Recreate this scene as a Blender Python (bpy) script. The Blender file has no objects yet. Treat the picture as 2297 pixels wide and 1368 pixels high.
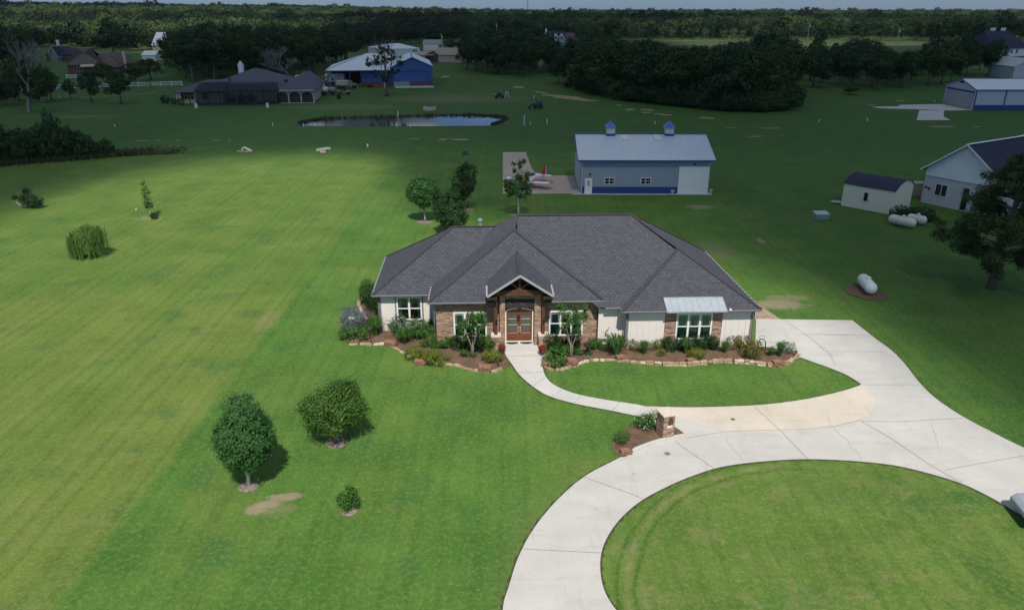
import bpy, math, random
import numpy as np
from mathutils import Vector, Matrix
random.seed(7)
SKY_STR = 0.085
EXPO = 0.1
CLOUD_OP = 0.80
R = math.radians
sc = bpy.context.scene
col = sc.collection

# ------------------------------------------------------------------ camera model
CH, CF, CHY, CX, CY = 22.0, 1640.0, 22.0, 1148.5, 684.0
PIT = math.atan((CY - CHY) / CF)
FW = np.array([0, math.cos(PIT), -math.sin(PIT)]); UP = np.array([0, math.sin(PIT), math.cos(PIT)]); RT = np.array([1.0, 0, 0])
def ray(x, y): return FW * CF + RT * (x - CX) + UP * (CY - y)
def G(x, y, z=0.0):
    d = ray(x, y); t = (z - CH) / d[2]
    return Vector((d[0] * t, d[1] * t, z))
def ZY(x, y, Y):
    d = ray(x, y); t = Y / d[1]
    return Vector((d[0] * t, Y, CH + d[2] * t))
def hz(x, y):
    """terrain height: flat near, slow rise far away"""
    d = math.hypot(x, y)
    t = min(max((d - 430) / 1500, 0), 1); t = t * t * (3 - 2 * t)
    left = 1 / (1 + math.exp((x / max(d, 1) + 0.18) * 14))
    return t * (3 + 17 * left)
def GT(x, y):
    """pixel to terrain point (iterated)"""
    z = 0.0
    for _ in range(12):
        if z > 20: z = 20
        p = G(x, y, z); z = 0.5 * z + 0.5 * hz(p.x, p.y)
    return Vector((p.x, p.y, hz(p.x, p.y)))

cam_d = bpy.data.cameras.new('camera'); cam = bpy.data.objects.new('camera', cam_d); col.objects.link(cam)
cam.location = (0, 0, CH); cam.rotation_euler = (R(90) - PIT, 0, 0)
cam_d.sensor_width = 36; cam_d.lens = CF / 2297 * 36; cam_d.clip_end = 30000; cam_d.clip_start = 0.5
sc.camera = cam

# ------------------------------------------------------------------ node helpers
class NT:
    def __init__(s, name):
        s.m = bpy.data.materials.new(name); s.m.use_nodes = True
        s.t = s.m.node_tree; s.n = s.t.nodes; s.l = s.t.links
        s.b = s.n['Principled BSDF']; s.out = s.n['Material Output']
    def new(s, typ, **kw):
        n = s.n.new(typ)
        for k, v in kw.items():
            if k.startswith('i_'):
                n.inputs[k[2:].replace('_', ' ')].default_value = v
            else: setattr(n, k, v)
        return n
    def link(s, a, b): s.l.new(a, b)
    def coord(s, kind='Object', scale=(1, 1, 1), rot=(0, 0, 0)):
        c = s.new('ShaderNodeTexCoord'); mp = s.new('ShaderNodeMapping')
        mp.inputs['Scale'].default_value = scale; mp.inputs['Rotation'].default_value = rot
        s.link(c.outputs[kind], mp.inputs[0]); return mp.outputs[0]
    def geo(s, scale=(1, 1, 1)):
        c = s.new('ShaderNodeNewGeometry'); mp = s.new('ShaderNodeMapping'); mp.inputs['Scale'].default_value = scale
        s.link(c.outputs['Position'], mp.inputs[0]); return mp.outputs[0]
    def noise(s, vec, scale, detail=3, rough=0.55, dist=0):
        n = s.new('ShaderNodeTexNoise'); n.inputs['Scale'].default_value = scale; n.inputs['Detail'].default_value = detail
        n.inputs['Roughness'].default_value = rough; n.inputs['Distortion'].default_value = dist
        s.link(vec, n.inputs['Vector']); return n.outputs['Fac']
    def ramp(s, fac, stops):
        r = s.new('ShaderNodeValToRGB'); e = r.color_ramp.elements
        while len(e) < len(stops): e.new(0.5)
        for q, (p, c) in zip(e, stops):
            q.position = p; q.color = (*c, 1) if len(c) == 3 else c
        s.link(fac, r.inputs[0]); return r.outputs[0]
    def mr(s, v, a, b, c=0.0, d=1.0, smooth=False):
        n = s.new('ShaderNodeMapRange'); n.clamp = True
        if smooth: n.interpolation_type = 'SMOOTHSTEP'
        for k, q in zip(('From Min', 'From Max', 'To Min', 'To Max'), (a, b, c, d)): n.inputs[k].default_value = q
        s.link(v, n.inputs[0]); return n.outputs[0]
    def math(s, op, a, b=None, clamp=False):
        n = s.new('ShaderNodeMath'); n.operation = op; n.use_clamp = clamp
        for i, q in enumerate((a, b)):
            if q is None: continue
            if hasattr(q, 'is_linked'): s.link(q, n.inputs[i])
            else: n.inputs[i].default_value = q
        return n.outputs[0]
    def mix(s, fac, a, b, mode='MIX'):
        n = s.new('ShaderNodeMix'); n.data_type = 'RGBA'; n.blend_type = mode; n.clamp_factor = True
        for i, q in ((0, fac), (6, a), (7, b)):
            if hasattr(q, 'is_linked'): s.link(q, n.inputs[i])
            elif i == 0: n.inputs[0].default_value = q
            else: n.inputs[i].default_value = (*q, 1) if len(q) == 3 else q
        return n.outputs[2]
    def xyz(s, vec):
        n = s.new('ShaderNodeSeparateXYZ'); s.link(vec, n.inputs[0]); return n.outputs
    def bump(s, h, strength=0.3, dist=0.02):
        n = s.new('ShaderNodeBump'); n.inputs['Strength'].default_value = strength; n.inputs['Distance'].default_value = dist
        s.link(h, n.inputs['Height']); s.link(n.outputs[0], s.b.inputs['Normal'])
    def col(s, c):
        if hasattr(c, 'is_linked'): s.link(c, s.b.inputs['Base Color'])
        else: s.b.inputs['Base Color'].default_value = (*c, 1)
    def set(s, rough=0.8, metal=0.0, spec=0.5):
        s.b.inputs['Roughness'].default_value = rough; s.b.inputs['Metallic'].default_value = metal
        s.b.inputs['Specular IOR Level'].default_value = spec; return s.m

def paint(name, c, rough=0.6, metal=0.0, var=0.12, scale=3.0, spec=0.4):
    t = NT(name); v = t.coord('Object'); n = t.noise(v, scale, 5, 0.6)
    lo = tuple(q * (1 - var) for q in c); hi = tuple(min(q * (1 + var), 1) for q in c)
    t.col(t.ramp(n, [(0.3, lo), (0.7, hi)])); return t.set(rough, metal, spec)

def leafmat(name, dark, light, trans=0.35, rough=0.55, warm=None):
    """foliage: every leaf cluster its own tint, every tree its own cast"""
    t = NT(name)
    g = t.new('ShaderNodeNewGeometry'); oi = t.new('ShaderNodeObjectInfo')
    n = t.noise(t.coord('Object'), 0.9, 2)
    f = t.math('ADD', t.math('MULTIPLY', g.outputs['Random Per Island'], 0.55), t.math('MULTIPLY', n, 0.5))
    c = t.mix(f, dark, light)
    if warm is not None:
        w = t.mr(oi.outputs['Random'], 0.35, 1.0, 0.0, 0.8)
        c = t.mix(w, c, t.mix(f, tuple(q * 0.55 for q in warm), warm))
    t.col(c); t.set(rough, 0, 0.25)
    tr = t.new('ShaderNodeBsdfTranslucent'); t.link(c, tr.inputs[0])
    ms = t.new('ShaderNodeMixShader'); ms.inputs[0].default_value = trans
    t.link(t.b.outputs[0], ms.inputs[1]); t.link(tr.outputs[0], ms.inputs[2]); t.link(ms.outputs[0], t.out.inputs[0])
    return t.m

# ------------------------------------------------------------------ materials
def m_grass():
    t = NT('mown grass'); P = t.geo(); X = t.xyz(P)
    big = t.noise(P, 0.035, 4, 0.6); mid = t.noise(P, 0.22, 4, 0.6); sm = t.noise(P, 1.3, 4, 0.7)
    streak = t.noise(t.geo((0.12, 1.1, 1)), 1.0, 4, 0.65)
    fine = t.noise(P, 13.0, 5, 0.8)
    green = t.mix(t.mr(mid, 0.32, 0.68), (0.058, 0.150, 0.023), (0.112, 0.236, 0.038))
    olive = t.mix(t.mr(mid, 0.3, 0.7), (0.142, 0.205, 0.034), (0.215, 0.262, 0.056))
    # side left of the mowing line is drier
    jit = t.math('MULTIPLY', t.math('SUBTRACT', t.noise(P, 0.35, 3), 0.5), 1.2)
    xj = t.math('ADD', X[0], jit)
    left = t.mr(xj, -17.7, -18.5, 0, 1, True)
    near = t.math('MULTIPLY', t.mr(X[1], 60, 52, 0, 1, True), t.mr(X[1], 14, 24, 0.5, 1))
    farl = t.mr(t.math('ADD', X[1], t.math('MULTIPLY', jit, 0.3)), 122, 119, 0, 1)
    dry = t.math('MULTIPLY', left, t.math('ADD', t.math('MULTIPLY', near, 0.52), t.math('MULTIPLY', farl, 0.46)), True)
    dry = t.math('MULTIPLY', dry, t.mr(big, 0.25, 0.6, 0.7, 1.1))
    dry2 = t.math('MULTIPLY', t.mr(t.noise(P, 0.09, 4, 0.65), 0.5, 0.66), 0.6)
    dryf = t.math('MAXIMUM', dry, t.math('MULTIPLY', dry2, 0.7))
    pas = t.mr(t.math('SINE', t.math('ADD', t.math('MULTIPLY', X[0], 0.78), t.math('MULTIPLY', jit, 0.5))), -0.35, 0.35)   # alternate mower passes lean away and towards the viewer
    dryf = t.math('ADD', dryf, t.math('MULTIPLY', t.math('SUBTRACT', pas, 0.5), t.math('MULTIPLY', farl, 0.20)), True)
    # the islands between the drives
    isl = t.math('MULTIPLY', t.math('MULTIPLY', t.mr(X[0], 3.0, 3.5), t.mr(X[1], 33.0, 32.5)), 0.8)
    dryf = t.math('MAXIMUM', dryf, t.math('MULTIPLY', isl, t.mr(sm, 0.35, 0.6, 0.35, 0.85)))
    c = t.mix(dryf, green, olive)
    # tired straw-coloured bits and stripes
    tan = t.math('MULTIPLY', t.mr(streak, 0.54, 0.74), t.mr(big, 0.3, 0.65, 0.25, 1.0))
    tan = t.math('MULTIPLY', tan, t.math('ADD', t.math('MULTIPLY', dryf, 0.55), 0.1))
    c = t.mix(tan, c, (0.29, 0.25, 0.11))
    # lush blue-green spots
    lush = t.math('MULTIPLY', t.mr(t.noise(P, 0.33, 3, 0.5), 0.55, 0.72), 0.55)
    c = t.mix(lush, c, (0.036, 0.135, 0.042))
    # mowing tracks run away from the viewer
    w = t.new('ShaderNodeTexWave'); w.inputs['Scale'].default_value = 0.33; w.inputs['Distortion'].default_value = 2.2
    w.inputs['Detail'].default_value = 2; w.inputs['Detail Scale'].default_value = 0.5
    t.link(t.geo((1, 0.06, 0)), w.inputs[0])
    c = t.mix(t.mr(w.outputs['Fac'], 0.2, 0.8, 0.0, 0.13), c, (0.05, 0.14, 0.018))
    # beyond the plot the field is rougher and bluer
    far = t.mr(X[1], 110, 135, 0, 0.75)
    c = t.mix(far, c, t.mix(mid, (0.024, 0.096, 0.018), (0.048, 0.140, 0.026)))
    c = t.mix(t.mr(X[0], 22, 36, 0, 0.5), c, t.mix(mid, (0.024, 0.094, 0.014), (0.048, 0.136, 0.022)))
    # thin wheel lines of the mower, parallel to the plot
    ln = t.math('SINE', t.math('ADD', t.math('MULTIPLY', X[0], 5.2), t.math('MULTIPLY', t.noise(t.geo((1, .08, 1)), 0.7, 3), 9.0)))
    c = t.mix(t.math('MULTIPLY', t.mr(ln, 0.35, 1.0, 0, 0.34), t.mr(sm, 0.35, 0.6)), c, (0.035, 0.095, 0.012))
    # round the circle the mower follows the kerb
    ix = t.math('SUBTRACT', X[0], 14.87); iy = t.math('SUBTRACT', X[1], 21.97)
    rr_ = t.math('SQRT', t.math('ADD', t.math('MULTIPLY', ix, ix), t.math('MULTIPLY', iy, iy)))
    rw = t.math('ADD', rr_, t.math('MULTIPLY', t.math('SUBTRACT', t.noise(P, 0.4, 2), 0.5), 0.5))
    brk = t.mr(t.noise(P, 0.9, 5, 0.75), 0.42, 0.62)
    for (r0, wd_, k_, cc) in ((10.25, 0.22, 0.75, (0.30, 0.26, 0.13)), (9.5, 0.25, 0.45, (0.28, 0.25, 0.12)), (9.9, 0.12, 0.5, (0.03, 0.085, 0.012)), (10.65, 0.12, 0.5, (0.03, 0.085, 0.012))):
        band = t.mr(t.math('ABSOLUTE', t.math('SUBTRACT', rw, r0)), wd_, wd_ * 0.3, 0, k_)
        side = t.math('MULTIPLY', t.mr(X[0], 18.0, 12.0), t.mr(rr_, 11.3, 11.2))
        c = t.mix(t.math('MULTIPLY', t.math('MULTIPLY', band, side), brk if cc[0] > .1 else 1.0), c, cc)
    # thin straw-coloured bits scattered over the lawns, thickest in the circle
    st = t.math('MULTIPLY', t.mr(t.noise(P, 0.55, 6, 0.72, 0.6), 0.54, 0.68), t.math('ADD', t.math('MULTIPLY', t.mr(rr_, 11.3, 11.2), 0.42), 0.10))
    c = t.mix(st, c, (0.29, 0.25, 0.115))
    c = t.mix(t.math('MULTIPLY', t.mr(t.noise(P, 0.28, 4, 0.6), 0.50, 0.62), t.math('MULTIPLY', t.mr(rr_, 11.3, 11.2), t.mr(X[0], 12, 22, 0.15, 0.7))), c, (0.045, 0.125, 0.018))
    c = t.mix(t.math('MULTIPLY', t.mr(t.math('ABSOLUTE', t.math('SUBTRACT', rr_, 14.9)), 1.4, 0.2, 0, .35), t.mr(X[1], 38, 30)), c, (0.15, 0.19, 0.06))
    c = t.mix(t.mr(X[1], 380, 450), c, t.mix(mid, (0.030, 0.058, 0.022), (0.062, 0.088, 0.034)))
    cl = t.noise(P, 2.3, 5, 0.75, 0.4)
    c = t.mix(t.mr(cl, 0.50, 0.68, 0.0, 0.30), c, t.mix(0.55, c, (0.018, 0.055, 0.010)))
    c = t.mix(t.mr(t.noise(P, 0.75, 6, 0.8, 0.5), 0.58, 0.70, 0.0, 0.25), c, (0.19, 0.25, 0.07))
    # speckle of single tufts
    c = t.mix(t.mr(fine, 0.34, 0.66, 0.0, 0.85), c, t.mix(0.62, c, (0.014, 0.045, 0.006)))
    c = t.mix(t.mr(t.noise(P, 4.2, 5, 0.8), 0.48, 0.70, 0, 0.55), c, (0.23, 0.28, 0.09))
    # bare earth where the turf has worn through
    for (cx, cy, rx, ry, k) in DIRT:
        dx = t.math('MULTIPLY', t.math('SUBTRACT', X[0], cx), 1 / rx); dy = t.math('MULTIPLY', t.math('SUBTRACT', X[1], cy), 1 / ry)
        d = t.math('ADD', t.math('MULTIPLY', dx, dx), t.math('MULTIPLY', dy, dy))
        d = t.math('ADD', d, t.math('MULTIPLY', t.math('SUBTRACT', t.noise(P, 1.9 / max(rx, 1) ** 0.4, 5, 0.7), 0.5), 2.6))
        c = t.mix(t.mr(d, 1.0, 0.25, 0, k), c, t.mix(sm, (0.20, 0.15, 0.10), (0.36, 0.29, 0.20)))
    t.col(c); t.bump(t.math('ADD', t.math('MULTIPLY', fine, 1.0), sm), 0.5, 0.05)
    return t.set(0.85, 0, 0.15)

DIRT = []
def dirt(x, y, rx, ry, k=0.9):
    p = G(x, y); DIRT.append((p.x, p.y, rx, ry, k))
dirt(572, 1144, 0.6, 0.42, .85); dirt(596, 1130, 0.75, 0.36); dirt(630, 1117, 0.85, 0.33); dirt(655, 1111, 0.6, 0.33, .85); dirt(610, 1140, 1.3, 0.7, .35)
dirt(1745, 683, 2.6, 1.2, 0.8); dirt(1770, 668, 2.2, 0.8, 0.5); dirt(1707, 540, 0.5, 1.0, 0.8); dirt(1570, 464, 2.0, 1.3, 0.7)
dirt(1600, 560, 3, 4, 0.25); dirt(160, 262, 14, 3, 0.25)
dirt(600, 720, 1.0, 2.2, 0.25); dirt(330, 490, 2.0, 0.9, 0.5)
dirt(1010, 222, 22, 12, 0.28); dirt(760, 240, 18, 7, 0.2)

def m_concrete(name, a, b, tint):
    t = NT(name); P = t.geo()
    n1 = t.noise(P, 0.35, 5, 0.65); n2 = t.noise(P, 9, 5, 0.75); n3 = t.noise(t.geo((0.25, 1.2, 1)), 1.2, 4, 0.7)
    c = t.mix(t.mr(n1, 0.3, 0.7), a, b)
    c = t.mix(t.mr(n3, 0.52, 0.72, 0, 0.5), c, tint)
    c = t.mix(t.mr(n2, 0.35, 0.75, 0, 0.25), c, tuple(q * 0.62 for q in a))
    c = t.mix(t.mr(t.noise(P, 0.9, 6, 0.8), 0.60, 0.70, 0, 0.22), c, (0.30, 0.26, 0.20))
    # slab to slab differences, rubber marks and drips
    vo = t.new('ShaderNodeTexVoronoi'); vo.inputs['Scale'].default_value = 0.17; t.link(P, vo.inputs['Vector'])
    vs = t.xyz(vo.outputs['Color'])
    c = t.mix(t.mr(vs[0], 0.0, 1.0, 0.0, 0.16), c, tuple(q * 0.74 for q in a))
    c = t.mix(t.mr(t.noise(t.geo((0.9, 0.16, 1)), 1.3, 5, 0.7), 0.56, 0.70, 0, 0.22), c, (0.27, 0.25, 0.225))
    c = t.mix(t.mr(t.noise(P, 1.7, 3, 0.5), 0.70, 0.78, 0, 0.45), c, (0.20, 0.17, 0.14))
    t.col(c); t.bump(n2, 0.15, 0.01); return t.set(0.85, 0, 0.3)

def m_shingle(name, a, b, cc):
    t = NT(name); v = t.coord('UV')
    br = t.new('ShaderNodeTexBrick'); t.link(v, br.inputs['Vector'])
    br.inputs['Color1'].default_value = (*a, 1); br.inputs['Color2'].default_value = (*b, 1); br.inputs['Mortar'].default_value = (*cc, 1)
    br.inputs['Scale'].default_value = 1.0; br.inputs['Mortar Size'].default_value = 0.03; br.inputs['Mortar Smooth'].default_value = 0.6
    br.inputs['Brick Width'].default_value = 0.36; br.inputs['Row Height'].default_value = 0.22; br.inputs['Bias'].default_value = -0.1
    n = t.noise(v, 0.6, 4, 0.6); n2 = t.noise(v, 7, 3, 0.7)
    c = t.mix(t.mr(n, 0.3, 0.7, 0, 0.5), br.outputs[0], tuple(q * 1.2 for q in a))
    c = t.mix(t.mr(n2, 0.4, 0.75, 0, 0.4), c, tuple(q * 1.7 for q in b))
    t.col(c); t.bump(br.outputs['Fac'], -0.6, 0.02); return t.set(0.9, 0, 0.2)

def m_stone(name, cols, w=0.42, h=0.095, mortar=(0.12, 0.09, 0.07), scale=1.0):
    t = NT(name); v0 = t.coord('UV')
    # wobble the courses a little so they read as split ledge stone
    nz = t.new('ShaderNodeTexNoise'); nz.inputs['Scale'].default_value = 2.1; t.link(v0, nz.inputs['Vector'])
    mx = t.new('ShaderNodeMix'); mx.data_type = 'RGBA'; mx.blend_type = 'LINEAR_LIGHT'; mx.inputs[0].default_value = 0.035
    t.link(v0, mx.inputs[6]); t.link(nz.outputs['Color'], mx.inputs[7]); v = mx.outputs[2]
    br = t.new('ShaderNodeTexBrick'); t.link(v, br.inputs['Vector'])
    br.inputs['Color1'].default_value = (0, 0, 0, 1); br.inputs['Color2'].default_value = (1, 1, 1, 1); br.inputs['Mortar'].default_value = (0.5, 0.5, 0.5, 1)
    br.inputs['Scale'].default_value = scale; br.inputs['Mortar Size'].default_value = 0.009; br.inputs['Mortar Smooth'].default_value = 0.3
    br.inputs['Brick Width'].default_value = w; br.inputs['Row Height'].default_value = h; br.offset = 0.37; br.squash = 0.6; br.squash_frequency = 3
    c = t.ramp(br.outputs[0], [(i / (len(cols) - 1), q) for i, q in enumerate(cols)])
    n = t.noise(v, 9, 5, 0.7)
    c = t.mix(t.mr(n, 0.35, 0.7, 0, 0.45), c, tuple(q * 0.6 for q in cols[0]))
    c = t.mix(t.mr(br.outputs['Fac'], 0.2, 0.9, 0, 0.75), c, mortar)
    t.col(c)
    t.bump(t.math('ADD', t.math('MULTIPLY', br.outputs['Fac'], -1.2), n), 0.8, 0.03)
    return t.set(0.9, 0, 0.2)

M = {}
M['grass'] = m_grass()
M['drive'] = m_concrete('pale concrete', (0.485, 0.465, 0.43), (0.58, 0.56, 0.52), (0.42, 0.385, 0.335))
M['peach'] = m_concrete('peach stained concrete', (0.56, 0.485, 0.395), (0.66, 0.59, 0.50), (0.52, 0.415, 0.315))
M['walk'] = m_concrete('walkway concrete', (0.52, 0.50, 0.465), (0.60, 0.58, 0.54), (0.45, 0.42, 0.38))
M['apron'] = m_concrete('weathered apron concrete', (0.40, 0.33, 0.28), (0.50, 0.42, 0.36), (0.27, 0.22, 0.19))
M['apronw'] = m_concrete('pale far concrete', (0.48, 0.47, 0.46), (0.58, 0.57, 0.56), (0.38, 0.36, 0.36))
M['joint'] = paint('joint filler', (0.26, 0.24, 0.21), 0.9)
M['crack'] = paint('hairline crack', (0.39, 0.36, 0.325), 0.9)
M['shingle'] = m_shingle('charcoal shingles', (0.050, 0.052, 0.063), (0.082, 0.085, 0.100), (0.024, 0.025, 0.031))
M['ridge'] = m_shingle('ridge shingles', (0.045, 0.041, 0.047), (0.065, 0.061, 0.070), (0.025, 0.025, 0.028))
M['shingle_brown'] = m_shingle('brown shingles', (0.10, 0.085, 0.075), (0.15, 0.13, 0.12), (0.05, 0.04, 0.04))
M['shingle_blue'] = m_shingle('blue black shingles', (0.030, 0.034, 0.060), (0.050, 0.055, 0.085), (0.015, 0.016, 0.03))
M['shingle_grey'] = m_shingle('slate grey shingles', (0.085, 0.088, 0.115), (0.12, 0.125, 0.15), (0.05, 0.05, 0.07))
M['stone'] = m_stone('ledge stone veneer', [(0.20, 0.115, 0.075), (0.42, 0.25, 0.16), (0.48, 0.32, 0.22), (0.66, 0.48, 0.32), (0.34, 0.24, 0.20), (0.56, 0.36, 0.23)])
M['brick'] = m_stone('red brown brick', [(0.18, 0.09, 0.07), (0.25, 0.13, 0.10), (0.22, 0.11, 0.09)], 0.22, 0.075)
M['whitebrick'] = m_stone('white painted brick', [(0.62, 0.62, 0.62), (0.74, 0.73, 0.72), (0.68, 0.68, 0.67)], 0.22, 0.075, (0.42, 0.43, 0.45))
M['cream'] = paint('cream siding', (0.74, 0.68, 0.62), 0.65, var=0.025, scale=1.2)
M['batten'] = paint('siding shade lines', (0.60, 0.55, 0.50), 0.65, var=0.03)  # same siding paint, darkened to put the battens' shadow lines into the colour
M['rock2'] = paint('tan sandstone', (0.34, 0.225, 0.14), 0.9, var=0.45, scale=4)
M['rock3'] = paint('pale limestone', (0.52, 0.43, 0.31), 0.9, var=0.35, scale=4)
M['creamshed'] = paint('cream shed siding', (0.76, 0.71, 0.56), 0.6, var=0.05)
M['white'] = paint('white trim', (0.78, 0.78, 0.76), 0.45, var=0.04)
M['whitewall'] = paint('white wall', (0.76, 0.75, 0.74), 0.6, var=0.05)
M['tan'] = paint('tan wall', (0.50, 0.42, 0.33), 0.7, var=0.08)
M['fascia'] = paint('grey fascia and gutter', (0.17, 0.165, 0.165), 0.5, var=0.06)
M['fascialt'] = paint('light grey rake board', (0.36, 0.36, 0.37), 0.5, var=0.06)
M['greyframe'] = paint('grey window surround', (0.20, 0.20, 0.20), 0.6)
M['darkwood'] = paint('dark stained timber', (0.10, 0.042, 0.025), 0.6, var=0.35, scale=9)
M['soffit'] = paint('dark brown soffit', (0.035, 0.02, 0.015), 0.7)
M['doorwood'] = paint('red stained door wood', (0.17, 0.052, 0.022), 0.35, var=0.3, scale=8, spec=0.5)
M['black'] = paint('black metal', (0.02, 0.02, 0.022), 0.45)
M['rubber'] = paint('black rubber', (0.025, 0.024, 0.024), 0.85)
M['brass'] = paint('bright metal', (0.75, 0.70, 0.62), 0.25, 0.9)
M['capstone'] = paint('pale cap stone', (0.62, 0.53, 0.44), 0.8, var=0.15, scale=8)
M['mulch'] = None
def m_mulch():
    t = NT('brown bark mulch'); P = t.geo(); a = t.noise(P, 16, 5, 0.8); b = t.noise(P, 1.5, 4, 0.6)
    c = t.mix(t.mr(b, 0.3, 0.7), (0.165, 0.105, 0.070), (0.275, 0.185, 0.125))
    c = t.mix(t.mr(a, 0.35, 0.65, 0, 0.75), c, (0.05, 0.028, 0.018))
    c = t.mix(t.mr(t.noise(P, 24, 3, 0.8), 0.6, 0.72, 0, 0.7), c, (0.36, 0.25, 0.17))
    t.col(c); t.bump(a, 0.9, 0.06); return t.set(0.95, 0, 0.1)
M['mulch'] = m_mulch()
M['sand'] = paint('sandy earth', (0.34, 0.25, 0.155), 0.95, var=0.25, scale=0.8)
M['rock'] = paint('limestone', (0.40, 0.305, 0.21), 0.9, var=0.5, scale=4)
M['rockred'] = paint('red brown boulder stone', (0.23, 0.125, 0.080), 0.9, var=0.5, scale=4)
M['ringmulch'] = paint('weathered grey brown mulch', (0.20, 0.155, 0.125), 0.95, var=0.55, scale=9)
M['tractor'] = paint('dull dark blue machine paint', (0.025, 0.045, 0.085), 0.6, var=0.3)
M['gravel'] = paint('reddish stone gravel', (0.34, 0.24, 0.17), 0.95, var=0.7, scale=7)
def m_glass(name, c=(0.012, 0.016, 0.016), see=0.0):
    t = NT(name); t.col(c); t.set(0.04, 0, 0.8)
    if see:
        tr = t.new('ShaderNodeBsdfTransparent'); tr.inputs[0].default_value = (0.85, 0.92, 0.9, 1)
        gl = t.new('ShaderNodeBsdfGlossy'); gl.inputs['Roughness'].default_value = 0.02
        fr = t.new('ShaderNodeFresnel'); fr.inputs['IOR'].default_value = 1.5
        ms = t.new('ShaderNodeMixShader'); f = t.math('ADD', fr.outputs[0], 0.05, True)
        t.link(f, ms.inputs[0]); t.link(tr.outputs[0], ms.inputs[1]); t.link(gl.outputs[0], ms.inputs[2]); t.link(ms.outputs[0], t.out.inputs[0])
    return t.m
M['glass'] = m_glass('window glass', see=1); M['glassdark'] = m_glass('dark glass')
M['frost'] = paint('frosted door glass', (0.075, 0.095, 0.07), 0.15, var=0.25, scale=3)
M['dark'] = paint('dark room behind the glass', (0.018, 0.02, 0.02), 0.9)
def m_curtain(name, c):
    t = NT(name); w = t.new('ShaderNodeTexWave'); w.inputs['Scale'].default_value = 2.2; w.inputs['Distortion'].default_value = 1.0
    t.link(t.coord('UV', (1, 0.05, 1)), w.inputs[0]); t.col(t.mix(w.outputs['Fac'], tuple(q * 0.5 for q in c), c)); return t.set(0.9, 0, 0.1)
M['curtain'] = m_curtain('sage curtain', (0.38, 0.52, 0.47))
M['curtaing'] = m_curtain('green curtain', (0.22, 0.42, 0.34))
M['metalroof'] = paint('galvalume roof', (0.54, 0.60, 0.68), 0.38, 0.25, var=0.06)
M['metalroofw'] = paint('white metal roof', (0.66, 0.70, 0.74), 0.45, 0.1, var=0.05)
M['steel'] = paint('bare metal awning', (0.40, 0.43, 0.47), 0.4, 0.3, var=0.10)
M['blue'] = paint('blue trim', (0.025, 0.052, 0.20), 0.45, var=0.1)
M['bluebarn'] = paint('blue barn siding', (0.045, 0.10, 0.30), 0.55, var=0.12)
M['bluecup'] = paint('blue cupola roof', (0.05, 0.12, 0.36), 0.4, var=0.1)
M['hangwall'] = paint('grey blue siding', (0.285, 0.33, 0.40), 0.55, var=0.05)
M['hangwall2'] = paint('pale grey siding', (0.46, 0.48, 0.53), 0.55, var=0.05)
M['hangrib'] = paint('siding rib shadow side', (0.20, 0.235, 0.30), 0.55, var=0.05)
M['hangdoor'] = paint('grey mauve hangar door', (0.36, 0.34, 0.37), 0.6, var=0.1)
M['skylight'] = paint('translucent roof panel', (0.60, 0.62, 0.64), 0.5)
M['red'] = paint('red paint', (0.45, 0.025, 0.03), 0.3)
M['orange'] = paint('orange red cowling', (0.55, 0.09, 0.04), 0.3)
M['planewhite'] = paint('aircraft white', (0.75, 0.73, 0.76), 0.3)
M['canopy'] = m_glass('canopy glass', (0.03, 0.03, 0.04))
M['tank'] = paint('cream tank paint', (0.68, 0.63, 0.55), 0.5, var=0.07)
M['tankw'] = paint('white tank paint', (0.76, 0.76, 0.73), 0.45, var=0.06)
M['greenbox'] = paint('grey green metal box', (0.22, 0.29, 0.25), 0.6)
M['greenroof'] = paint('grey green metal roof', (0.20, 0.27, 0.25), 0.5)
M['tanroof'] = paint('tan metal roof', (0.36, 0.28, 0.23), 0.6)
M['yellow'] = paint('yellow wall', (0.55, 0.50, 0.26), 0.7)
M['maroon'] = paint('maroon roof', (0.12, 0.06, 0.07), 0.7)
M['camo'] = paint('tan military paint', (0.28, 0.23, 0.14), 0.8, var=0.35, scale=1.3)
M['olive'] = paint('olive drab paint', (0.06, 0.075, 0.05), 0.8, var=0.3)
M['rust'] = paint('rusty orange machine paint', (0.32, 0.09, 0.03), 0.8, var=0.5)
M['screen'] = paint('dark insect screen', (0.028, 0.030, 0.038), 0.85, var=0.3, scale=0.6)
M['bark'] = paint('grey brown bark', (0.15, 0.12, 0.095), 0.95, var=0.4, scale=6)
M['barkpale'] = paint('pale smooth bark', (0.42, 0.37, 0.31), 0.85, var=0.25, scale=5)
M['barkwhite'] = paint('whitewashed trunk', (0.58, 0.56, 0.50), 0.8, var=0.2, scale=6)
M['deadwood'] = paint('bare grey branches', (0.24, 0.22, 0.20), 0.9, var=0.2)
M['pot'] = paint('dark blue glazed pot', (0.02, 0.022, 0.06), 0.25)
M['cloud'] = None
M['l_pear'] = leafmat('pear leaves', (0.024, 0.085, 0.020), (0.076, 0.200, 0.046), 0.25)
M['l_crape'] = leafmat('crape myrtle leaves', (0.034, 0.092, 0.016), (0.110, 0.215, 0.038), 0.3)
M['l_bright'] = leafmat('bright young leaves', (0.04, 0.13, 0.02), (0.10, 0.23, 0.045), 0.35)
M['l_willow'] = leafmat('willow leaves', (0.085, 0.17, 0.03), (0.20, 0.32, 0.08), 0.45)
M['l_dark'] = leafmat('dark evergreen leaves', (0.012, 0.040, 0.012), (0.035, 0.085, 0.022), 0.2)
M['l_oak'] = leafmat('oak leaves', (0.016, 0.042, 0.010), (0.046, 0.092, 0.018), 0.25, warm=(0.07, 0.125, 0.022))
M['l_forest'] = leafmat('forest leaves', (0.020, 0.050, 0.018), (0.052, 0.096, 0.032), 0.25, warm=(0.115, 0.175, 0.050))
M['l_forest2'] = leafmat('paler deciduous forest leaves', (0.045, 0.085, 0.026), (0.100, 0.155, 0.046), 0.25, warm=(0.165, 0.22, 0.062))
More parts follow.
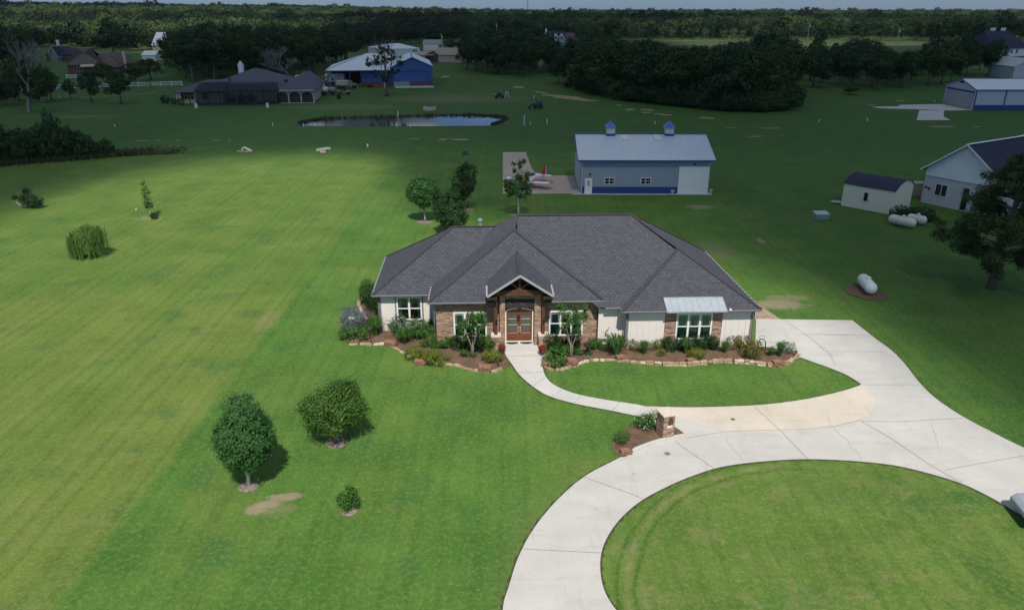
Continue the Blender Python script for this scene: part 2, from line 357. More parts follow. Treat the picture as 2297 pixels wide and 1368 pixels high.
M['l_forest3'] = leafmat('dark pine forest foliage', (0.010, 0.028, 0.012), (0.028, 0.056, 0.022), 0.2, warm=(0.05, 0.085, 0.03))
M['l_pine'] = leafmat('pine needles', (0.020, 0.045, 0.012), (0.060, 0.095, 0.020), 0.15)
M['l_shrub'] = leafmat('shrub leaves', (0.024, 0.085, 0.014), (0.080, 0.20, 0.036), 0.25)
M['l_mound'] = leafmat('yellow green mound leaves', (0.075, 0.13, 0.014), (0.20, 0.24, 0.030), 0.25)
M['l_nand'] = leafmat('reddish nandina leaves', (0.055, 0.10, 0.016), (0.17, 0.145, 0.030), 0.25)
M['l_sage'] = leafmat('lavender flower spikes', (0.10, 0.085, 0.15), (0.20, 0.18, 0.27), 0.25)
M['l_grey'] = leafmat('grey green leaves', (0.07, 0.12, 0.06), (0.17, 0.24, 0.13), 0.25)
M['l_blade'] = leafmat('long grassy blades', (0.035, 0.10, 0.022), (0.10, 0.20, 0.05), 0.3)
M['l_red'] = leafmat('red petals', (0.30, 0.01, 0.02), (0.60, 0.03, 0.04), 0.3)
M['l_white'] = leafmat('cream blossoms', (0.55, 0.55, 0.38), (0.78, 0.78, 0.62), 0.2)
M['l_brush'] = leafmat('thicket leaves', (0.022, 0.055, 0.014), (0.060, 0.110, 0.028), 0.25)
M['l_weeds'] = leafmat('tall dry weeds', (0.035, 0.060, 0.018), (0.09, 0.115, 0.045), 0.25)

# ------------------------------------------------------------------ mesh helpers
def tag(o, label=None, cat=None, group=None, kind=None):
    if label: o['label'] = label
    if cat: o['category'] = cat
    if group: o['group'] = group
    if kind: o['kind'] = kind
    return o
def empty(name, loc=(0, 0, 0), rz=0.0, label=None, cat=None, group=None):
    o = bpy.data.objects.new(name, None); col.objects.link(o); o.location = loc; o.rotation_euler = (0, 0, rz)
    return tag(o, label, cat, group)

class MB:
    def __init__(s): s.v = []; s.f = []; s.mi = []; s.cur = 0
    def add(s, vs, fs):
        b = len(s.v); s.v += [tuple(map(float, q)) for q in vs]; s.f += [tuple(b + i for i in f) for f in fs]; s.mi += [s.cur] * len(fs); return s
    def box(s, x0, x1, y0, y1, z0, z1):
        return s.add([(x0, y0, z0), (x1, y0, z0), (x1, y1, z0), (x0, y1, z0), (x0, y0, z1), (x1, y0, z1), (x1, y1, z1), (x0, y1, z1)],
                     [(0, 3, 2, 1), (4, 5, 6, 7), (0, 1, 5, 4), (1, 2, 6, 5), (2, 3, 7, 6), (3, 0, 4, 7)])
    def poly(s, pts): return s.add(pts, [tuple(range(len(pts)))])
    def slab(s, pts, d=(0, 0, -0.1)):
        """polygon pts extruded by d, closed"""
        n = len(pts); q = [tuple(a + b for a, b in zip(p, d)) for p in pts]
        return s.add(list(pts) + q, [tuple(range(n)), tuple(range(2 * n - 1, n - 1, -1))] + [(i, i + n, (i + 1) % n + n, (i + 1) % n) for i in range(n)])
    def tube(s, path, r, seg=8, cap=True):
        path = [Vector(p) for p in path]; rs = r if isinstance(r, (list, tuple)) else [r] * len(path)
        vs = []
        for i, p in enumerate(path):
            t = (path[min(i + 1, len(path) - 1)] - path[max(i - 1, 0)]).normalized()
            a = Vector((1, 0, 0)) if abs(t.x) < 0.8 else Vector((0, 1, 0))
            u = t.cross(a).normalized(); w = t.cross(u)
            vs += [p + (u * math.cos(2 * math.pi * k / seg) + w * math.sin(2 * math.pi * k / seg)) * rs[i] for k in range(seg)]
        fs = [(i * seg + k, i * seg + (k + 1) % seg, (i + 1) * seg + (k + 1) % seg, (i + 1) * seg + k) for i in range(len(path) - 1) for k in range(seg)]
        if cap: fs += [tuple(range(seg - 1, -1, -1)), tuple(range((len(path) - 1) * seg, len(path) * seg))]
        return s.add(vs, fs)
    def lathe(s, prof, seg=20, c=(0, 0, 0)):
        vs = [(c[0] + r * math.cos(2 * math.pi * k / seg), c[1] + r * math.sin(2 * math.pi * k / seg), c[2] + z) for r, z in prof for k in range(seg)]
        fs = [(i * seg + k, i * seg + (k + 1) % seg, (i + 1) * seg + (k + 1) % seg, (i + 1) * seg + k) for i in range(len(prof) - 1) for k in range(seg)]
        fs += [tuple(range(seg - 1, -1, -1)), tuple(range((len(prof) - 1) * seg, len(prof) * seg))]
        return s.add(vs, fs)
    def bar(s, a, b, w, h=None):
        """box beam from a to b; w wide, h high"""
        a = Vector(a); b = Vector(b); h = h or w; t = (b - a).normalized()
        u = t.cross(Vector((0, 0, 1))); u = u.normalized() if u.length > 1e-4 else Vector((1, 0, 0)); q = u.cross(t)
        vs = [p + u * (i * w / 2) + q * (j * h / 2) for p in (a, b) for i, j in ((-1, -1), (1, -1), (1, 1), (-1, 1))]
        return s.add(vs, [(0, 1, 2, 3), (7, 6, 5, 4), (0, 4, 5, 1), (1, 5, 6, 2), (2, 6, 7, 3), (3, 7, 4, 0)])
    def loft(s, rings, cap=True):
        n = len(rings[0]); vs = [p for r in rings for p in r]
        fs = [(i * n + k, i * n + (k + 1) % n, (i + 1) * n + (k + 1) % n, (i + 1) * n + k) for i in range(len(rings) - 1) for k in range(n)]
        if cap: fs += [tuple(range(n - 1, -1, -1)), tuple(range((len(rings) - 1) * n, len(rings) * n))]
        return s.add(vs, fs)
    def mesh(s, name, mats, smooth=False):
        me = bpy.data.meshes.new(name); me.from_pydata(s.v, [], s.f); me.update()
        for m in (mats if isinstance(mats, (list, tuple)) else [mats]): me.materials.append(m)
        if any(s.mi): me.polygons.foreach_set('material_index', s.mi)
        uv = me.uv_layers.new(name='UVMap').data
        for p in me.polygons:
            n = p.normal
            if abs(n.z) > 0.999: U = Vector((1, 0, 0)); W = Vector((0, 1, 0))
            else: U = Vector((0, 0, 1)).cross(n).normalized(); W = n.cross(U)
            for li in p.loop_indices:
                c = me.vertices[me.loops[li].vertex_index].co; uv[li].uv = (c.dot(U), c.dot(W))
        if smooth: me.polygons.foreach_set('use_smooth', [True] * len(me.polygons))
        return me
    def build(s, name, mats, parent=None, smooth=False, bevel=0):
        o = bpy.data.objects.new(name, s.mesh(name, mats, smooth)); col.objects.link(o); o.parent = parent
        if bevel:
            b = o.modifiers.new('b', 'BEVEL'); b.width = bevel; b.segments = 2; b.limit_method = 'ANGLE'
        return o

def children(o): return [c for c in bpy.data.objects if c.parent == o]
KIDS = {}
def copy_tree(o, parent=None, kids=None):
    c = o.copy(); col.objects.link(c); c.parent = parent
    for ch in (kids if kids is not None else children(o)): copy_tree(ch, c)
    return c

def smooth_path(pts, n=6, closed=False):
    """Catmull-Rom through pts"""
    out = []; N = len(pts)
    rng = range(N) if closed else range(N - 1)
    for i in rng:
        p = [Vector(pts[j % N] if closed else pts[min(max(j, 0), N - 1)]) for j in (i - 1, i, i + 1, i + 2)]
        for k in range(n):
            t = k / n
            out.append(0.5 * ((2 * p[1]) + (p[2] - p[0]) * t + (2 * p[0] - 5 * p[1] + 4 * p[2] - p[3]) * t * t + (3 * p[1] - p[0] - 3 * p[2] + p[3]) * t ** 3))
    if not closed: out.append(Vector(pts[-1]))
    return out
def sheet(name, pts, z, mat, th=0.12, kind='structure', parent=None):
    """flat sheet with a real edge, polygon in world xy (may be concave)"""
    import bmesh
    bm = bmesh.new(); vs = [bm.verts.new((p[0], p[1], z)) for p in pts]
    es = [bm.edges.new((vs[i], vs[(i + 1) % len(vs)])) for i in range(len(vs))]
    bmesh.ops.triangle_fill(bm, edges=es, use_beauty=True)
    bmesh.ops.recalc_face_normals(bm, faces=bm.faces)
    if bm.faces and sum(f.normal.z * f.calc_area() for f in bm.faces) < 0: bmesh.ops.reverse_faces(bm, faces=bm.faces)
    for i in range(len(pts)):
        a, b = pts[i], pts[(i + 1) % len(pts)]
        q = [bm.verts.new(c) for c in ((a[0], a[1], z), (b[0], b[1], z), (b[0], b[1], z - th), (a[0], a[1], z - th))]
        bm.faces.new(q)
    me = bpy.data.meshes.new(name); bm.to_mesh(me); bm.free(); me.materials.append(mat)
    o = bpy.data.objects.new(name, me); col.objects.link(o); o.parent = parent
    if kind: o['kind'] = kind
    return o
# ------------------------------------------------------------------ light, sky, clouds
SUN_EL, SUN_AZ = 55.0, 6.0        # sun stands behind the viewer, a touch to the right
Ldir = Vector((math.sin(R(SUN_AZ)) * math.cos(R(SUN_EL)), -math.cos(R(SUN_AZ)) * math.cos(R(SUN_EL)), math.sin(R(SUN_EL))))
sd = bpy.data.lights.new('sun', 'SUN'); sd.energy = 4.3; sd.angle = R(0.53); sd.color = (1.0, 0.955, 0.88)
so = bpy.data.objects.new('sun', sd); col.objects.link(so); so.rotation_euler = Ldir.to_track_quat('Z', 'Y').to_euler()
w = bpy.data.worlds.new('World'); sc.world = w; w.use_nodes = True
wn = w.node_tree; sky = wn.nodes.new('ShaderNodeTexSky'); sky.sky_type = 'NISHITA'; sky.sun_disc = False
sky.sun_elevation = R(SUN_EL); sky.sun_rotation = R(180 - SUN_AZ); sky.altitude = 100; sky.air_density = 1.0; sky.dust_density = 0.4; sky.ozone_density = 3.0
bg = wn.nodes['Background']; bg.inputs[1].default_value = SKY_STR
tcn = wn.nodes.new('ShaderNodeTexCoord'); spx = wn.nodes.new('ShaderNodeSeparateXYZ'); wn.links.new(tcn.outputs['Generated'], spx.inputs[0])
wmr = wn.nodes.new('ShaderNodeMapRange'); wmr.inputs[1].default_value = 0.0; wmr.inputs[2].default_value = 0.42; wn.links.new(spx.outputs[2], wmr.inputs[0])
wmx = wn.nodes.new('ShaderNodeMix'); wmx.data_type = 'RGBA'; wmx.inputs[6].default_value = (0.34, 0.50, 0.84, 1); wmx.inputs[7].default_value = (0.92, 0.96, 1.0, 1); wn.links.new(wmr.outputs[0], wmx.inputs[0])
wml = wn.nodes.new('ShaderNodeMix'); wml.data_type = 'RGBA'; wml.blend_type = 'MULTIPLY'; wml.inputs[0].default_value = 1.0
wn.links.new(sky.outputs[0], wml.inputs[6]); wn.links.new(wmx.outputs[2], wml.inputs[7]); wn.links.new(wml.outputs[2], bg.inputs[0])
sc.view_settings.view_transform = 'Standard'; sc.view_settings.look = 'None'; sc.view_settings.gamma = 1; sc.view_settings.exposure = EXPO
sc.cycles.transparent_max_bounces = 16; sc.cycles.max_bounces = 6; sc.cycles.diffuse_bounces = 3; sc.cycles.use_denoising = True

# near edge of the cloud's shade on the ground, as (x, Y) pairs
EDGE = sorted([(p.x, p.y) for p in (G(-700, 700), G(-200, 540), G(0, 478), G(150, 424), G(300, 384), G(450, 354), G(600, 338), G(760, 332), G(860, 340), G(905, 430), G(960, 452), G(1060, 462), G(1160, 470),
              G(1350, 520), G(1500, 555), G(1640, 575), G(1760, 600), G(1900, 680), G(2050, 780), G(2297, 930), G(2600, 1150), G(3200, 1500))])
EX = np.array([e[0] for e in EDGE]); EY = np.array([e[1] for e in EDGE])
rng = np.random.default_rng(3)
def vnoise(x, y, seed=0):
    xi = np.floor(x).astype(int); yi = np.floor(y).astype(int); fx = x - xi; fy = y - yi
    fx = fx * fx * (3 - 2 * fx); fy = fy * fy * (3 - 2 * fy)
    def h(a, b):
        n = (a * 374761393 + b * 668265263 + seed * 1442695041) & 0x7fffffff
        n = ((n ^ (n >> 13)) * 1274126177) & 0x7fffffff
        return ((n ^ (n >> 16)) & 0xffff) / 65535.0
    return (h(xi, yi) * (1 - fx) + h(xi + 1, yi) * fx) * (1 - fy) + (h(xi, yi + 1) * (1 - fx) + h(xi + 1, yi + 1) * fx) * fy
def sst(v, a, b):
    t = np.clip((v - a) / (b - a), 0, 1); return t * t * (3 - 2 * t)
def shade(x, y):
    """how thick the cloud is along the sun ray that lands on ground point (x, y)"""
    j = (vnoise(x / 14, y / 14, 1) - .5) * 9 + (vnoise(x / 5, y / 5, 2) - .5) * 3
    nearb = np.interp(x, EX, EY)
    soft = np.interp(x, [-80, -50, -20, 0, 30], [19.0, 15.0, 9.0, 5.0, 6.0])
    a = sst(y + j * 0.6 - nearb, -soft, soft)
    ang = x / np.maximum(y, 1)
    farY = np.interp(ang, [-.8, -.45, -.25, 0.0, 0.12, 0.25, 0.4, 0.8], [430, 430, 430, 800, 560, 505, 500, 560])
    jj = (vnoise(x / 90, y / 120, 5) - .5) * 260
    b = 1 - sst(y + jj - farY, -60, 60)
    far2 = sst(vnoise(x / 300 + 9, y / 380 + 3, 8), 0.36, 0.62) * sst(y, 520, 720) * (1 - 0.8 * sst(ang, .22, .34) * sst(y, 800, 1200)) * 0.95
    return np.maximum(a * b, far2)
def make_cloud():
    ALT = 900.0; off = Ldir * (ALT / Ldir.z)
    ys = np.concatenate([np.arange(20, 260, 3.0), np.arange(260, 1500, 18.0), np.arange(1500, 3600, 90.0)])
    xs = np.concatenate([np.arange(-1400, -160, 40.0), np.arange(-160, 130, 3.0), np.arange(130, 1500, 40.0)])
    X, Y = np.meshgrid(xs, ys); D = shade(X, Y)
    lump = 60 * vnoise(X / 60, Y / 60, 11) + 25 * vnoise(X / 20, Y / 20, 12)
    n = X.size
    top = np.stack([X + off.x, Y + off.y, np.full_like(X, ALT) + 4 + D * (40 + lump)], -1).reshape(-1, 3)
    bot = np.stack([X + off.x, Y + off.y, np.full_like(X, ALT) - D * 12], -1).reshape(-1, 3)
    r, c = X.shape; idx = np.arange(n).reshape(r, c)
    q = np.stack([idx[:-1, :-1], idx[:-1, 1:], idx[1:, 1:], idx[1:, :-1]], -1).reshape(-1, 4)
    Df = D.reshape(-1); keep = Df[q].max(1) > 0.01; q = q[keep]
    F = np.concatenate([q, q[:, ::-1] + n]); V = np.concatenate([top, bot])
    me = bpy.data.meshes.new('cloud'); me.from_pydata(V.tolist(), [], F.tolist())
    at = me.attributes.new('vapour', 'FLOAT', 'POINT'); at.data.foreach_set('value', np.concatenate([Df, Df]).astype(np.float32))
    me.polygons.foreach_set('use_smooth', [True] * len(me.polygons))
    t = NT('cloud vapour'); t.n.remove(t.b)
    a = t.new('ShaderNodeAttribute'); a.attribute_name = 'vapour'
    tr = t.new('ShaderNodeBsdfTransparent'); df = t.new('ShaderNodeBsdfDiffuse'); df.inputs[0].default_value = (0.85, 0.87, 0.9, 1)
    tl = t.new('ShaderNodeBsdfTranslucent'); tl.inputs[0].default_value = (0.85, 0.87, 0.9, 1)
    m1 = t.new('ShaderNodeMixShader'); m1.inputs[0].default_value = 0.4; t.link(df.outputs[0], m1.inputs[1]); t.link(tl.outputs[0], m1.inputs[2])
    m2 = t.new('ShaderNodeMixShader'); t.link(t.math('MULTIPLY', a.outputs['Fac'], CLOUD_OP), m2.inputs[0])
    t.link(tr.outputs[0], m2.inputs[1]); t.link(m1.outputs[0], m2.inputs[2]); t.link(m2.outputs[0], t.out.inputs[0])
    me.materials.append(t.m)
    o = bpy.data.objects.new('cloud', me); col.objects.link(o); o['kind'] = 'structure'
make_cloud()
def cumulus(x, y, z, sx, sz, seed):
    rr = random.Random(seed); mb = MB()
    import bmesh
    bm = bmesh.new()
    for i in range(26):
        a = rr.uniform(-1, 1); s = sz * rr.uniform(.5, 1) * (1.15 - abs(a) * .7)
        mt = Matrix.Translation((a * sx, rr.uniform(-.3, .3) * sx, s * rr.uniform(.2, .7))) @ Matrix.Diagonal((s * 1.6, s * 1.4, s * .8, 1))
        bmesh.ops.create_icosphere(bm, subdivisions=3, radius=1, matrix=mt)
    me = bpy.data.meshes.new('cloud'); bm.to_mesh(me); bm.free()
    me.polygons.foreach_set('use_smooth', [True] * len(me.polygons))
    me.materials.append(M['cloudw'])
    o = bpy.data.objects.new('cloud', me); col.objects.link(o); o.location = (x, y, z); o['kind'] = 'structure'
M['cloudw'] = paint('white cumulus', (0.8, 0.82, 0.85), 1.0, var=0.02, spec=0)
cumulus(-330, 9600, 900, 380, 210, 1); cumulus(-1700, 9200, 1250, 700, 260, 2); cumulus(2300, 9800, 1500, 900, 300, 3)

# ------------------------------------------------------------------ ground
def make_ground():
    rs = [0.0, 8, 20, 40, 70, 110, 160, 220, 290, 360, 430]
    while rs[-1] < 6600: rs.append(rs[-1] * 1.09)
    N = 180; vs = [(0, 0, 0)]; fs = []
    for r in rs[1:]:
        for k in range(N):
            a = 2 * math.pi * k / N; x, y = r * math.cos(a), r * math.sin(a); vs.append((x, y, hz(x, y)))
    for k in range(N): fs.append((0, 1 + k, 1 + (k + 1) % N))
    for i in range(len(rs) - 2):
        for k in range(N):
            a = 1 + i * N + k; b = 1 + i * N + (k + 1) % N; fs.append((a, a + N, b + N, b))
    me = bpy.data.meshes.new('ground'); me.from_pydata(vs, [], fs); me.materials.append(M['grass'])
    o = bpy.data.objects.new('ground', me); col.objects.link(o); o['kind'] = 'structure'
make_ground()

def gp(pts, n=6, closed=False, sm=True):
    q = [G(*p) for p in pts]
    return smooth_path(q, n, closed) if sm else q
def off(pts): return [(p[0], p[1]) for p in pts]

# pond behind the berm
pond = gp([(665, 280), (690, 272), (760, 267), (860, 264), (960, 262), (1050, 261), (1110, 263), (1132, 267), (1122, 276), (1100, 282.2), (1000, 283.4), (880, 283.6), (760, 283.6), (690, 283)], 5, True)
t = NT('pond water'); t.col((0.010, 0.016, 0.014)); t.set(0.06, 0, 0.18); t.bump(t.noise(t.geo((1, 3, 1)), 2.2, 4, .7), 0.02, 0.01)
sheet('pond', pond, 0.02, t.m)
bank = [Vector(((p.x + 22) * 1.06 - 22 + math.sin(i * 1.3) * .5, (p.y - 156) * (1.75 if p.y > 156 else 1.15) + 156, 0)) for i, p in enumerate(pond)]
sheet('grass_bank', bank, 0.004, paint('rough yellow green bank', (0.062, 0.098, 0.026), 0.95, var=0.45, scale=0.35), 0.02)
mud = [Vector(((p.x + 22) * 1.025 - 22, (p.y - 158) * 1.10 + 158, 0)) for p in pond]
sheet('pond bank', mud, 0.006, paint('muddy bank', (0.050, 0.048, 0.028), 0.95, var=0.4, scale=0.5), 0.02).name = 'pond_bank'

# driveway
isl = [(2420, 1210), (2297, 1158), (2230, 1120), (2160, 1086), (2080, 1061), (2000, 1043), (1900, 1033), (1800, 1030), (1700, 1036), (1620, 1047), (1560, 1065), (1500, 1090), (1440, 1122), (1395, 1160), (1365, 1200), (1349, 1240), (1347, 1285), (1358, 1330), (1385, 1372), (1430, 1420), (1520, 1480)]
outer = [(1200, 1560), (1140, 1440), (1128, 1368), (1143, 1310), (1165, 1245), (1200, 1182), (1250, 1122), (1310, 1070), (1380, 1032), (1440, 1004), (1480, 990), (1528, 980)]
inner = [(1450, 912), (1560, 914), (1700, 909), (1800, 897), (1880, 880), (1932, 864)]
inner2 = [(1932, 862), (1900, 842), (1862, 826), (1820, 811), (1790, 800), (1752, 786), (1694, 776)]
right = [(1696, 716), (1800, 717.5), (1912, 719)]
right2 = [(1912, 719), (1960, 757), (2000, 787), (2028, 815), (2062, 858), (2100, 895), (2160, 935), (2230, 972), (2297, 1005), (2420, 1060), (2600, 1130)]
dpts = gp(right, 1, sm=False) + gp(right2)[1:] + gp([(2600, 1300)], sm=False) + gp(isl) + gp(outer) + gp([(1500, 960), (1472, 940)], sm=False) + gp(inner)[:-1] + gp(inner2)
sheet('driveway', dpts, 0.035, M['drive'], 0.14)
peach = gp([(1450, 912.4), (1560, 914.6), (1700, 909.6), (1800, 897.6), (1880, 880.6), (1932, 865)]) + gp([(1934, 866), (1955, 885), (1962, 903), (1955, 922), (1930, 940), (1870, 956), (1800, 965), (1740, 968.5), (1690, 970.5), (1630, 966), (1560, 948), (1500, 930)])
sheet('driveway_turnout', peach, 0.039, M['peach'], 0.02)
wl = [(1131, 790), (1136, 800), (1150, 820), (1165, 841), (1195, 867), (1230, 888), (1290, 905.5), (1370, 921), (1440, 936), (1478, 945)]
wr = [(1455, 914), (1425, 907.5), (1350, 896), (1290, 883.5), (1245, 865), (1224, 845), (1217, 822), (1216, 800), (1213, 788)]
sheet('walkway', gp(wl) + gp(wr), 0.043, M['walk'], 0.14)
curb = gp([(1419, 1010), (1440, 1000.5), (1480, 987), (1530, 976.5), (1536, 981), (1500, 988), (1455, 1001), (1424, 1015)], 3, True)
sheet('curb', curb, 0.12, M['walk'], 0.14)

drv = [o for o in bpy.data.objects if o.name == 'driveway'][0]; wlk = [o for o in bpy.data.objects if o.name == 'walkway'][0]
def joint(pts, wd=0.03, z=0.0475, parent=None, name='expansion_joint'):
    q = [G(*p) for p in pts]; mb = MB()
    for i in range(len(q) - 1):
        d = (q[i + 1] - q[i]).normalized() * 1; nrm = Vector((-d.y, d.x, 0)) * wd / 2
        a, b = q[i], q[i + 1]
        mb.poly([(a.x - nrm.x, a.y - nrm.y, z), (b.x - nrm.x, b.y - nrm.y, z), (b.x + nrm.x, b.y + nrm.y, z), (a.x + nrm.x, a.y + nrm.y, z)])
    return mb.build(name, M['joint' if name == 'expansion_joint' else 'crack'], parent)
for j in ([(1757, 717), (1815, 757), (1862, 797), (1873, 819)], [(1850, 752), (1955, 753)], [(1850, 789), (1990, 790)], [(1942, 864), (2062, 864)], [(1932, 946), (2010, 947), (2161, 939)],
          [(1932, 946), (2000, 985), (2080, 1040), (2154, 1083), (2158, 1078)], [(2118, 1056), (2200, 1040), (2297, 1023), (2400, 1005)], [(1632, 969), (1710, 966), (1800, 964), (1870, 957), (1932, 943)],
          [(1690, 912), (1752, 968), (1812, 1031)], [(1515, 992), (1560, 1024), (1602, 1052)], [(1535, 984), (1630, 969)], [(1310, 1071), (1375, 1094), (1443, 1119)], [(1172, 1232), (1230, 1235), (1347, 1241)],
          [(1900, 752), (1790, 751)]):
    joint(j, parent=drv)
for j in ([(1138, 800), (1216, 800)], [(1196, 867), (1222, 848)], [(1288, 904), (1306, 886)], [(1374, 921), (1390, 903)], [(1446, 936), (1464, 919)], [(1160, 836), (1222, 835)], [(1238, 890), (1262, 873)]): joint(j, 0.03, 0.0475, wlk)
for j in ([(1626, 972), (1640, 1000), (1668, 1036)], [(2088, 948), (2098, 975), (2105, 1003)], [(1870, 962), (1900, 990), (1925, 1020), (1932, 1034)], [(1855, 920), (1862, 950)]):
    q = [];  # fine wandering cracks
    for a, b in zip(j[:-1], j[1:]):
        for k in range(5): tt = k / 5; q.append((a[0] + (b[0] - a[0]) * tt + random.uniform(-3, 3), a[1] + (b[1] - a[1]) * tt + random.uniform(-1, 1)))
    joint(q + [j[-1]], 0.018, parent=drv, name='crack')

# dark strip painting in the shade under turf that overhangs the concrete
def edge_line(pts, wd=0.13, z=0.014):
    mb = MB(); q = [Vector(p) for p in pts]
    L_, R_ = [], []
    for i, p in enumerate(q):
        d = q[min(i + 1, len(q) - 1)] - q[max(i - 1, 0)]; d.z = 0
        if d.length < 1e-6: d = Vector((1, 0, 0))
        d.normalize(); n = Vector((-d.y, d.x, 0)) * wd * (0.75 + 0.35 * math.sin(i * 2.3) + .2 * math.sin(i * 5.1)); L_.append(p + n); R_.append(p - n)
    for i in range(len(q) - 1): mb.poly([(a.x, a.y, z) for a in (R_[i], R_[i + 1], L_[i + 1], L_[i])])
    o = mb.build('lawn_edge_shade', M['turf_shade']); o['kind'] = 'structure'
M['turf_shade'] = paint('turf overhang shade', (0.055, 0.060, 0.025), 0.95, var=0.5, scale=5)
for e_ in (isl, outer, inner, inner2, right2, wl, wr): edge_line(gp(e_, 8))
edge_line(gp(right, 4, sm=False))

# hangar apron and far aprons
ap = gp([(1128, 342), (1180, 342)], sm=False) + gp([(1181, 345), (1186, 360), (1192, 376), (1200, 388), (1212, 394.5)], 4) + gp([(1286, 394.5), (1304, 436), (1282, 437), (1281, 434.5), (1128, 435)], sm=False)
apo = sheet('apron', ap, 0.03, M['apron'], 0.12)
for j in ([(1128, 363), (1186, 363)], [(1128, 396), (1212, 395)], [(1128, 405), (1290, 405)], [(1205, 395), (1215, 435)], [(1128, 420), (1297, 420)]): joint(j, 0.09, 0.0345, apo)
sheet('floor_slab', gp([(1284, 437), (1304, 432), (1596, 432), (1597, 437.5)], sm=False), 0.08, M['apronw'], 0.2)
sheet('far_apron', gp([(1956, 240), (1975, 243.5), (2062, 246), (2130, 248.5), (2180, 247.5), (2115, 234), (2016, 236), (2018, 239)], sm=False), 0.03, M['apronw'], 0.1)
sheet('far_taxiway', gp([(2062, 248.5), (2118, 248.5), (2116, 262), (2132, 270), (2056, 270)], sm=False), 0.034, M['apronw'], 0.1)
sheet('barn_slab', gp([(888, 198.0), (974, 196.8), (971, 192.6), (884, 193.8)], sm=False), 0.03, M['apronw'], 0.1)
# light gravel tracks
trk = M['gravel']
def strip(name, pts, wd, mat, z=0.012):
    q = [GT(*p) for p in pts]; q = smooth_path(q, 5); L_, R_ = [], []
    for i, p in enumerate(q):
        d = (q[min(i + 1, len(q) - 1)] - q[max(i - 1, 0)]); d.z = 0; d.normalize(); n = Vector((-d.y, d.x, 0)) * wd * (0.5 + 0.12 * math.sin(i * 1.7))
        L_.append(p + n); R_.append(p - n)
    mb = MB()
    for i in range(len(q) - 1): mb.poly([(a.x, a.y, a.z + z) for a in (R_[i], R_[i + 1], L_[i + 1], L_[i])])
    o = mb.build(name, mat); o['kind'] = 'structure'
pale = paint('pale dirt track', (0.20, 0.19, 0.12), 0.95, var=0.3, scale=0.4)
strip('track', [(60, 222), (130, 220), (220, 217), (300, 213), (350, 207)], 1.1, pale)
strip('track', [(870, 204), (930, 209), (1000, 211), (1060, 211), (1120, 210)], 0.5, pale)
strip('track', [(972, 168), (1060, 172), (1150, 182)], 0.6, pale)
strip('field_lane', [(1455, 93), (1500, 92), (1570, 91), (1640, 91)], 2.5, paint('pale mown hay', (0.24, 0.25, 0.12), 0.95))
strip('field_lane', [(180, 116), (240, 118), (300, 118), (350, 119)], 5, paint('pale paddock', (0.16, 0.19, 0.10), 0.95))

# sandy scraped patches along the airstrip
def patch(x, y, w_, h_, seed, slope=0.0):
    rr = random.Random(seed); pts = []
    for k in range(18):
        a = 2 * math.pi * k / 18; c = math.cos(a); s_ = math.sin(a)
        c = math.copysign(abs(c) ** 0.8, c)
        rr_ = rr.uniform(.72, 1.1)
        pts.append(G(x + c * w_ / 2 * rr_, y + s_ * h_ / 2 * rr_ + slope * c * w_ / 2))
    sheet('sand_patch', pts, 0.014, M['sand'], 0.02)
for i, a in enumerate([(1019, 313.5, 84, 3.6), (1163, 196, 28, 4.5), (1215, 208, 36, 3, .12), (1278, 220, 122, 9, .10), (1412, 246, 24, 4), (1388, 236, 14, 2.4), (1452, 247, 34, 3.2, .05), (1450, 253, 24, 2.5), (1487, 257.5, 46, 3.2, .08), (1587, 265, 40, 3.2, .07),
                       (2111, 284.5, 60, 2.2), (2190, 285, 20, 1.4), (1692, 306.5, 40, 1.6), (1010, 314, 20, 2), (930, 312, 30, 1.1), (320, 316, 34, 1.5), (355, 315, 12, 1.6), (485, 314.5, 16, 1.4), (515, 314.5, 8, 1.5),
                       (1000, 172, 20, 4), (995, 174, 14, 2), (2020, 226, 26, 1.6), (1730, 288, 50, 1.4), (1955, 235.4, 20, 1.5), (400, 316, 10, 1.2), (1640, 287, 30, 1.1)]):
    patch(*a[:4], 100 + i, a[4] if len(a) > 4 else 0)

# ------------------------------------------------------------------ planting beds
bedL = gp([(1146, 822), (1120, 829), (1095, 833), (1055, 829), (1010, 817), (965, 812), (925, 803), (900, 790), (880, 777), (865, 772), (830, 773), (790, 771), (766, 762), (764, 752), (775, 742), (800, 728), (815, 712), (806, 690), (804, 668), (815, 655), (835, 650)], 4)
bedL += gp([(880, 700), (960, 740), (1100, 760), (1128, 790)], sm=False)
sheet('flower_bed', bedL, 0.05, M['mulch'], 0.1)
bedR = gp([(1216, 788), (1219, 800), (1221, 822), (1245, 829), (1280, 823), (1310, 812), (1350, 808), (1400, 809), (1450, 815), (1520, 818), (1580, 815), (1620, 811), (1680, 814), (1740, 820), (1772, 812), (1793, 797)], 4)
bedR += gp([(1788, 790), (1756, 784), (1700, 778), (1690, 765), (1600, 770), (1400, 750), (1220, 755)], sm=False)
sheet('flower_bed', bedR, 0.05, M['mulch'], 0.1)
sheet('flower_bed', gp([(1474, 940), (1440, 950), (1405, 962), (1380, 982), (1374, 1005), (1384, 1020), (1400, 1026), (1424, 1014), (1480, 992), (1534, 979), (1516, 960)], 4, True), 0.045, M['mulch'], 0.1)
sheet('gravel_bed', gp([(1640, 650), (1690, 676), (1752, 717.5), (1694, 717), (1640, 690)], sm=False), 0.03, M['gravel'], 0.08)
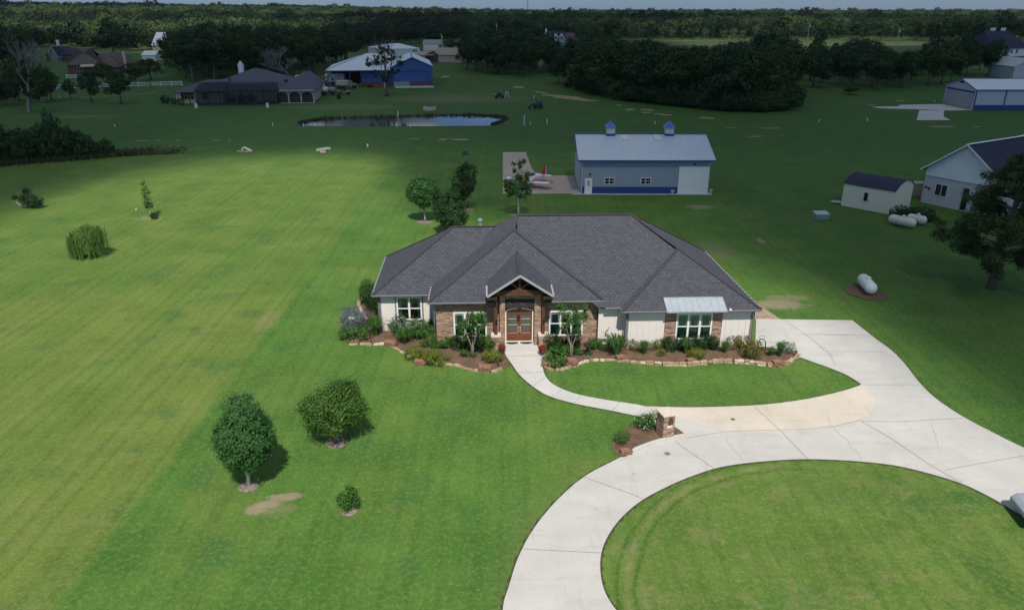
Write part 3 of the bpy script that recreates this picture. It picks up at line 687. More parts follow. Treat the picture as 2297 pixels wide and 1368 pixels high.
def ring(x, y, rx, ry, name='mulch_ring', lab=None, n=22, z=0.06, mat='ringmulch'):
    c = G(x, y); rr = random.Random(int(x)); vs = [(0, 0, z)]; 
    for rad, hz_ in ((0.45, z * 1.1), (0.8, z), (1.0, 0.004)):
        for k in range(n):
            a = 2 * math.pi * k / n; j = rr.uniform(.93, 1.06); vs.append((rad * rx * math.cos(a) * j, rad * ry * math.sin(a) * j, hz_ * rr.uniform(.7, 1.3) + (0.004 if rad == 1 else 0)))
    fs = [(0, 1 + k, 1 + (k + 1) % n) for k in range(n)]
    for i in range(2):
        for k in range(n): a = 1 + i * n + k; b = 1 + i * n + (k + 1) % n; fs.append((a, a + n, b + n, b))
    mb = MB(); mb.add(vs, fs); o = mb.build(name, M[mat], smooth=True); o.location = c; o['kind'] = 'structure'; return o
ring(557, 1091, 0.5, 0.48); ring(755, 993, 0.62, 0.55); ring(783, 1146, 0.42, 0.38)
ring(953, 498, 0.95, 0.8); ring(1046, 470, 1.0, 0.6); ring(1163, 483, 0.9, 0.7)
# oval mulch bed with a metal rim round the nearest tank
tc = G(1941, 657)
th_ = R(-70)
ov = [Vector((tc.x + 1.85 * math.cos(a) * math.cos(th_) - 1.5 * math.sin(a) * math.sin(th_), tc.y + 1.85 * math.cos(a) * math.sin(th_) + 1.5 * math.sin(a) * math.cos(th_), 0)) for a in [2 * math.pi * k / 40 for k in range(40)]]
ovb = sheet('mulch_bed', ov, 0.05, M['mulch'], 0.1)
mb = MB(); mb.tube([(p.x, p.y, 0.06) for p in ov + [ov[0]]], 0.03, 6); mb.build('edging', M['bark'], ovb)
# ------------------------------------------------------------------ foliage
def unit(rg, n):
    v = rg.normal(size=(n, 3)); return v / np.linalg.norm(v, axis=1, keepdims=True)
def leaves(cent, nrm, size, rg, aspect=0.62, droop=0.0):
    n = len(cent); nrm = nrm / np.linalg.norm(nrm, axis=1, keepdims=True)
    r = unit(rg, n); u = np.cross(nrm, r); u /= np.linalg.norm(u, axis=1, keepdims=True) + 1e-9; w_ = np.cross(nrm, u)
    s = (size * rg.uniform(.6, 1.25, n))[:, None]
    V = np.stack([cent + u * s * .5, cent + w_ * s * .5 * aspect, cent - u * s * .5, cent - w_ * s * .5 * aspect], 1)
    V[:, 0] += nrm * s * -0.08
    return V.reshape(-1, 3)
def quads_mesh(name, V, mat):
    n = len(V) // 4; me = bpy.data.meshes.new(name)
    me.vertices.add(len(V)); me.vertices.foreach_set('co', V.astype(np.float32).ravel())
    me.loops.add(4 * n); me.loops.foreach_set('vertex_index', np.arange(4 * n, dtype=np.int32))
    me.polygons.add(n); me.polygons.foreach_set('loop_start', np.arange(0, 4 * n, 4, dtype=np.int32)); me.polygons.foreach_set('loop_total', np.full(n, 4, dtype=np.int32))
    me.update(calc_edges=True); me.materials.append(mat); return me
def crown(blobs, n, leaf, seed, mat, clump=0.3, nclump=90, spread=0.5, shell=0.75, name='crown', aspect=0.62, upb=0.25):
    """leaf clusters gathered in clumps over and inside the blobs (cx,cy,cz,rx,ry,rz)"""
    rg = np.random.default_rng(seed); B = np.array(blobs, float)
    wts = (B[:, 3] * B[:, 4] + B[:, 4] * B[:, 5] + B[:, 3] * B[:, 5]); wts /= wts.sum()
    bi = rg.choice(len(B), nclump, p=wts); d = unit(rg, nclump)
    rad = rg.uniform(shell, 1.0, nclump)[:, None]
    cc = B[bi, :3] + d * B[bi, 3:] * rad
    # drop clump centres that lie deep inside another blob
    inside = np.zeros(nclump, bool)
    for b in B: inside |= ((((cc - b[:3]) / b[3:]) ** 2).sum(1) < 0.45)
    if inside.sum() < nclump - 4: cc = cc[~inside]; d = d[~inside]
    k = rg.integers(0, len(cc), n); cs = rg.uniform(.7, 1.3, len(cc))
    p = cc[k] + rg.normal(size=(n, 3)) * clump * spread * cs[k][:, None]
    # a few stray leaves through the volume
    m = n // 7; bi = rg.choice(len(B), m, p=wts); p[:m] = B[bi, :3] + unit(rg, m) * B[bi, 3:] * (rg.uniform(0, 1, m) ** 0.5)[:, None]
    nr = d[k] * 0.9 + (p - cc[k]) / (clump + 1e-6) * 0.7 + unit(rg, n) * 0.8; nr[:, 2] += upb
    return quads_mesh(name, leaves(p, nr, leaf, rg, aspect), mat)
def limbs(base_r, h, targets, seed, mat, fork=0.45, seg=7, wob=0.06, name='trunk', lean=(0, 0)):
    rr = random.Random(seed); mb = MB()
    top = Vector((lean[0], lean[1], h)); pts = [Vector((0, 0, -0.05))]
    N = 5
    for i in range(1, N + 1):
        f = i / N; pts.append(Vector((lean[0] * f + rr.uniform(-wob, wob) * h * .3, lean[1] * f + rr.uniform(-wob, wob) * h * .3, h * f)))
    mb.tube(pts, [base_r * 1.25] + [base_r * (1 - .55 * i / N) for i in range(1, N + 1)], seg)
    for t in targets:
        t = Vector(t); f = rr.uniform(fork, 0.95); i = min(int(f * N), N - 1); s = pts[i].lerp(pts[i + 1], f * N - i)
        mid = s.lerp(t, .5) + Vector((rr.uniform(-.1, .1), rr.uniform(-.1, .1), rr.uniform(.0, .2))) * (t - s).length
        r0 = base_r * .45 * (1.2 - f * .6)
        mb.tube([s, s.lerp(mid, .5) + Vector((0, 0, .03)), mid, t], [r0, r0 * .8, r0 * .55, r0 * .18], 5)
        for q in range(2):
            e = mid.lerp(t, rr.uniform(.2, .7)); o = Vector((rr.uniform(-1, 1), rr.uniform(-1, 1), rr.uniform(.1, 1))).normalized() * (t - s).length * .35
            mb.tube([e, e + o * .5 + Vector((0, 0, .02)), e + o], [r0 * .35, r0 * .25, r0 * .08], 4)
    return mb.mesh(name, mat, True)
def bare_tree_mesh(h, seed, spread=1.0, levels=5, r=0.2, name='branches', mat=None, z0=0.3, twig=3):
    rr = random.Random(seed); mb = MB()
    def grow(p, d, ln, rad, lv):
        q = p; path = [p]
        for i in range(3):
            d = (d + Vector((rr.uniform(-.25, .25), rr.uniform(-.25, .25), rr.uniform(-.1, .2)))).normalized(); q = q + d * ln / 3; path.append(q)
        mb.tube(path, [rad, rad * .85, rad * .72, rad * .58], 5 if lv > 2 else 3, cap=False)
        if lv <= 0: return
        for k in range(twig if lv < levels else twig + 1):
            a = rr.uniform(0, 6.28); dd = (d + Vector((math.cos(a), math.sin(a), rr.uniform(-.1, .5))) * spread * rr.uniform(.5, 1)).normalized()
            grow(path[rr.choice((2, 3, 3))], dd, ln * rr.uniform(.58, .82), rad * .55, lv - 1)
    grow(Vector((0, 0, -.1)), Vector((0, 0, 1)), h * z0, r, levels)
    return mb.mesh(name, mat or M['deadwood'], True)

def place(name, loc, label, cat, group=None, parts=(), rz=0.0, s=(1, 1, 1)):
    e = empty(name, loc, rz, label, cat, group); e.scale = s
    for pn, me in parts:
        o = bpy.data.objects.new(pn, me); col.objects.link(o); o.parent = e
    return e
def pxm(p):  # photo pixels per metre at a ground point
    return CF / (p.y * math.cos(PIT) + (CH - p.z) * math.sin(PIT))
def height_at(x, y, p): return max(ZY(x, y, p.y).z - p.z, 0.2)

# -- lawn trees in front
c = crown([(.15, 0, 2.8, 1.38, 1.35, 1.5), (.18, 0, 3.9, .92, .95, 1.15), (.1, 0, 2.1, 1.22, 1.2, .95), (.6, .1, 2.5, 1.0, 1.05, 1.0)], 24000, 0.105, 1, M['l_pear'], 0.22, 520, shell=.9)
tr = limbs(0.10, 2.6, [(.5, .3, 3.4), (-.5, 0, 3.3), (.2, -.5, 3.6), (-.2, .4, 3.9), (0, 0, 4.3)], 2, M['barkwhite'])
place('pear_tree', G(557, 1088), 'dense egg-shaped dark green tree with a white trunk standing nearest on the left lawn', 'tree', None, [('crown', c), ('trunk', tr)])
c = crown([(-.2, 0, 2.0, 1.55, 1.4, .8), (-.85, 0, 1.95, .95, 1.0, .75), (.95, .1, 2.2, .85, .9, .85), (.5, .2, 2.85, .85, .8, .55), (.0, -.2, 1.5, 1.25, 1.1, .6), (1.0, 0.2, 3.3, .32, .35, .3), (-.2, .1, 2.6, .9, .9, .5)], 17000, 0.12, 3, M['l_crape'], 0.30, 330, spread=.62, shell=.62)
tr = MB()
rr = random.Random(5)
for k in range(6):
    a = k * 1.05; e = Vector((math.cos(a) * .9, math.sin(a) * .8, 2.1)); tr.tube([(0.05 * math.cos(a), .05 * math.sin(a), -.02), (.12 * math.cos(a), .12 * math.sin(a), .5), e * .55 + Vector((0, 0, .1)), e], [.055, .045, .035, .012], 6)
tr = tr.mesh('trunk', M['barkpale'], True)
place('crape_myrtle', G(755, 990), 'wide bushy many-stemmed tree on a mulch ring in the front lawn', 'tree', None, [('crown', c), ('trunk', tr)])
c = crown([(0, 0, .62, .52, .5, .42), (.12, 0, 1.0, .3, .3, .3)], 1500, 0.10, 4, M['l_bright'], 0.16, 60, shell=.6)
place('small_shrub_tree', G(783, 1143), 'small bright green bush alone on a mulch ring, lowest on the lawn', 'shrub', None, [('foliage', c), ('stem', limbs(.03, .5, [(.2, 0, .8), (-.2, .1, .8)], 3, M['bark'], name='stem'))])

# -- willow: hanging strands
def willow():
    rg = np.random.default_rng(9); S = []; N = []
    for i in range(430):
        a = rg.uniform(0, 2 * math.pi); r = 1.75 * math.sqrt(rg.uniform(0, 1)); x, y = r * math.cos(a), r * math.sin(a) * .8
        top = 2.95 - .75 * (r / 1.75) ** 2 + rg.uniform(-.45, .25) + .22 * x; L_ = rg.uniform(.9, 2.7) * (1 - .22 * max(x, 0) / 1.75); dx = rg.normal() * .08; n = int(L_ / .075)
        zz = top - np.linspace(0, 1, n) * L_; keep = zz > 0.12
        px = x + dx * np.linspace(0, 1, n) + rg.normal(size=n) * .03; py = y + rg.normal(size=n) * .03
        S.append(np.stack([px, py, zz], 1)[keep])
    P = np.concatenate(S); n = len(P)
    out = P * np.array([1, 1, 0]) + unit(rg, n) * .5; out /= np.linalg.norm(out, axis=1, keepdims=True)
    dn = np.array([0, 0, -1.0]) + rg.normal(size=(n, 3)) * .25; u = dn / np.linalg.norm(dn, axis=1, keepdims=True); w_ = np.cross(out, u); w_ /= np.linalg.norm(w_, axis=1, keepdims=True)
    s = rg.uniform(.10, .17, n)[:, None]
    V = np.stack([P - u * s, P + w_ * s * .2, P + u * s, P - w_ * s * .2], 1).reshape(-1, 3)
    return quads_mesh('foliage', V, M['l_willow'])
place('willow_tree', G(203, 576), 'young weeping willow with strands hanging to the sunlit lawn', 'tree', None, [('foliage', willow()), ('trunk', limbs(.07, 2.4, [(.8, .2, 2.9), (-.8, .1, 2.8), (.2, -.6, 3.0), (0, .6, 2.9)], 4, M['bark']))], s=(1.05, 1.05, 1.0))
c = crown([(0, 0, 1.9, .55, .5, .55), (-.05, 0, 2.9, .42, .4, .6), (-.1, 0, 3.8, .45, .4, .5), (.15, 0, 1.3, .4, .4, .35)], 1700, 0.14, 6, M['l_bright'], 0.25, 60, shell=.4)
sap = place('young_tree', G(338, 489), 'slim young tree with sparse light green leaves between two stakes', 'tree', None, [('crown', c), ('trunk', limbs(.045, 3.2, [(.3, 0, 2.2), (-.3, .1, 2.8), (.1, .2, 3.6)], 5, M['barkpale']))])
for i, (x, y, lb) in enumerate([(311, 493, 'thin dark stake with a white top left of the slim young tree'), (352, 488, 'thin dark stake close right of the slim young tree')]):
    mb = MB(); mb.tube([(0, 0, -.05), (-.06, 0, 1.1)], .035, 6); r_ = empty('stake', G(x, y), 0, lb, 'stake', 'stakes round the young tree'); mb.build('post', M['bark'], r_)
    mb = MB(); mb.tube([(-.06, 0, 1.1), (-.07, 0, 1.28)], .05, 6); mb.build('tip', M['white'], r_)
c = crown([(.35, 0, 1.2, .85, .75, .75), (1.0, 0, .8, .75, .7, .6), (.55, 0, 2.1, .45, .4, .5), (-.9, 0, 1.35, .35, .3, .25)], 3800, 0.15, 7, M['l_dark'], 0.28, 130, shell=.55)
mb = MB(); mb.tube([(-.5, 0, -.05), (-.7, 0, .5), (-1.2, 0, 1.0)], [.09, .07, .03], 6); mb.tube([(-.5, 0, 0), (0, 0, .8), (.5, 0, 1.5)], [.09, .06, .03], 6)
place('leaning_shrub', G(60, 467), 'dark lopsided bush with a bare pale limb on the far left lawn', 'shrub', None, [('foliage', c), ('trunk', mb.mesh('trunk', M['barkpale'], True))], s=(1.15, 1.1, 1.0))

# -- trees behind the house
def ball(seed, n=5200, mat='l_pear', leaf=.16): return crown([(0, 0, 0, 1, 1, .95), (.3, 0, -.2, .8, .8, .75), (-.3, .1, -.15, .8, .8, .8), (0, 0, .3, .75, .75, .75)], n, leaf / 2, seed, M[mat], 0.15, 230, shell=.8)
p = G(953, 497)
c = crown([(0, 0, 3.55, 1.75, 1.6, 1.55), (.2, 0, 2.8, 1.5, 1.4, 1.1), (-.4, 0, 3.2, 1.5, 1.4, 1.2), (0, 0, 2.2, .7, .7, .8)], 8500, 0.19, 8, M['l_pear'], 0.33, 240, shell=.82)
place('ball_tree', p, 'round lollipop-shaped tree with a pale trunk left of the house roof', 'tree', None, [('crown', c), ('trunk', limbs(.11, 2.4, [(.8, 0, 3.4), (-.8, 0, 3.4), (0, .7, 3.6), (.2, -.5, 3.8)], 6, M['barkpale']))])
p = G(1014, 524)
c = crown([(-.2, 0, 2.3, 1.85, 1.6, 1.35), (-.2, 0, 3.4, 1.4, 1.3, 1.0), (.3, 0, 1.5, 1.5, 1.4, 1.0), (.25, 0, 4.3, .8, .8, .7), (1.5, 0, 2.9, .4, .4, .3), (-1.5, 0, 2.7, .5, .5, .5)], 9000, 0.18, 9, M['l_dark'], 0.34, 230, shell=.65)
place('evergreen_tree', p, 'dark full tree rising right behind the left end of the house roof', 'tree', None, [('crown', c), ('trunk', limbs(.13, 2.6, [(.8, 0, 3.4), (-.8, 0, 3.4), (0, .7, 3.6)], 7, M['bark']))])
p = G(1045, 471)
c = crown([(-.1, 0, 3.1, 1.55, 1.3, 1.4), (.1, 0, 4.3, 1.2, 1.1, .9), (-.5, 0, 2.0, 1.0, 1.0, .7), (.9, 0, 4.7, .6, .5, .3), (0.1, 0, 5.1, .5, .5, .4)], 5200, 0.2, 10, M['l_dark'], 0.36, 150, shell=.6)
place('evergreen_tree', p, 'darker ragged tree set back between the round tree and the apron', 'tree', None, [('crown', c), ('trunk', limbs(.1, 2.6, [(.8, 0, 3.4), (-.8, 0, 3.4), (0, .7, 4.6)], 8, M['barkpale']))])
p = G(1163, 483)
c = crown([(-.2, 0, 3.3, 1.6, 1.4, 1.05), (.2, 0, 2.75, 1.4, 1.2, .75), (0, 0, 4.9, .75, .7, .8), (-.1, 0, 5.9, .65, .5, .5), (1.1, 0, 4.5, .3, .3, .5), (-1.3, 0, 3.8, .4, .4, .6), (1.4, 0, 3.3, .35, .4, .6), (.5, 0, 6.1, .25, .2, .25)], 4300, 0.2, 11, M['l_shrub'], 0.3, 130, shell=.45)
place('young_oak', p, 'open-branched young tree with slim white trunk in front of the aeroplane', 'tree', None, [('crown', c), ('trunk', limbs(.1, 4.6, [(.9, 0, 3.9), (-1.0, 0, 4.1), (.4, .4, 5.4), (-.3, .3, 5.6), (1.1, 0, 4.6)], 9, M['barkwhite'], fork=.5))])

# -- big pine at the right edge
def pine():
    rr = random.Random(4); bl = []; mb = MB()
    mb.tube([(0, 0, -.1), (.1, 0, 2.5), (.35, 0, 5), (.5, .1, 7.6), (.6, .1, 9.6)], [.36, .28, .24, .15, .05], 9)
    spec = [(2.4, 3.4), (2.9, 3.8), (3.5, 4.3), (4.2, 4.2), (4.9, 4.1), (5.6, 3.7), (6.4, 3.2), (7.2, 2.8), (8.0, 2.1), (8.8, 1.6), (9.5, .9)]
    for i, (z, L_) in enumerate(spec):
        for k in range(5):
            a = i * 1.3 + k * 1.257 + rr.uniform(-.3, .3); l2 = L_ * rr.uniform(.7, 1.08); b = Vector((.07 * z, 0, z)); e = b + Vector((math.cos(a) * l2, math.sin(a) * l2, rr.uniform(-.15, .7)))
            m_ = b.lerp(e, .55) + Vector((0, 0, .2)); mb.tube([b, m_, e], [.085, .05, .015], 5)
            for f, s in ((.55, .62), (.8, .72), (1.0, .62)):
                q = b.lerp(e, f); bl.append((q.x + rr.uniform(-.3, .3), q.y + rr.uniform(-.3, .3), q.z + .12, s * rr.uniform(.7, 1.25), s * rr.uniform(.7, 1.25), s * .5))
    return crown(bl, 52000, 0.24, 12, M['l_pine'], 0.34, 900, spread=.62, shell=.5, aspect=.34), mb.mesh('trunk', M['bark'], True)
c, tr = pine()
place('pine_tree', G(2222, 648), 'large dark pine at the right edge of the picture', 'tree', None, [('crown', c), ('trunk', tr)], rz=.4, s=(1.06, 1.06, 1.06))

# -- bed plants -------------------------------------------------------------
def shrubm(mat, seed, n=2000, leaf=.075, name='foliage'):
    return crown([(0, 0, .48, .5, .48, .45), (.2, .1, .6, .34, .34, .34), (-.2, 0, .55, .36, .36, .36), (0, -.1, .25, .46, .46, .25)], n, leaf, seed, M[mat], 0.13, 90, shell=.7, name=name)
def blades(mat, seed, n=170, h=1.0, r=.5, wd=.028, name='foliage', lean=.55):
    rg = np.random.default_rng(seed); V = []
    for i in range(n):
        a = rg.uniform(0, 6.283); b = rg.uniform(0, .12); ln = h * rg.uniform(.7, 1.1); o = np.array([math.cos(a), math.sin(a), 0]); sd_ = np.array([-math.sin(a), math.cos(a), 0]) * wd; k = rg.uniform(.15, 1) * lean
        pts = [o * b + np.array([0, 0, 0.0]), o * (b + r * k * .5) + np.array([0, 0, ln * .6]), o * (b + r * k * 1.5) + np.array([0, 0, ln * .95]), o * (b + r * k * 2.6) + np.array([0, 0, ln * (.95 - .35 * k)])]
        ws = [1, .9, .6, .1]
        for q in range(3): V += [pts[q] - sd_ * ws[q], pts[q] + sd_ * ws[q], pts[q + 1] + sd_ * ws[q + 1], pts[q + 1] - sd_ * ws[q + 1]]
    return quads_mesh(name, np.array(V), M[mat])
PM = {'g': [shrubm('l_shrub', s) for s in (21, 22, 23)], 'd': [shrubm('l_dark', s, 2200) for s in (24, 25)], 'm': [shrubm('l_mound', s, 2600, .06) for s in (26, 27)],
      'n': [shrubm('l_nand', s, 1000, .08) for s in (28, 29)], 'y': [shrubm('l_grey', s, 800, .09) for s in (30, 31)], 'b': [shrubm('l_bright', s, 1000, .08) for s in (37, 38)],
      'G': [blades('l_blade', s) for s in (32, 33)], 'F': [blades('l_shrub', 34, 420, .8, .5, .012)], 'L': [crown([(0, 0, .7, .55, .5, .35), (0, 0, .3, .5, .5, .3)], 2600, .07, 35, M['l_sage'], .12, 160, shell=.6, name='foliage', aspect=.3)],
      'H': [blades('l_bright', s, 220, .8, .45, .02) for s in (39,)]}
NM = {'g': ('green_shrub', 'shrub'), 'd': ('dark_shrub', 'shrub'), 'm': ('mound_shrub', 'shrub'), 'n': ('nandina_shrub', 'shrub'), 'y': ('grey_green_shrub', 'shrub'), 'b': ('bright_shrub', 'shrub'),
      'G': ('spiky_grass_plant', 'plant'), 'F': ('fine_grass_tuft', 'plant'), 'L': ('lavender_bush', 'bush'), 'H': ('lily_clump', 'plant')}
PL = [  # kind, base x, base y, width px, height px, label
 ('L', 793, 752, 62, 54, 'purple-flowered bush at the left tip of the flower bed'),
 ('b', 800, 768, 56, 38, 'low bright green bush in front of the purple-flowered bush'),
 ('g', 775, 766, 28, 24, 'small dark bush at the outermost left corner of the bed'),
 ('F', 842, 760, 44, 42, 'fine grassy tuft at the left corner of the house'),
 ('n', 838, 733, 40, 34, 'rusty green bush below the left house corner'),
 ('d', 838, 708, 40, 62, 'tall dark bush growing against the left side wall'),
 ('g', 822, 690, 30, 60, 'flowering bush outside the far left side wall'),
 ('n', 828, 665, 26, 30, 'yellowish bush peeping out behind the left roof corner'),
 ('g', 886, 748, 30, 28, 'round bush under the left edge of the left window'),
 ('y', 908, 762, 56, 50, 'big loose grey green bush below the left window'),
 ('y', 912, 735, 20, 38, 'upright whitish shoot in front of the left window'),
 ('g', 945, 762, 42, 44, 'mid green bush right below the left window'),
 ('d', 960, 745, 36, 28, 'dark bush in the corner where the stone front begins'),
 ('F', 906, 778, 46, 36, 'wispy grass tuft near the bend of the rock edging'),
 ('H', 936, 768, 30, 26, 'small spiky clump in front of the big loose bush'),
 ('b', 965, 784, 30, 46, 'tall bright bush at the stone corner'),
 ('g', 980, 785, 30, 20, 'low bush right of the tall bright bush'),
 ('g', 1001, 785, 27, 27, 'small round bush left of the stone front window'),
 ('d', 1030, 788, 36, 34, 'first dark bush under the left stone-wall window'),
 ('d', 1062, 790, 38, 34, 'second dark bush under the left stone-wall window'),
 ('g', 1090, 792, 32, 38, 'bright bush beside the left porch pedestal'),
 ('H', 948, 786, 20, 18, 'tiny lily clump by the rock edging'),
 ('m', 929, 810, 42, 30, 'yellow green rounded mound nearest the rock bend'),
 ('m', 977, 820, 54, 32, 'widest yellow green mound on the rock edging'),
 ('m', 1104, 818, 40, 32, 'rounded mound at the left side of the walkway'),
 ('H', 1041, 805, 24, 18, 'little blue green clump left of the crape myrtle stems'),
 ('g', 1062, 804, 16, 12, 'tiny tuft right of the left crape myrtle stems'),
 ('d', 1247, 797, 46, 46, 'large dark bush right of the right porch pedestal'),
 ('d', 1285, 790, 36, 44, 'large dark bush behind the right crape myrtle'),
 ('b', 1246, 826, 52, 40, 'bushy bright green clump at the right side of the walkway'),
 ('H', 1268, 812, 34, 32, 'grassy clump beside the right crape myrtle stems'),
 ('g', 1297, 801, 22, 18, 'little round bush right of the crape myrtle stems'),
 ('g', 1329, 788, 26, 28, 'first bush right of the bird bath'),
 ('g', 1352, 788, 28, 26, 'second bush right of the bird bath'),
 ('y', 1362, 772, 30, 44, 'tall pale sparse bush in front of the recessed wall'),
 ('g', 1376, 784, 24, 24, 'mid green bush at the end of the recessed wall'),
 ('n', 1396, 782, 26, 26, 'reddish bush before the inner wall corner'),
 ('G', 1384, 806, 60, 46, 'large spiky grass plant with long arching blades'),
 ('n', 1420, 790, 28, 26, 'reddish bush right of the large spiky grass plant'),
 ('n', 1443, 785, 20, 22, 'small nandina left of the middle of the right bed'),
 ('F', 1445, 800, 32, 30, 'blue green fine grass in the right bed'),
 ('n', 1463, 790, 22, 22, 'small nandina in the middle of the white garage wall'),
 ('n', 1480, 788, 22, 26, 'nandina just left of the stone around the right window'),
 ('m', 1483, 802, 20, 18, 'low clump with yellow flowers below the right window'),
 ('d', 1503, 792, 30, 34, 'leftmost dark bush of the hedge under the right window'),
 ('d', 1528, 790, 28, 32, 'second dark bush of the hedge under the right window'),
 ('G', 1539, 800, 34, 36, 'dark spiky plant in front of the right window hedge'),
 ('d', 1553, 788, 28, 32, 'middle dark bush of the hedge under the right window'),
 ('d', 1577, 789, 30, 36, 'fourth dark bush of the hedge under the right window'),
 ('d', 1599, 789, 26, 36, 'rightmost dark bush of the hedge under the right window'),
 ('m', 1563, 810, 34, 28, 'yellow green bush leaning over the rock edging'),
 ('F', 1627, 797, 28, 26, 'fine green tuft before the right white wall'),
 ('n', 1645, 787, 38, 30, 'left bush of the low reddish hedge by the garage corner'),
 ('n', 1670, 786, 34, 30, 'right bush of the low reddish hedge by the garage corner'),
 ('n', 1691, 809, 48, 42, 'big reddish green bush hanging towards the right rock edging'),
 ('y', 1768, 797, 28, 28, 'pale loose shrub at the right tip of the bed'),
 ('F', 1750, 806, 28, 34, 'feathery green plant near the right tip of the bed'),
 ('G', 1729, 804, 26, 22, 'dark grassy clump near the right tip of the bed'),
 ('b', 1396, 1000, 34, 34, 'round green bush in the mailbox bed'),
 ('g', 1322, 799, 14, 8, 'tiny seedling in the mulch left of the spiky grass'),
]
pc = {}
for i, (k, x, y, wpx, hpx, lb) in enumerate(PL):
    p = G(x, y - 2); s = pxm(p); W_ = wpx / s; H_ = height_at(x, y - hpx, p) * .97
    # foot sits a little behind the lowest leaves
    p = Vector((p.x, p.y + W_ * .25, 0.04)); H_ = max(height_at(x, y - hpx, p), .15)
    me = PM[k][pc.get(k, 0) % len(PM[k])]; pc[k] = pc.get(k, 0) + 1
    o = bpy.data.objects.new(NM[k][0], me); col.objects.link(o); o.location = p; o.rotation_euler = (0, 0, i * 1.7)
    base = {'G': (1.6, .95), 'F': (1.4, .8), 'H': (1.2, .76)}.get(k, (1.08, .98))
    o.scale = (W_ * 1.26 / base[0], W_ * 1.2 / base[0], H_ * 1.14 / base[1]); tag(o, lb, NM[k][1], 'plants in the flower beds')
o = bpy.data.objects.new('weed_tuft', PM['d'][0]); col.objects.link(o); o.location = G(347, 491); o.scale = (.8, .8, .8); tag(o, 'dark weedy tuft at the foot of the slim young tree', 'weed')
# rose bush with pale blossoms in the mailbox bed
p = G(1447, 968)
c = crown([(0, .2, .55, .6, .5, .42), (.45, .3, .7, .4, .35, .4)], 1700, .085, 41, M['l_shrub'], .16, 90, shell=.6, name='foliage')
f = crown([(0, .15, .6, .62, .5, .42), (.4, .25, .75, .35, .3, .35)], 60, .10, 42, M['l_white'], .12, 30, shell=.95, name='blossoms')
place('rose_bush', p, 'leafy bush with cream blossoms beside the stone mailbox', 'bush', None, [('foliage', c), ('blossoms', f)])
# crape myrtles in the bed
def myrtle(seed, h, wd):
    rr = random.Random(seed); mb = MB(); bl = []
    for k in range(5):
        a = k * 1.256 + .3; e = Vector((math.cos(a) * wd * .38, math.sin(a) * wd * .3, h * .62)); mb.tube([(.05 * math.cos(a), .05 * math.sin(a), -.02), (.10 * math.cos(a), .1 * math.sin(a), h * .3), e], [.024, .018, .009], 6)
        for q in range(5):
            t_ = e + Vector((rr.uniform(-.35, .35) * wd * .7, rr.uniform(-.3, .3) * wd * .6, rr.uniform(-.1, .36) * h)); mb.tube([e, e.lerp(t_, .5), t_], [.012, .01, .004], 3); bl.append((t_.x, t_.y, t_.z, .2, .2, .3))
            t_ = e.lerp(t_, .5); bl.append((t_.x, t_.y, t_.z, .18, .18, .2))
    return crown(bl, 4800, .095, seed, M['l_shrub'], .16, 200, shell=.3), mb.mesh('trunk', M['barkpale'], True)
for x, y, top, wd, s, lb in ((1060, 804, 703, 1.5, 51, 'slim crape myrtle in front of the left stone-wall window'), (1281, 812, 680, 1.75, 53, 'crape myrtle with splayed pale stems in front of the right stone-wall window')):
    p = G(x, y); c, tr = myrtle(s, height_at(x, top, p), wd); place('crape_myrtle', p, lb, 'tree', 'crape myrtles by the porch', [('crown', c), ('trunk', tr)])

# -- edging rocks -----------------------------------------------------------
def rock_mesh(seed, mat):
    import bmesh
    rr = random.Random(seed); bm = bmesh.new(); bmesh.ops.create_cube(bm, size=1)
    bmesh.ops.subdivide_edges(bm, edges=bm.edges, cuts=2, use_grid_fill=True)
    for v in bm.verts:
        l = v.co.length; v.co *= (1 - .18 * max(0, l - .55)) ; v.co += Vector([rr.uniform(-.075, .075) for _ in range(3)])
    for v in bm.verts: v.co.z += .42
    me = bpy.data.meshes.new('rock'); bm.to_mesh(me); bm.free(); me.materials.append(M[mat]); return me
RK = [rock_mesh(s, ('rock', 'rock2', 'rock3', 'rock2')[s % 4]) for s in range(8)]; RB = [rock_mesh(s + 20, 'rockred') for s in range(3)]
def edge_rocks(pts, grp, lab, step=.52, seed=1, rows=1):
    rr = random.Random(seed); path = smooth_path([G(*p) for p in pts], 12); d = 0; acc = rr.uniform(0, .3)
    for i in range(len(path) - 1):
        seg = path[i + 1] - path[i]; L_ = seg.length; t0 = 0
        while acc <= L_ - t0:
            t0 += acc; q = path[i].lerp(path[i + 1], t0 / L_); ln = step * rr.uniform(.6, 1.25)
            for r_ in range(rows):
                o = bpy.data.objects.new('edging_rock', rr.choice(RK)); col.objects.link(o); z = .13 * r_
                n = Vector((-seg.y, seg.x, 0)).normalized() * rr.uniform(-.05, .05)
                o.location = (q.x + n.x, q.y + n.y, z); o.rotation_euler = (rr.uniform(-.08, .08), rr.uniform(-.08, .08), math.atan2(seg.y, seg.x) + rr.uniform(-.2, .2))
                o.scale = (ln * .98, rr.uniform(.16, .27), rr.uniform(.10, .15)); tag(o, lab, 'rock', grp)
            acc = ln
        acc -= (L_ - t0)
edge_rocks([(785, 772), (830, 774), (866, 773), (882, 779), (902, 792), (926, 805)], 'edging rocks at the left end of the bed', 'pale limestone block edging the left end of the flower bed', seed=2)
edge_rocks([(930, 810), (965, 815), (1010, 819), (1055, 830), (1095, 835), (1122, 830)], 'edging rocks before the yellow green mounds', 'pale limestone block edging the bed left of the walkway', seed=3)
edge_rocks([(1219, 792), (1222, 808), (1224, 824), (1246, 831), (1280, 825)], 'edging rocks beside the walkway', 'pale limestone block edging the bed just right of the walkway', seed=4, step=.42)
edge_rocks([(1290, 824), (1312, 813), (1350, 809), (1400, 811), (1450, 816)], 'edging rocks under the spiky grass', 'limestone block in the curved edging below the spiky grass plant', seed=5, step=.42)
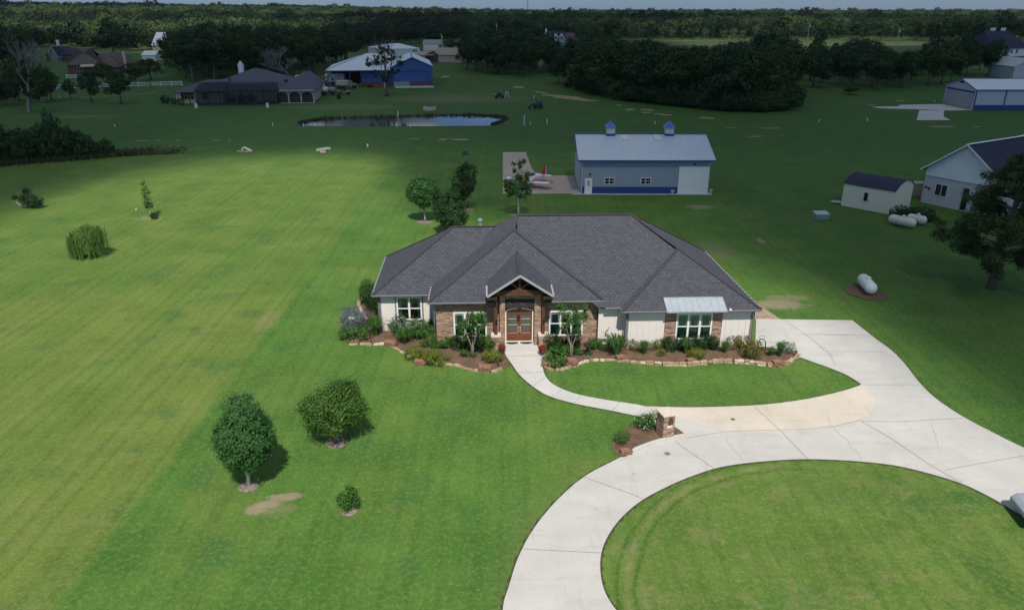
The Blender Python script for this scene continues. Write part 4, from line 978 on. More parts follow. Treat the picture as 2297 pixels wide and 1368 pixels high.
edge_rocks([(1450, 817), (1520, 820), (1580, 817), (1620, 813), (1680, 816), (1735, 822)], 'edging rocks in the two-course run', 'limestone block in the long edging below the right window', seed=6, step=.45, rows=2)
edge_rocks([(1742, 821), (1772, 814), (1793, 798)], 'edging rocks at the right tip', 'limestone block edging the right tip of the flower bed', seed=7, step=.4, rows=2)
edge_rocks([(822, 716), (812, 700), (806, 686), (806, 672)], 'rocks left of the house', 'big pale rock edging the bed left of the house', seed=8, step=.75)
for x, y, s, lb in [(797, 770, .62, 'brown boulder at the left end of the bed'), (876, 776, .8, 'tilted red brown boulder at the bend of the bed'), (943, 818, .72, 'red boulder between the two yellow green mounds'), (1088, 832, .85, 'red brown boulder in the edging left of the walkway'),
                    (1279, 818, .95, 'large flat brown boulder right of the walkway clump'), (1224, 822, .6, 'brown boulder beside the walkway edge'), (1392, 808, .75, 'boulder below the large spiky grass plant'), (1549, 814, .7, 'boulder left of the yellow green bush in the right bed'), (1743, 820, .8, 'red brown boulder near the right tip of the bed'),
                    (1403, 1018, .62, 'orange brown boulder in the corner of the mailbox bed')]:
    o = bpy.data.objects.new('boulder', random.choice(RB)); col.objects.link(o); o.location = G(x, y, 0); o.scale = (s, s * .6, s * .5); o.rotation_euler = (.05, .1, random.uniform(-.4, .4)); tag(o, lb, 'boulder', 'boulders in the bed edging')
# ------------------------------------------------------------------ the main house
HO = Vector((4, 47, 0)); HR = R(2.0)
house = empty('house', HO, HR, 'single-storey house with charcoal hip roofs, stone front and timber porch', 'house')
E0, EC = 3.05, 3.40
def ring_wall(mb, x0, x1, y0, y1, z0, z1, th=.2): mb.box(x0, x1, y0, y1, z0, z1)
def wall_with_holes(mb, x0, x1, z0, z1, y, holes, th=.18):
    """front wall in the plane y facing -y, holes (a,b,c,d) in x and z"""
    xs = sorted({x0, x1, *[h[0] for h in holes], *[h[1] for h in holes]})
    for a, b in zip(xs[:-1], xs[1:]):
        zs = [z0]
        for h in sorted([h for h in holes if h[0] <= a + 1e-6 and h[1] >= b - 1e-6], key=lambda q: q[2]):
            if h[2] > zs[-1] + 1e-6: mb.box(a, b, y, y + th, zs[-1], h[2])
            zs.append(h[3])
        if z1 > zs[-1] + 1e-6: mb.box(a, b, y, y + th, zs[-1], z1)
def battens(BT, x0, x1, y, z0, z1, step=.62, holes=()):
    x = x0 + .3
    while x < x1 - .1:
        segs = [(z0, z1)]
        for h in holes:
            if h[0] - .12 < x < h[1] + .12: segs = [(z0, h[2] - .12), (h[3] + .12, z1)]
        for a, b in segs:
            if b > a: mb.box(x - .026, x + .026, y - .034, y - .001, a, b)
        x += step
LW_WIN = (-12.28, -10.52, .92, 2.70); C_W1 = (-8.05, -5.80, .58, 2.42); C_W2 = (-1.35, .97, .58, 2.42); G_W = (7.36, 9.80, .70, 2.60); DR = (-4.47, -2.50, .16, 2.76)
mb = MB()   # stone parts
wall_with_holes(mb, -9.3, 2.02, 0, 3.34, .35, [C_W1, C_W2, (DR[0], DR[1], 0, 2.80)])
mb.box(-9.3, -9.12, .53, 5.0, 0, 3.34); mb.box(1.84, 2.02, .53, 2.0, 0, 3.34)
mb.box(-4.499, -2.461, .05, .348, 2.86, 4.0)
mb.build('stone_wall', M['stone'], house)
mb = MB(); wall_with_holes(mb, 6.55, 10.55, 0, 3.0, -.83, [G_W], .16); mb.build('stone_panel', M['stone'], house)
for x0, x1 in ((-4.86, -4.50), (-2.46, -2.02)): mb = MB(); mb.box(x0, x1, -.32, .349, 0, 4.0); mb.build('stone_pillar', M['stone'], house)
mb = MB(); BT = MB()   # siding parts
wall_with_holes(mb, -13.5, -9.31, .12, 3.02, 2.75, [LW_WIN]); battens(BT, -13.5, -9.31, 2.75, .12, 3.0, .42, [LW_WIN])
mb.box(-13.5, -13.32, 2.93, 10.8, .12, 3.02)
mb.box(2.03, 4.1, -.10, .08, .12, 3.02); battens(BT, 2.03, 3.9, -.10, .12, 3.0, .47)
mb.box(3.95, 4.10, -.72, -.101, .12, 3.02)
mb.box(3.95, 6.54, -.78, -.60, .12, 3.0); battens(BT, 3.95, 6.5, -.78, .12, 3.0, .44)
mb.box(10.56, 12.6, -.78, -.60, .12, 3.0); battens(BT, 10.56, 12.6, -.78, .12, 3.0, .46)
mb.box(12.42, 12.6, -.599, 11.2, .12, 3.0); mb.box(-13.3, 12.4, 10.9, 11.1, 0, 3.0)
mb.build('siding_wall', M['cream'], house); BT.build('battens', M['batten'], house)
mb = MB(); mb.box(-13.52, -9.31, 2.735, 2.93, 0, .119); mb.box(3.94, 12.61, -.795, -.60, -.02, .119); mb.box(2.03, 3.9, -.115, .08, 0, .119); mb.box(-13.515, -13.32, 2.94, 10.8, 0, .119); mb.build('foundation', M['capstone'], house)
mb = MB()
for x, y in ((-13.5, 2.75), (12.6, -.78)): mb = MB(); mb.box(x - .07, x + .07, y - .045, y - .024, .12, 3.0); mb.box(x - .07 if x < 0 else x + .022, x - .022 if x < 0 else x + .07, y - .024, y + .1, .12, 3.0); mb.build('corner_trim', M['greyframe'], house)
mb = MB()
mb.box(3.90, 3.949, -.84, -.70, .12, 3.0); mb.box(3.95, 4.02, -.84, -.803, .12, 3.0)
mb.build('corner_trim', M['greyframe'], house)

# roof planes
A_ = (8.25, 3.7, 5.86); RE = (5.3, 6.8, 7.6); LE = (-3.4, 6.8, 7.6); CA = (-3.7, 5.42, 6.90); WA = (-8.3, 7.6, 6.55)
def roof(pl, name='roof', th=.05, mat='shingle'):
    mb = MB()
    for p in pl: mb.slab(p, (0, 0, -th))
    return mb.build(name, M[mat], house)
roof([[(1.9, -.55, E0), (12.6, -.55, E0), RE, LE, (-3.4, 4.9, 6.43)], [(13.0, -1.28, E0), (12.72, 11.7, E0), RE], [(3.5, -1.28, E0), (13.0, -1.28, E0), A_],
      [(3.5, -1.28, E0), A_, (8.25, 6.0, 5.86), (3.5, 6.0, E0)], [(12.72, 11.7, E0), (-9.0, 11.7, E0), LE, RE]])
roof([[(-9.75, -.1, EC), (2.35, -.1, EC), CA], [(2.35, -.1, EC), (2.35, 6.5, EC), (-3.7, 6.5, 6.9), CA], [(-9.75, -.1, EC), CA, (-9.75, 6.8, EC)], [CA, LE, (-9.75, 6.8, EC)], [LE, (-9.75, 12.5, EC), (-9.75, 6.8, EC)]], 'center_roof')
roof([[(-13.95, 2.35, E0), (-8.0, 2.35, E0), (-3.5, 7.6, 6.55), WA], [(-13.95, 2.35, E0), WA, (-14.05, 11.2, E0)], [WA, (-3.5, 7.6, 6.55), (-3.5, 11.2, E0), (-14.05, 11.2, E0)]], 'wing_roof')
# hip and ridge caps
mb = MB()
def cap(a, b, w_=.26): 
    a = Vector(a) + Vector((0, 0, .018)); b = Vector(b) + Vector((0, 0, .018)); mb.bar(a, b, w_, .03)
for a, b in ((RE, LE), (RE, A_), (A_, (3.5, -1.28, E0)), (A_, (13., -1.28, E0)), (RE, (12.72, 11.7, E0)), (CA, (-9.75, -.1, EC)), (CA, (2.35, -.1, EC)), (CA, LE), (WA, (-13.95, 2.35, E0)), (WA, (-14.05, 11.2, E0)), (WA, (-4.6, 7.6, 6.55))): cap(a, b)
mb.build('ridge_cap', M['ridge'], house)
# soffits, fascia and gutters
mb = MB()
mb.box(-13.9, -9.2, 2.4, 2.74, E0 - .13, E0 - .10); mb.box(-9.7, 2.3, -.05, .34, EC - .13, EC - .10); mb.box(2.03, 2.3, -.05, 1.6, EC - .13, EC - .10); mb.box(3.55, 12.95, -1.22, -.84, E0 - .13, E0 - .1); mb.box(2.05, 3.93, -.5, -.11, E0 - .13, E0 - .1)
mb.box(-13.9, -13.52, 2.75, 11.0, E0 - .13, E0 - .1); mb.box(12.62, 12.9, -.8, 11.4, E0 - .13, E0 - .1); mb.box(3.56, 3.93, -.84, -.1, E0 - .13, E0 - .1)
mb.box(2.04, 2.33, -.02, .30, 2.98, 3.26)
mb.build('soffit', M['soffit'], house)
def gutter(a, b):
    a = Vector(a); b = Vector(b); mb = MB(); t_ = (b - a).normalized(); n = Vector((t_.y, -t_.x, 0)); u = Vector((0, 0, 1))
    prof = [(0, -.02), (.09, -.02), (.11, -.08), (.08, -.15), (0, -.15)]
    mb.loft([[tuple(p + n * x + u * z) for x, z in prof] for p in (a, b)])
    mb.build('gutter', M['fascia'], house)
gutter((-13.95, 2.35, E0), (-9.8, 2.35, E0)); gutter((-9.75, -.1, EC), (-5.7, -.1, EC)); gutter((-1.3, -.1, EC), (2.35, -.1, EC)); gutter((2.4, -.55, E0), (3.5, -.55, E0)); gutter((3.5, -1.28, E0), (13.0, -1.28, E0)); gutter((-14.05, 11.2, E0), (-13.95, 2.35, E0)); gutter((13.0, -1.28, E0), (12.72, 11.7, E0)); gutter((-9.75, 3.6, EC), (-9.75, -.1, EC)); gutter((3.5, -.55, E0), (3.5, -1.28, E0)); gutter((2.35, -.1, EC), (2.35, .6, EC))
# gutter hangers show as a dotted light line on the side eaves
mb = MB()
for a, b, n in (((-14.05, 11.2, E0), (-13.95, 2.35, E0), 16), ((13.0, -1.28, E0), (12.72, 11.7, E0), 22), ((-9.75, 3.6, EC), (-9.75, -.1, EC), 7)):
    s_ = -1 if a[0] < 0 else 1
    for i in range(n): q = Vector(a).lerp(Vector(b), (i + .5) / n); mb.box(q.x + s_ * .01 - .05, q.x + s_ * .01 + .05, q.y - .1, q.y + .1, q.z + .0, q.z + .015)
mb.build('gutter_hangers', M['fascialt'], house)
mb = MB()
for x, y, z in ((-13.62, 2.68, 3.0), (-9.42, .26, 3.3), (3.84, -.88, 3.0), (12.72, -.86, 3.0)):
    mb.tube([(x, y, z), (x, y, .1)], .045, 6); mb.tube([(x, y - .3, z - .02), (x, y, z - .25)], .045, 6)
mb.build('downspout', M['fascia'], house)
mb = MB()
for x, y, z in ((-9.75, -.1, EC), (-5.55, -1.5, 4.42), (-1.45, -1.5, 4.42)): mb.box(x - .05, x + .05, y - .03, y + .5, z - .02, z + .05)
# windows
def window(h, y, panes, frame='white', surround=None, curtain='curtain', mid=.5, cur='sides', grid=False):
    x0, x1, z0, z1 = h; mb = MB(); fw = .07
    if surround:
        s = MB(); q = .15
        s.box(x0 - q, x1 + q, y - .03, y - .001, z1, z1 + q); s.box(x0 - q, x1 + q, y - .03, y - .001, z0 - q, z0); s.box(x0 - q, x0, y - .03, y - .001, z0, z1); s.box(x1, x1 + q, y - .03, y - .001, z0, z1)
    mb.box(x0 - .04, x1 + .04, y - .045, y + .04, z1 - fw, z1 + .035); mb.box(x0 - .04, x1 + .04, y - .055, y + .04, z0 - .035, z0 + fw)
    mb.box(x0 - .04, x0 + fw, y - .045, y + .04, z0 + fw, z1 - fw); mb.box(x1 - fw, x1 + .04, y - .045, y + .04, z0 + fw, z1 - fw)
    W_ = (x1 - x0) / panes
    for k in range(1, panes): mb.box(x0 + k * W_ - .07, x0 + k * W_ + .07, y - .045, y + .04, z0 + fw, z1 - fw)
    zm = z0 + (z1 - z0) * mid
    spans = [(x0 + k * W_ + (.07 if k else fw), x0 + (k + 1) * W_ - (.07 if k < panes - 1 else fw)) for k in range(panes)]
    for a, b in spans: mb.box(a, b, y - .03, y + .03, zm - .035, zm + .035)
    f = mb.build('window', M[frame], house)
    if surround: s.build('surround', M[surround], f)
    g = MB()
    for a, b in spans: g.box(a, b, y + .0, y + .008, z0 + fw, zm - .035); g.box(a, b, y + .0, y + .008, zm + .035, z1 - fw)
    g.build('pane', M['glass'], f)
    g = MB()
    for a, b in spans:   # thin muntins at the edge of each upper sash
        g.box(a + .07, a + .082, y - .012, y - .002, zm + .035, z1 - fw); g.box(b - .082, b - .07, y - .012, y - .002, zm + .035, z1 - fw); g.box(a, b, y - .011, y - .003, z1 - fw - .12, z1 - fw - .108)
    g.build('muntins', M['white' if panes != 2 else 'fascialt'], f)
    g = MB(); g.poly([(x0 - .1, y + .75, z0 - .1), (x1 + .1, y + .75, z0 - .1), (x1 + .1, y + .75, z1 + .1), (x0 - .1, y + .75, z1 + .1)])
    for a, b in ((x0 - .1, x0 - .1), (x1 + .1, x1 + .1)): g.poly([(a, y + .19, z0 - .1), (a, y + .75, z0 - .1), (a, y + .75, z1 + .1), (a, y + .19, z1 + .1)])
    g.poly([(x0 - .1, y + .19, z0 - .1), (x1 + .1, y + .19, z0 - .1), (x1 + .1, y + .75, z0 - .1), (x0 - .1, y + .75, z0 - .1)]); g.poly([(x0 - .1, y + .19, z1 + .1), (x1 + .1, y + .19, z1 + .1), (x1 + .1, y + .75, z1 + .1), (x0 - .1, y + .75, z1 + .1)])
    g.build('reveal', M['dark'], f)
    g = MB()
    def drape(a, b):
        n = max(int((b - a) / .05), 3); pts = [(a + (b - a) * k / n, y + .13 + .02 * math.sin(k * 1.9)) for k in range(n + 1)]
        for p, q in zip(pts[:-1], pts[1:]): g.poly([(p[0], p[1], z0 + .02), (q[0], q[1], z0 + .02), (q[0], q[1], z1 - .02), (p[0], p[1], z1 - .02)])
    if cur == 'sides': drape(x0 + .02, x0 + .32); drape(x1 - .32, x1 - .02)
    elif cur == 'full': drape(x0 + .02, x1 - .02)
    elif cur == 'left': drape(x0 + .02, x0 + .8); drape(x1 - .3, x1 - .02)
    g.build('curtain', M[curtain], f)
    return f
window(LW_WIN, 2.75, 2, surround='greyframe'); window(C_W1, .35, 3); window(C_W2, .35, 3, cur='left'); window(G_W, -.83, 3, cur='full', curtain='curtaing', mid=.5)
# front double door
x0, x1, z0, z1 = DR; y = .38; xc = (x0 + x1) / 2
def arch(x, rise=.22): return z1 - rise * ((x - xc) / ((x1 - x0) / 2)) ** 2
N = 12; xs = [x0 + (x1 - x0) * k / N for k in range(N + 1)]
def bow(mb, x0_, x1_, zf0, zf1, ya, yb):
    n = 6
    for k in range(n):
        a = x0_ + (x1_ - x0_) * k / n; b = x0_ + (x1_ - x0_) * (k + 1) / n
        mb.loft([[(a, ya, zf0(a)), (a, yb, zf0(a)), (a, yb, zf1(a)), (a, ya, zf1(a))], [(b, ya, zf0(b)), (b, yb, zf0(b)), (b, yb, zf1(b)), (b, ya, zf1(b))]])
mb2 = MB()
bow(mb2, x0, x1, lambda x: arch(x) - .08, lambda x: arch(x), y - .09, y + .04); mb2.box(x0, x0 + .08, y - .09, y + .04, z0, arch(x0)); mb2.box(x1 - .08, x1, y - .09, y + .04, z0, arch(x1)); mb2.box(x0 - .03, x1 + .03, y - .14, y + .04, z0 - .05, z0 + .03)
mb2.build('door_frame', M['tan'] if 0 else M['white'], house)
sp = MB()   # stone above the arch
bow(sp, x0, x1, lambda x: arch(x) + .002, lambda x: 2.84, y - .02, y + .12); sp.build('arch_infill', M['stone'], house)
for s_, nm in ((0, 'a'), (1, 'b')):
    a, b = (x0 + .085, xc - .006) if s_ == 0 else (xc + .006, x1 - .085)
    d = MB(); st = .13
    top = lambda x: arch(x) - .085
    bow(d, a, b, lambda x: min(arch(a), arch(b)) - .30, top, y - .03, y + .02)
    zt = min(arch(a), arch(b)) - .30
    d.box(a, a + st, y - .03, y + .02, z0 + .03, zt); d.box(b - st, b, y - .03, y + .02, z0 + .03, zt); d.box(a + st, b - st, y - .03, y + .02, z0 + .03, z0 + .20)
    d.box(a + st, b - st, y - .03, y + .02, z0 + .66, z0 + .80); d.box(a + st, b - st, y - .01, y + .02, z0 + .20, z0 + .66); d.box(a + st + .08, b - st - .08, y - .022, y - .011, z0 + .27, z0 + .59)
    dd = d.build('front_door', M['doorwood'], house)
    g = MB(); g.box(a + st, b - st, y, y + .01, z0 + .80, zt); g.build('glass', M['frost'], dd)
    g = MB()
    for k in (1, 2): zz = z0 + .8 + (zt - z0 - .8) * (.02 + k * .34); g.box(a + st, b - st, y - .02, y - .001, zz - .015, zz + .015)
    g.box(a + st, b - st, y - .033, y - .031, z0 + .64, z0 + .665); g.build('glazing_bar', M['capstone'], dd)
    g = MB(); hx = b - .065 if s_ == 0 else a + .065; g.box(hx - .03, hx + .03, y - .055, y - .031, z0 + .72, z0 + 1.16); g.tube([(hx, y - .06, z0 + .78), (hx, y - .11, z0 + .85), (hx, y - .11, z0 + 1.0), (hx, y - .06, z0 + 1.06)], .014, 6); g.build('handle', M['brass'], dd)
g = MB(); g.box(x0, x1, y + .3, y + .32, z0, 2.8); g.build('door_backing', M['dark'], house)
# porch
mb = MB(); mb.box(-4.60, -2.12, -1.18, .349, 0.0, .15); mb.build('porch_floor', M['walk'], house)
for x in (-5.14, -1.88):
    mb = MB(); mb.box(x - .31, x + .31, -.95, -.36, 0, 1.06); pd = mb.build('pedestal', M['stone'], house)
    mb = MB(); mb.box(x - .34, x + .34, -.98, -.33, 1.061, 1.19); mb.build('cap', M['capstone'], pd, bevel=.02)
    mb = MB(); mb.box(x - .11, x + .11, -.77, -.55, 1.19, 4.07); mb.build('post', M['darkwood'], house, bevel=.01)
    sx = .17 if x < -3 else .0
    mb = MB(); mb.tube([(x + .16, -.80, 2.45), (x + .16, -.93, 2.5)], .015, 6); mb.lathe([(.03, -.22), (.08, -.17), (.095, .02), (.06, .08), (.02, .14)], 8, (x + .16 * 0 + .05, -.87, 2.30)); mb.build('wall_lantern', M['black'], house)
mb = MB()
n = 10
for k in range(n):
    a = -5.42 + 3.84 * k / n; b = -5.42 + 3.84 * (k + 1) / n; f = lambda x: 4.22 + .30 * math.sin(math.pi * (x + 5.42) / 3.84) ** .8 if 0 < (x + 5.42) / 3.84 < 1 else 4.22
    mb.loft([[(a, -.82, 4.07), (a, -.50, 4.07), (a, -.50, f(a)), (a, -.82, f(a))], [(b, -.82, 4.07), (b, -.50, 4.07), (b, -.50, f(b)), (b, -.82, f(b))]])
mb.build('truss_beam', M['darkwood'], house)
mb = MB(); mb.bar((-3.5, -.66, 4.5), (-3.5, -.66, 5.35), .16, .16)
mb.bar((-3.5, -.66, 4.48), (-4.18, -.66, 5.02), .14, .14); mb.bar((-3.5, -.66, 4.48), (-2.82, -.66, 5.02), .14, .14); mb.bar((-5.5, -.66, 4.25), (-3.5, -.66, 5.55), .13, .16); mb.bar((-1.5, -.66, 4.25), (-3.5, -.66, 5.55), .13, .16)
mb.build('truss_struts', M['darkwood'], house)
GP = 5.78; GE = 4.34
mb = MB()
mb.slab([(-5.68, -1.35, GE), (-3.5, -1.35, GP), (-3.5, 4.0, GP), (-5.68, 1.6, GE)][::-1], (0, 0, -.06)); mb.slab([(-1.32, -1.35, GE), (-1.32, 1.6, GE), (-3.5, 4.0, GP), (-3.5, -1.35, GP)][::-1], (0, 0, -.06))
mb.build('porch_roof', M['shingle'], house)
mb = MB(); mb.bar((-3.5, -1.33, GP + .02), (-3.5, 3.9, GP + .02), .24, .03); mb.build('porch_ridge_cap', M['ridge'], house)
mb = MB()
for s_ in (-1, 1):
    mb.slab([(-3.5 + s_ * 2.2, -1.39, GE - .02), (-3.5 + s_ * 2.2, -1.39, GE - .20), (-3.5, -1.39, GP - .19), (-3.5, -1.39, GP - .01)], (0, .04, 0))
mb.build('rake_board', M['fascialt'], house)
mb = MB()
for s_ in (-1, 1):
    a = -3.5 + s_ * 2.16; mb.slab([(a, -1.34, GE - .08), (-3.5, -1.34, GP - .10), (-3.5, .2, GP - .10), (a, .2, GE - .08)], (0, 0, -.03))
    b = -3.5 + s_ * 1.55; mb.box(min(a, b), max(a, b), -1.30, -.02, GE - .36, GE - .19)
    mb.box(a - .04, a + .04, -1.33, 1.2, GE - .40, GE - .08)
mb.slab([(-5.6, .02, 3.9), (-1.4, .02, 3.9), (-1.4, .02, 4.2), (-3.5, .02, 5.6), (-5.6, .02, 4.2)], (0, .03, 0))
mb.box(-4.45, -2.5, -.5, .04, 3.97, 4.0)
mb.build('porch_ceiling', M['soffit'], house)
for x, sg in ((-5.72, -1), (-1.28, 1)):
    mb = MB(); mb.box(x - .07, x + .07, -1.36, .55, GE - .12, GE - .0); mb.build('gutter', M['fascialt'], house)
mb = MB(); mb.tube([(-3.5, -.35, 3.95), (-3.5, -.35, 3.1)], .012, 5); mb.lathe([(.02, .2), (.11, .12), (.13, -.05), (.08, -.22), (.02, -.26)], 8, (-3.5, -.35, 2.95)); mb.build('hanging_lantern', M['black'], house)
for x in (-3.98, -2.99):
    mb = MB(); mb.slab([(x + .44 * math.cos(a), .22 + .34 * math.sin(a), .17) for a in [math.pi + math.pi * k / 14 for k in range(15)]], (0, 0, -.016)); m_ = mb.build('doormat', M['rubber'])
    m_.location = HO; m_.rotation_euler = (0, 0, HR); tag(m_, 'black half-round mat under the %s leaf of the front door' % ('left' if x < -3.5 else 'right'), 'doormat', 'half-round doormats')
# metal awning over the garage-side window
def rp(v): return E0 + (v + 1.28) * .568
mb = MB(); a0, a1 = 6.45, 10.6
mb.slab([(a0, -1.46, 3.03), (a1, -1.46, 3.03), (a1 - .12, -.42, rp(-.42) + .10), (a0 - .02, -.42, rp(-.42) + .10)], (0, 0, -.05))
for k in range(10): x = a0 + .02 + k * (a1 - a0 - .04) / 9; mb.bar((x, -1.46, 3.045), (x - .07, -.42, rp(-.42) + .115), .025, .03)
mb.box(a0, a1, -1.48, -1.461, 2.93, 3.03); mb.box(a0 - .02, a1 - .12, -.44, -.38, rp(-.42) - .05, rp(-.42) + .125); mb.build('metal_awning', M['steel'], house)
mb = MB(); mb.box(10.75, 10.9, -1.42, -1.30, 3.02, 3.14); mb.build('flood_lamp', M['white'], house)
# roof vent and plumbing stub
mb = MB(); mb.tube([(-6.2, 9.0, 5.2), (-6.2, 9.0, 6.6)], .14, 12); mb.lathe([(.2, 0), (.2, .14), (.17, .18)], 12, (-6.2, 9.0, 6.58)); mb.build('roof_vent', M['greenbox'], house)
# potted flowers
for i, (x, y, lb) in enumerate(((1126, 793, 'dark pot of red flowers at the left foot of the porch'), (1216, 796, 'dark pot of red flowers at the right foot of the porch'))):
    p = G(x, y, .04); e = empty('flower_pot', p, 0, lb, 'flower pot', 'red flower pots at the porch')
    mb = MB(); mb.lathe([(.13, 0), (.16, .05), (.21, .26), (.235, .32), (.21, .33), (.17, .30)], 16); mb.build('pot', M['pot'], e, True)
    o = bpy.data.objects.new('flowers', crown([(0, 0, .52, .27, .27, .2)], 700, .06, 60 + i, M['l_red'], .08, 50, shell=.7)); col.objects.link(o); o.parent = e
    o = bpy.data.objects.new('leaves', crown([(0, 0, .48, .26, .26, .2), (0, 0, .72, .14, .14, .14)], 300, .07, 63 + i, M['l_shrub'], .08, 30, shell=.6)); col.objects.link(o); o.parent = e
# bird bath
e = empty('bird_bath', G(1318, 797), 0, 'dark bird bath standing in the mulch between the window and the shrubs', 'bird bath')
mb = MB(); mb.lathe([(.2, 0), (.18, .06), (.07, .12), (.06, .6), (.1, .66)], 14); mb.build('pedestal', M['black'], e, True)
mb = MB(); mb.lathe([(.08, .64), (.3, .72), (.34, .78), (.32, .78), (.1, .72)], 18); mb.build('basin', M['black'], e, True)
# hose cart by the garage corner
e = empty('hose_cart', G(1706, 789), R(10), 'black tubular hose cart leaning at the garage corner', 'hose cart')
mb = MB(); pth = [(-.30, .0, .05), (-.26, .02, .75), (-.12, .04, .95), (.12, .04, .95), (.27, .02, .75), (.36, 0, .05)]; mb.tube(pth, .035, 7); mb.tube([(-.3, 0, .3), (.32, 0, .3)], .02, 6); mb.tube([(-.1, 0, .7), (.2, 0, .12)], .015, 6); mb.build('frame', M['black'], e)
mb = MB(); mb.tube([(.24 * math.cos(a), .05, 1.0 + .2 * math.sin(a)) for a in [math.pi * k / 10 for k in range(11)]], .012, 5); mb.build('hoop', M['black'], e)
# path lights
for x, y, lb in ((1784, 800, 'small black path light at the right tip of the bed'), (832, 770, 'small black path light near the left end of the bed'), (1118, 824, 'small black path light by the walkway edge')):
    e = empty('path_light', G(x, y), 0, lb, 'path light', 'path lights in the beds'); mb = MB(); mb.tube([(0, 0, 0), (0, 0, .42)], .018, 6); mb.build('stem', M['black'], e); mb = MB(); mb.lathe([(.05, .40), (.10, .44), (.02, .50)], 10); mb.build('shade', M['black'], e)
# capped well pipe
p = G(790, 738); e = empty('capped_pipe', p, 0, 'grey pipe with a pale round lid behind the purple-flowered bush', 'capped pipe'); mb = MB(); mb.lathe([(.2, 0), (.2, .85)], 14); mb.build('pipe', M['fascia'], e, True); mb = MB(); mb.lathe([(.27, .85), (.27, .90), (.15, .95), (.02, .96)], 18); mb.build('lid', paint('pale green lid', (.55, .68, .52), .5), e, True)

# stone mailbox pillar
pl_, pf, pr = G(1469, 969), G(1486, 986.6), G(1510.5, 982.2)
ux = (pr - pf); wx = ux.length; ang = math.atan2(ux.y, ux.x); wy = (pl_ - pf).length * .93
e = empty('mailbox_pillar', pf, ang, 'stone mailbox pillar with an arched niche beside the drive', 'mailbox')
hM = height_at(1487, 936, pf)
mb = MB(); mb.box(0, wx, 0, wy, -.05, hM)
mb.build('pillar', M['stone'], e)
mb = MB(); mb.box(-.07, wx + .06, -.06, wy + .07, hM + .001, hM + .10); mb.build('cap', M['capstone'], e, bevel=.02)
mb = MB(); aw = wx * .21; cxm = wx * .62; zt = hM - .06; mb.slab([(cxm - aw, -.012, zt - .5), (cxm + aw, -.012, zt - .5)] + [(cxm + aw * math.cos(a), -.012, zt - .16 + .15 * math.sin(a)) for a in [math.pi * k / 8 for k in range(9)]], (0, .01, 0)); mb.build('mailbox_door', paint('brown mailbox door', (.10, .045, .03), .5), e)
mb = MB(); mb.box(cxm - aw - .05, cxm + aw - .02, -.02, -.003, zt - .66, zt - .52); nb = mb.build('number_plate', M['white'], e)
mb = MB()
for k, x in enumerate((-.10, -.02, .06)): mb.box(cxm + x, cxm + x + .03, -.024, -.021, zt - .63, zt - .55)
mb.build('numerals', M['fascialt'], nb)
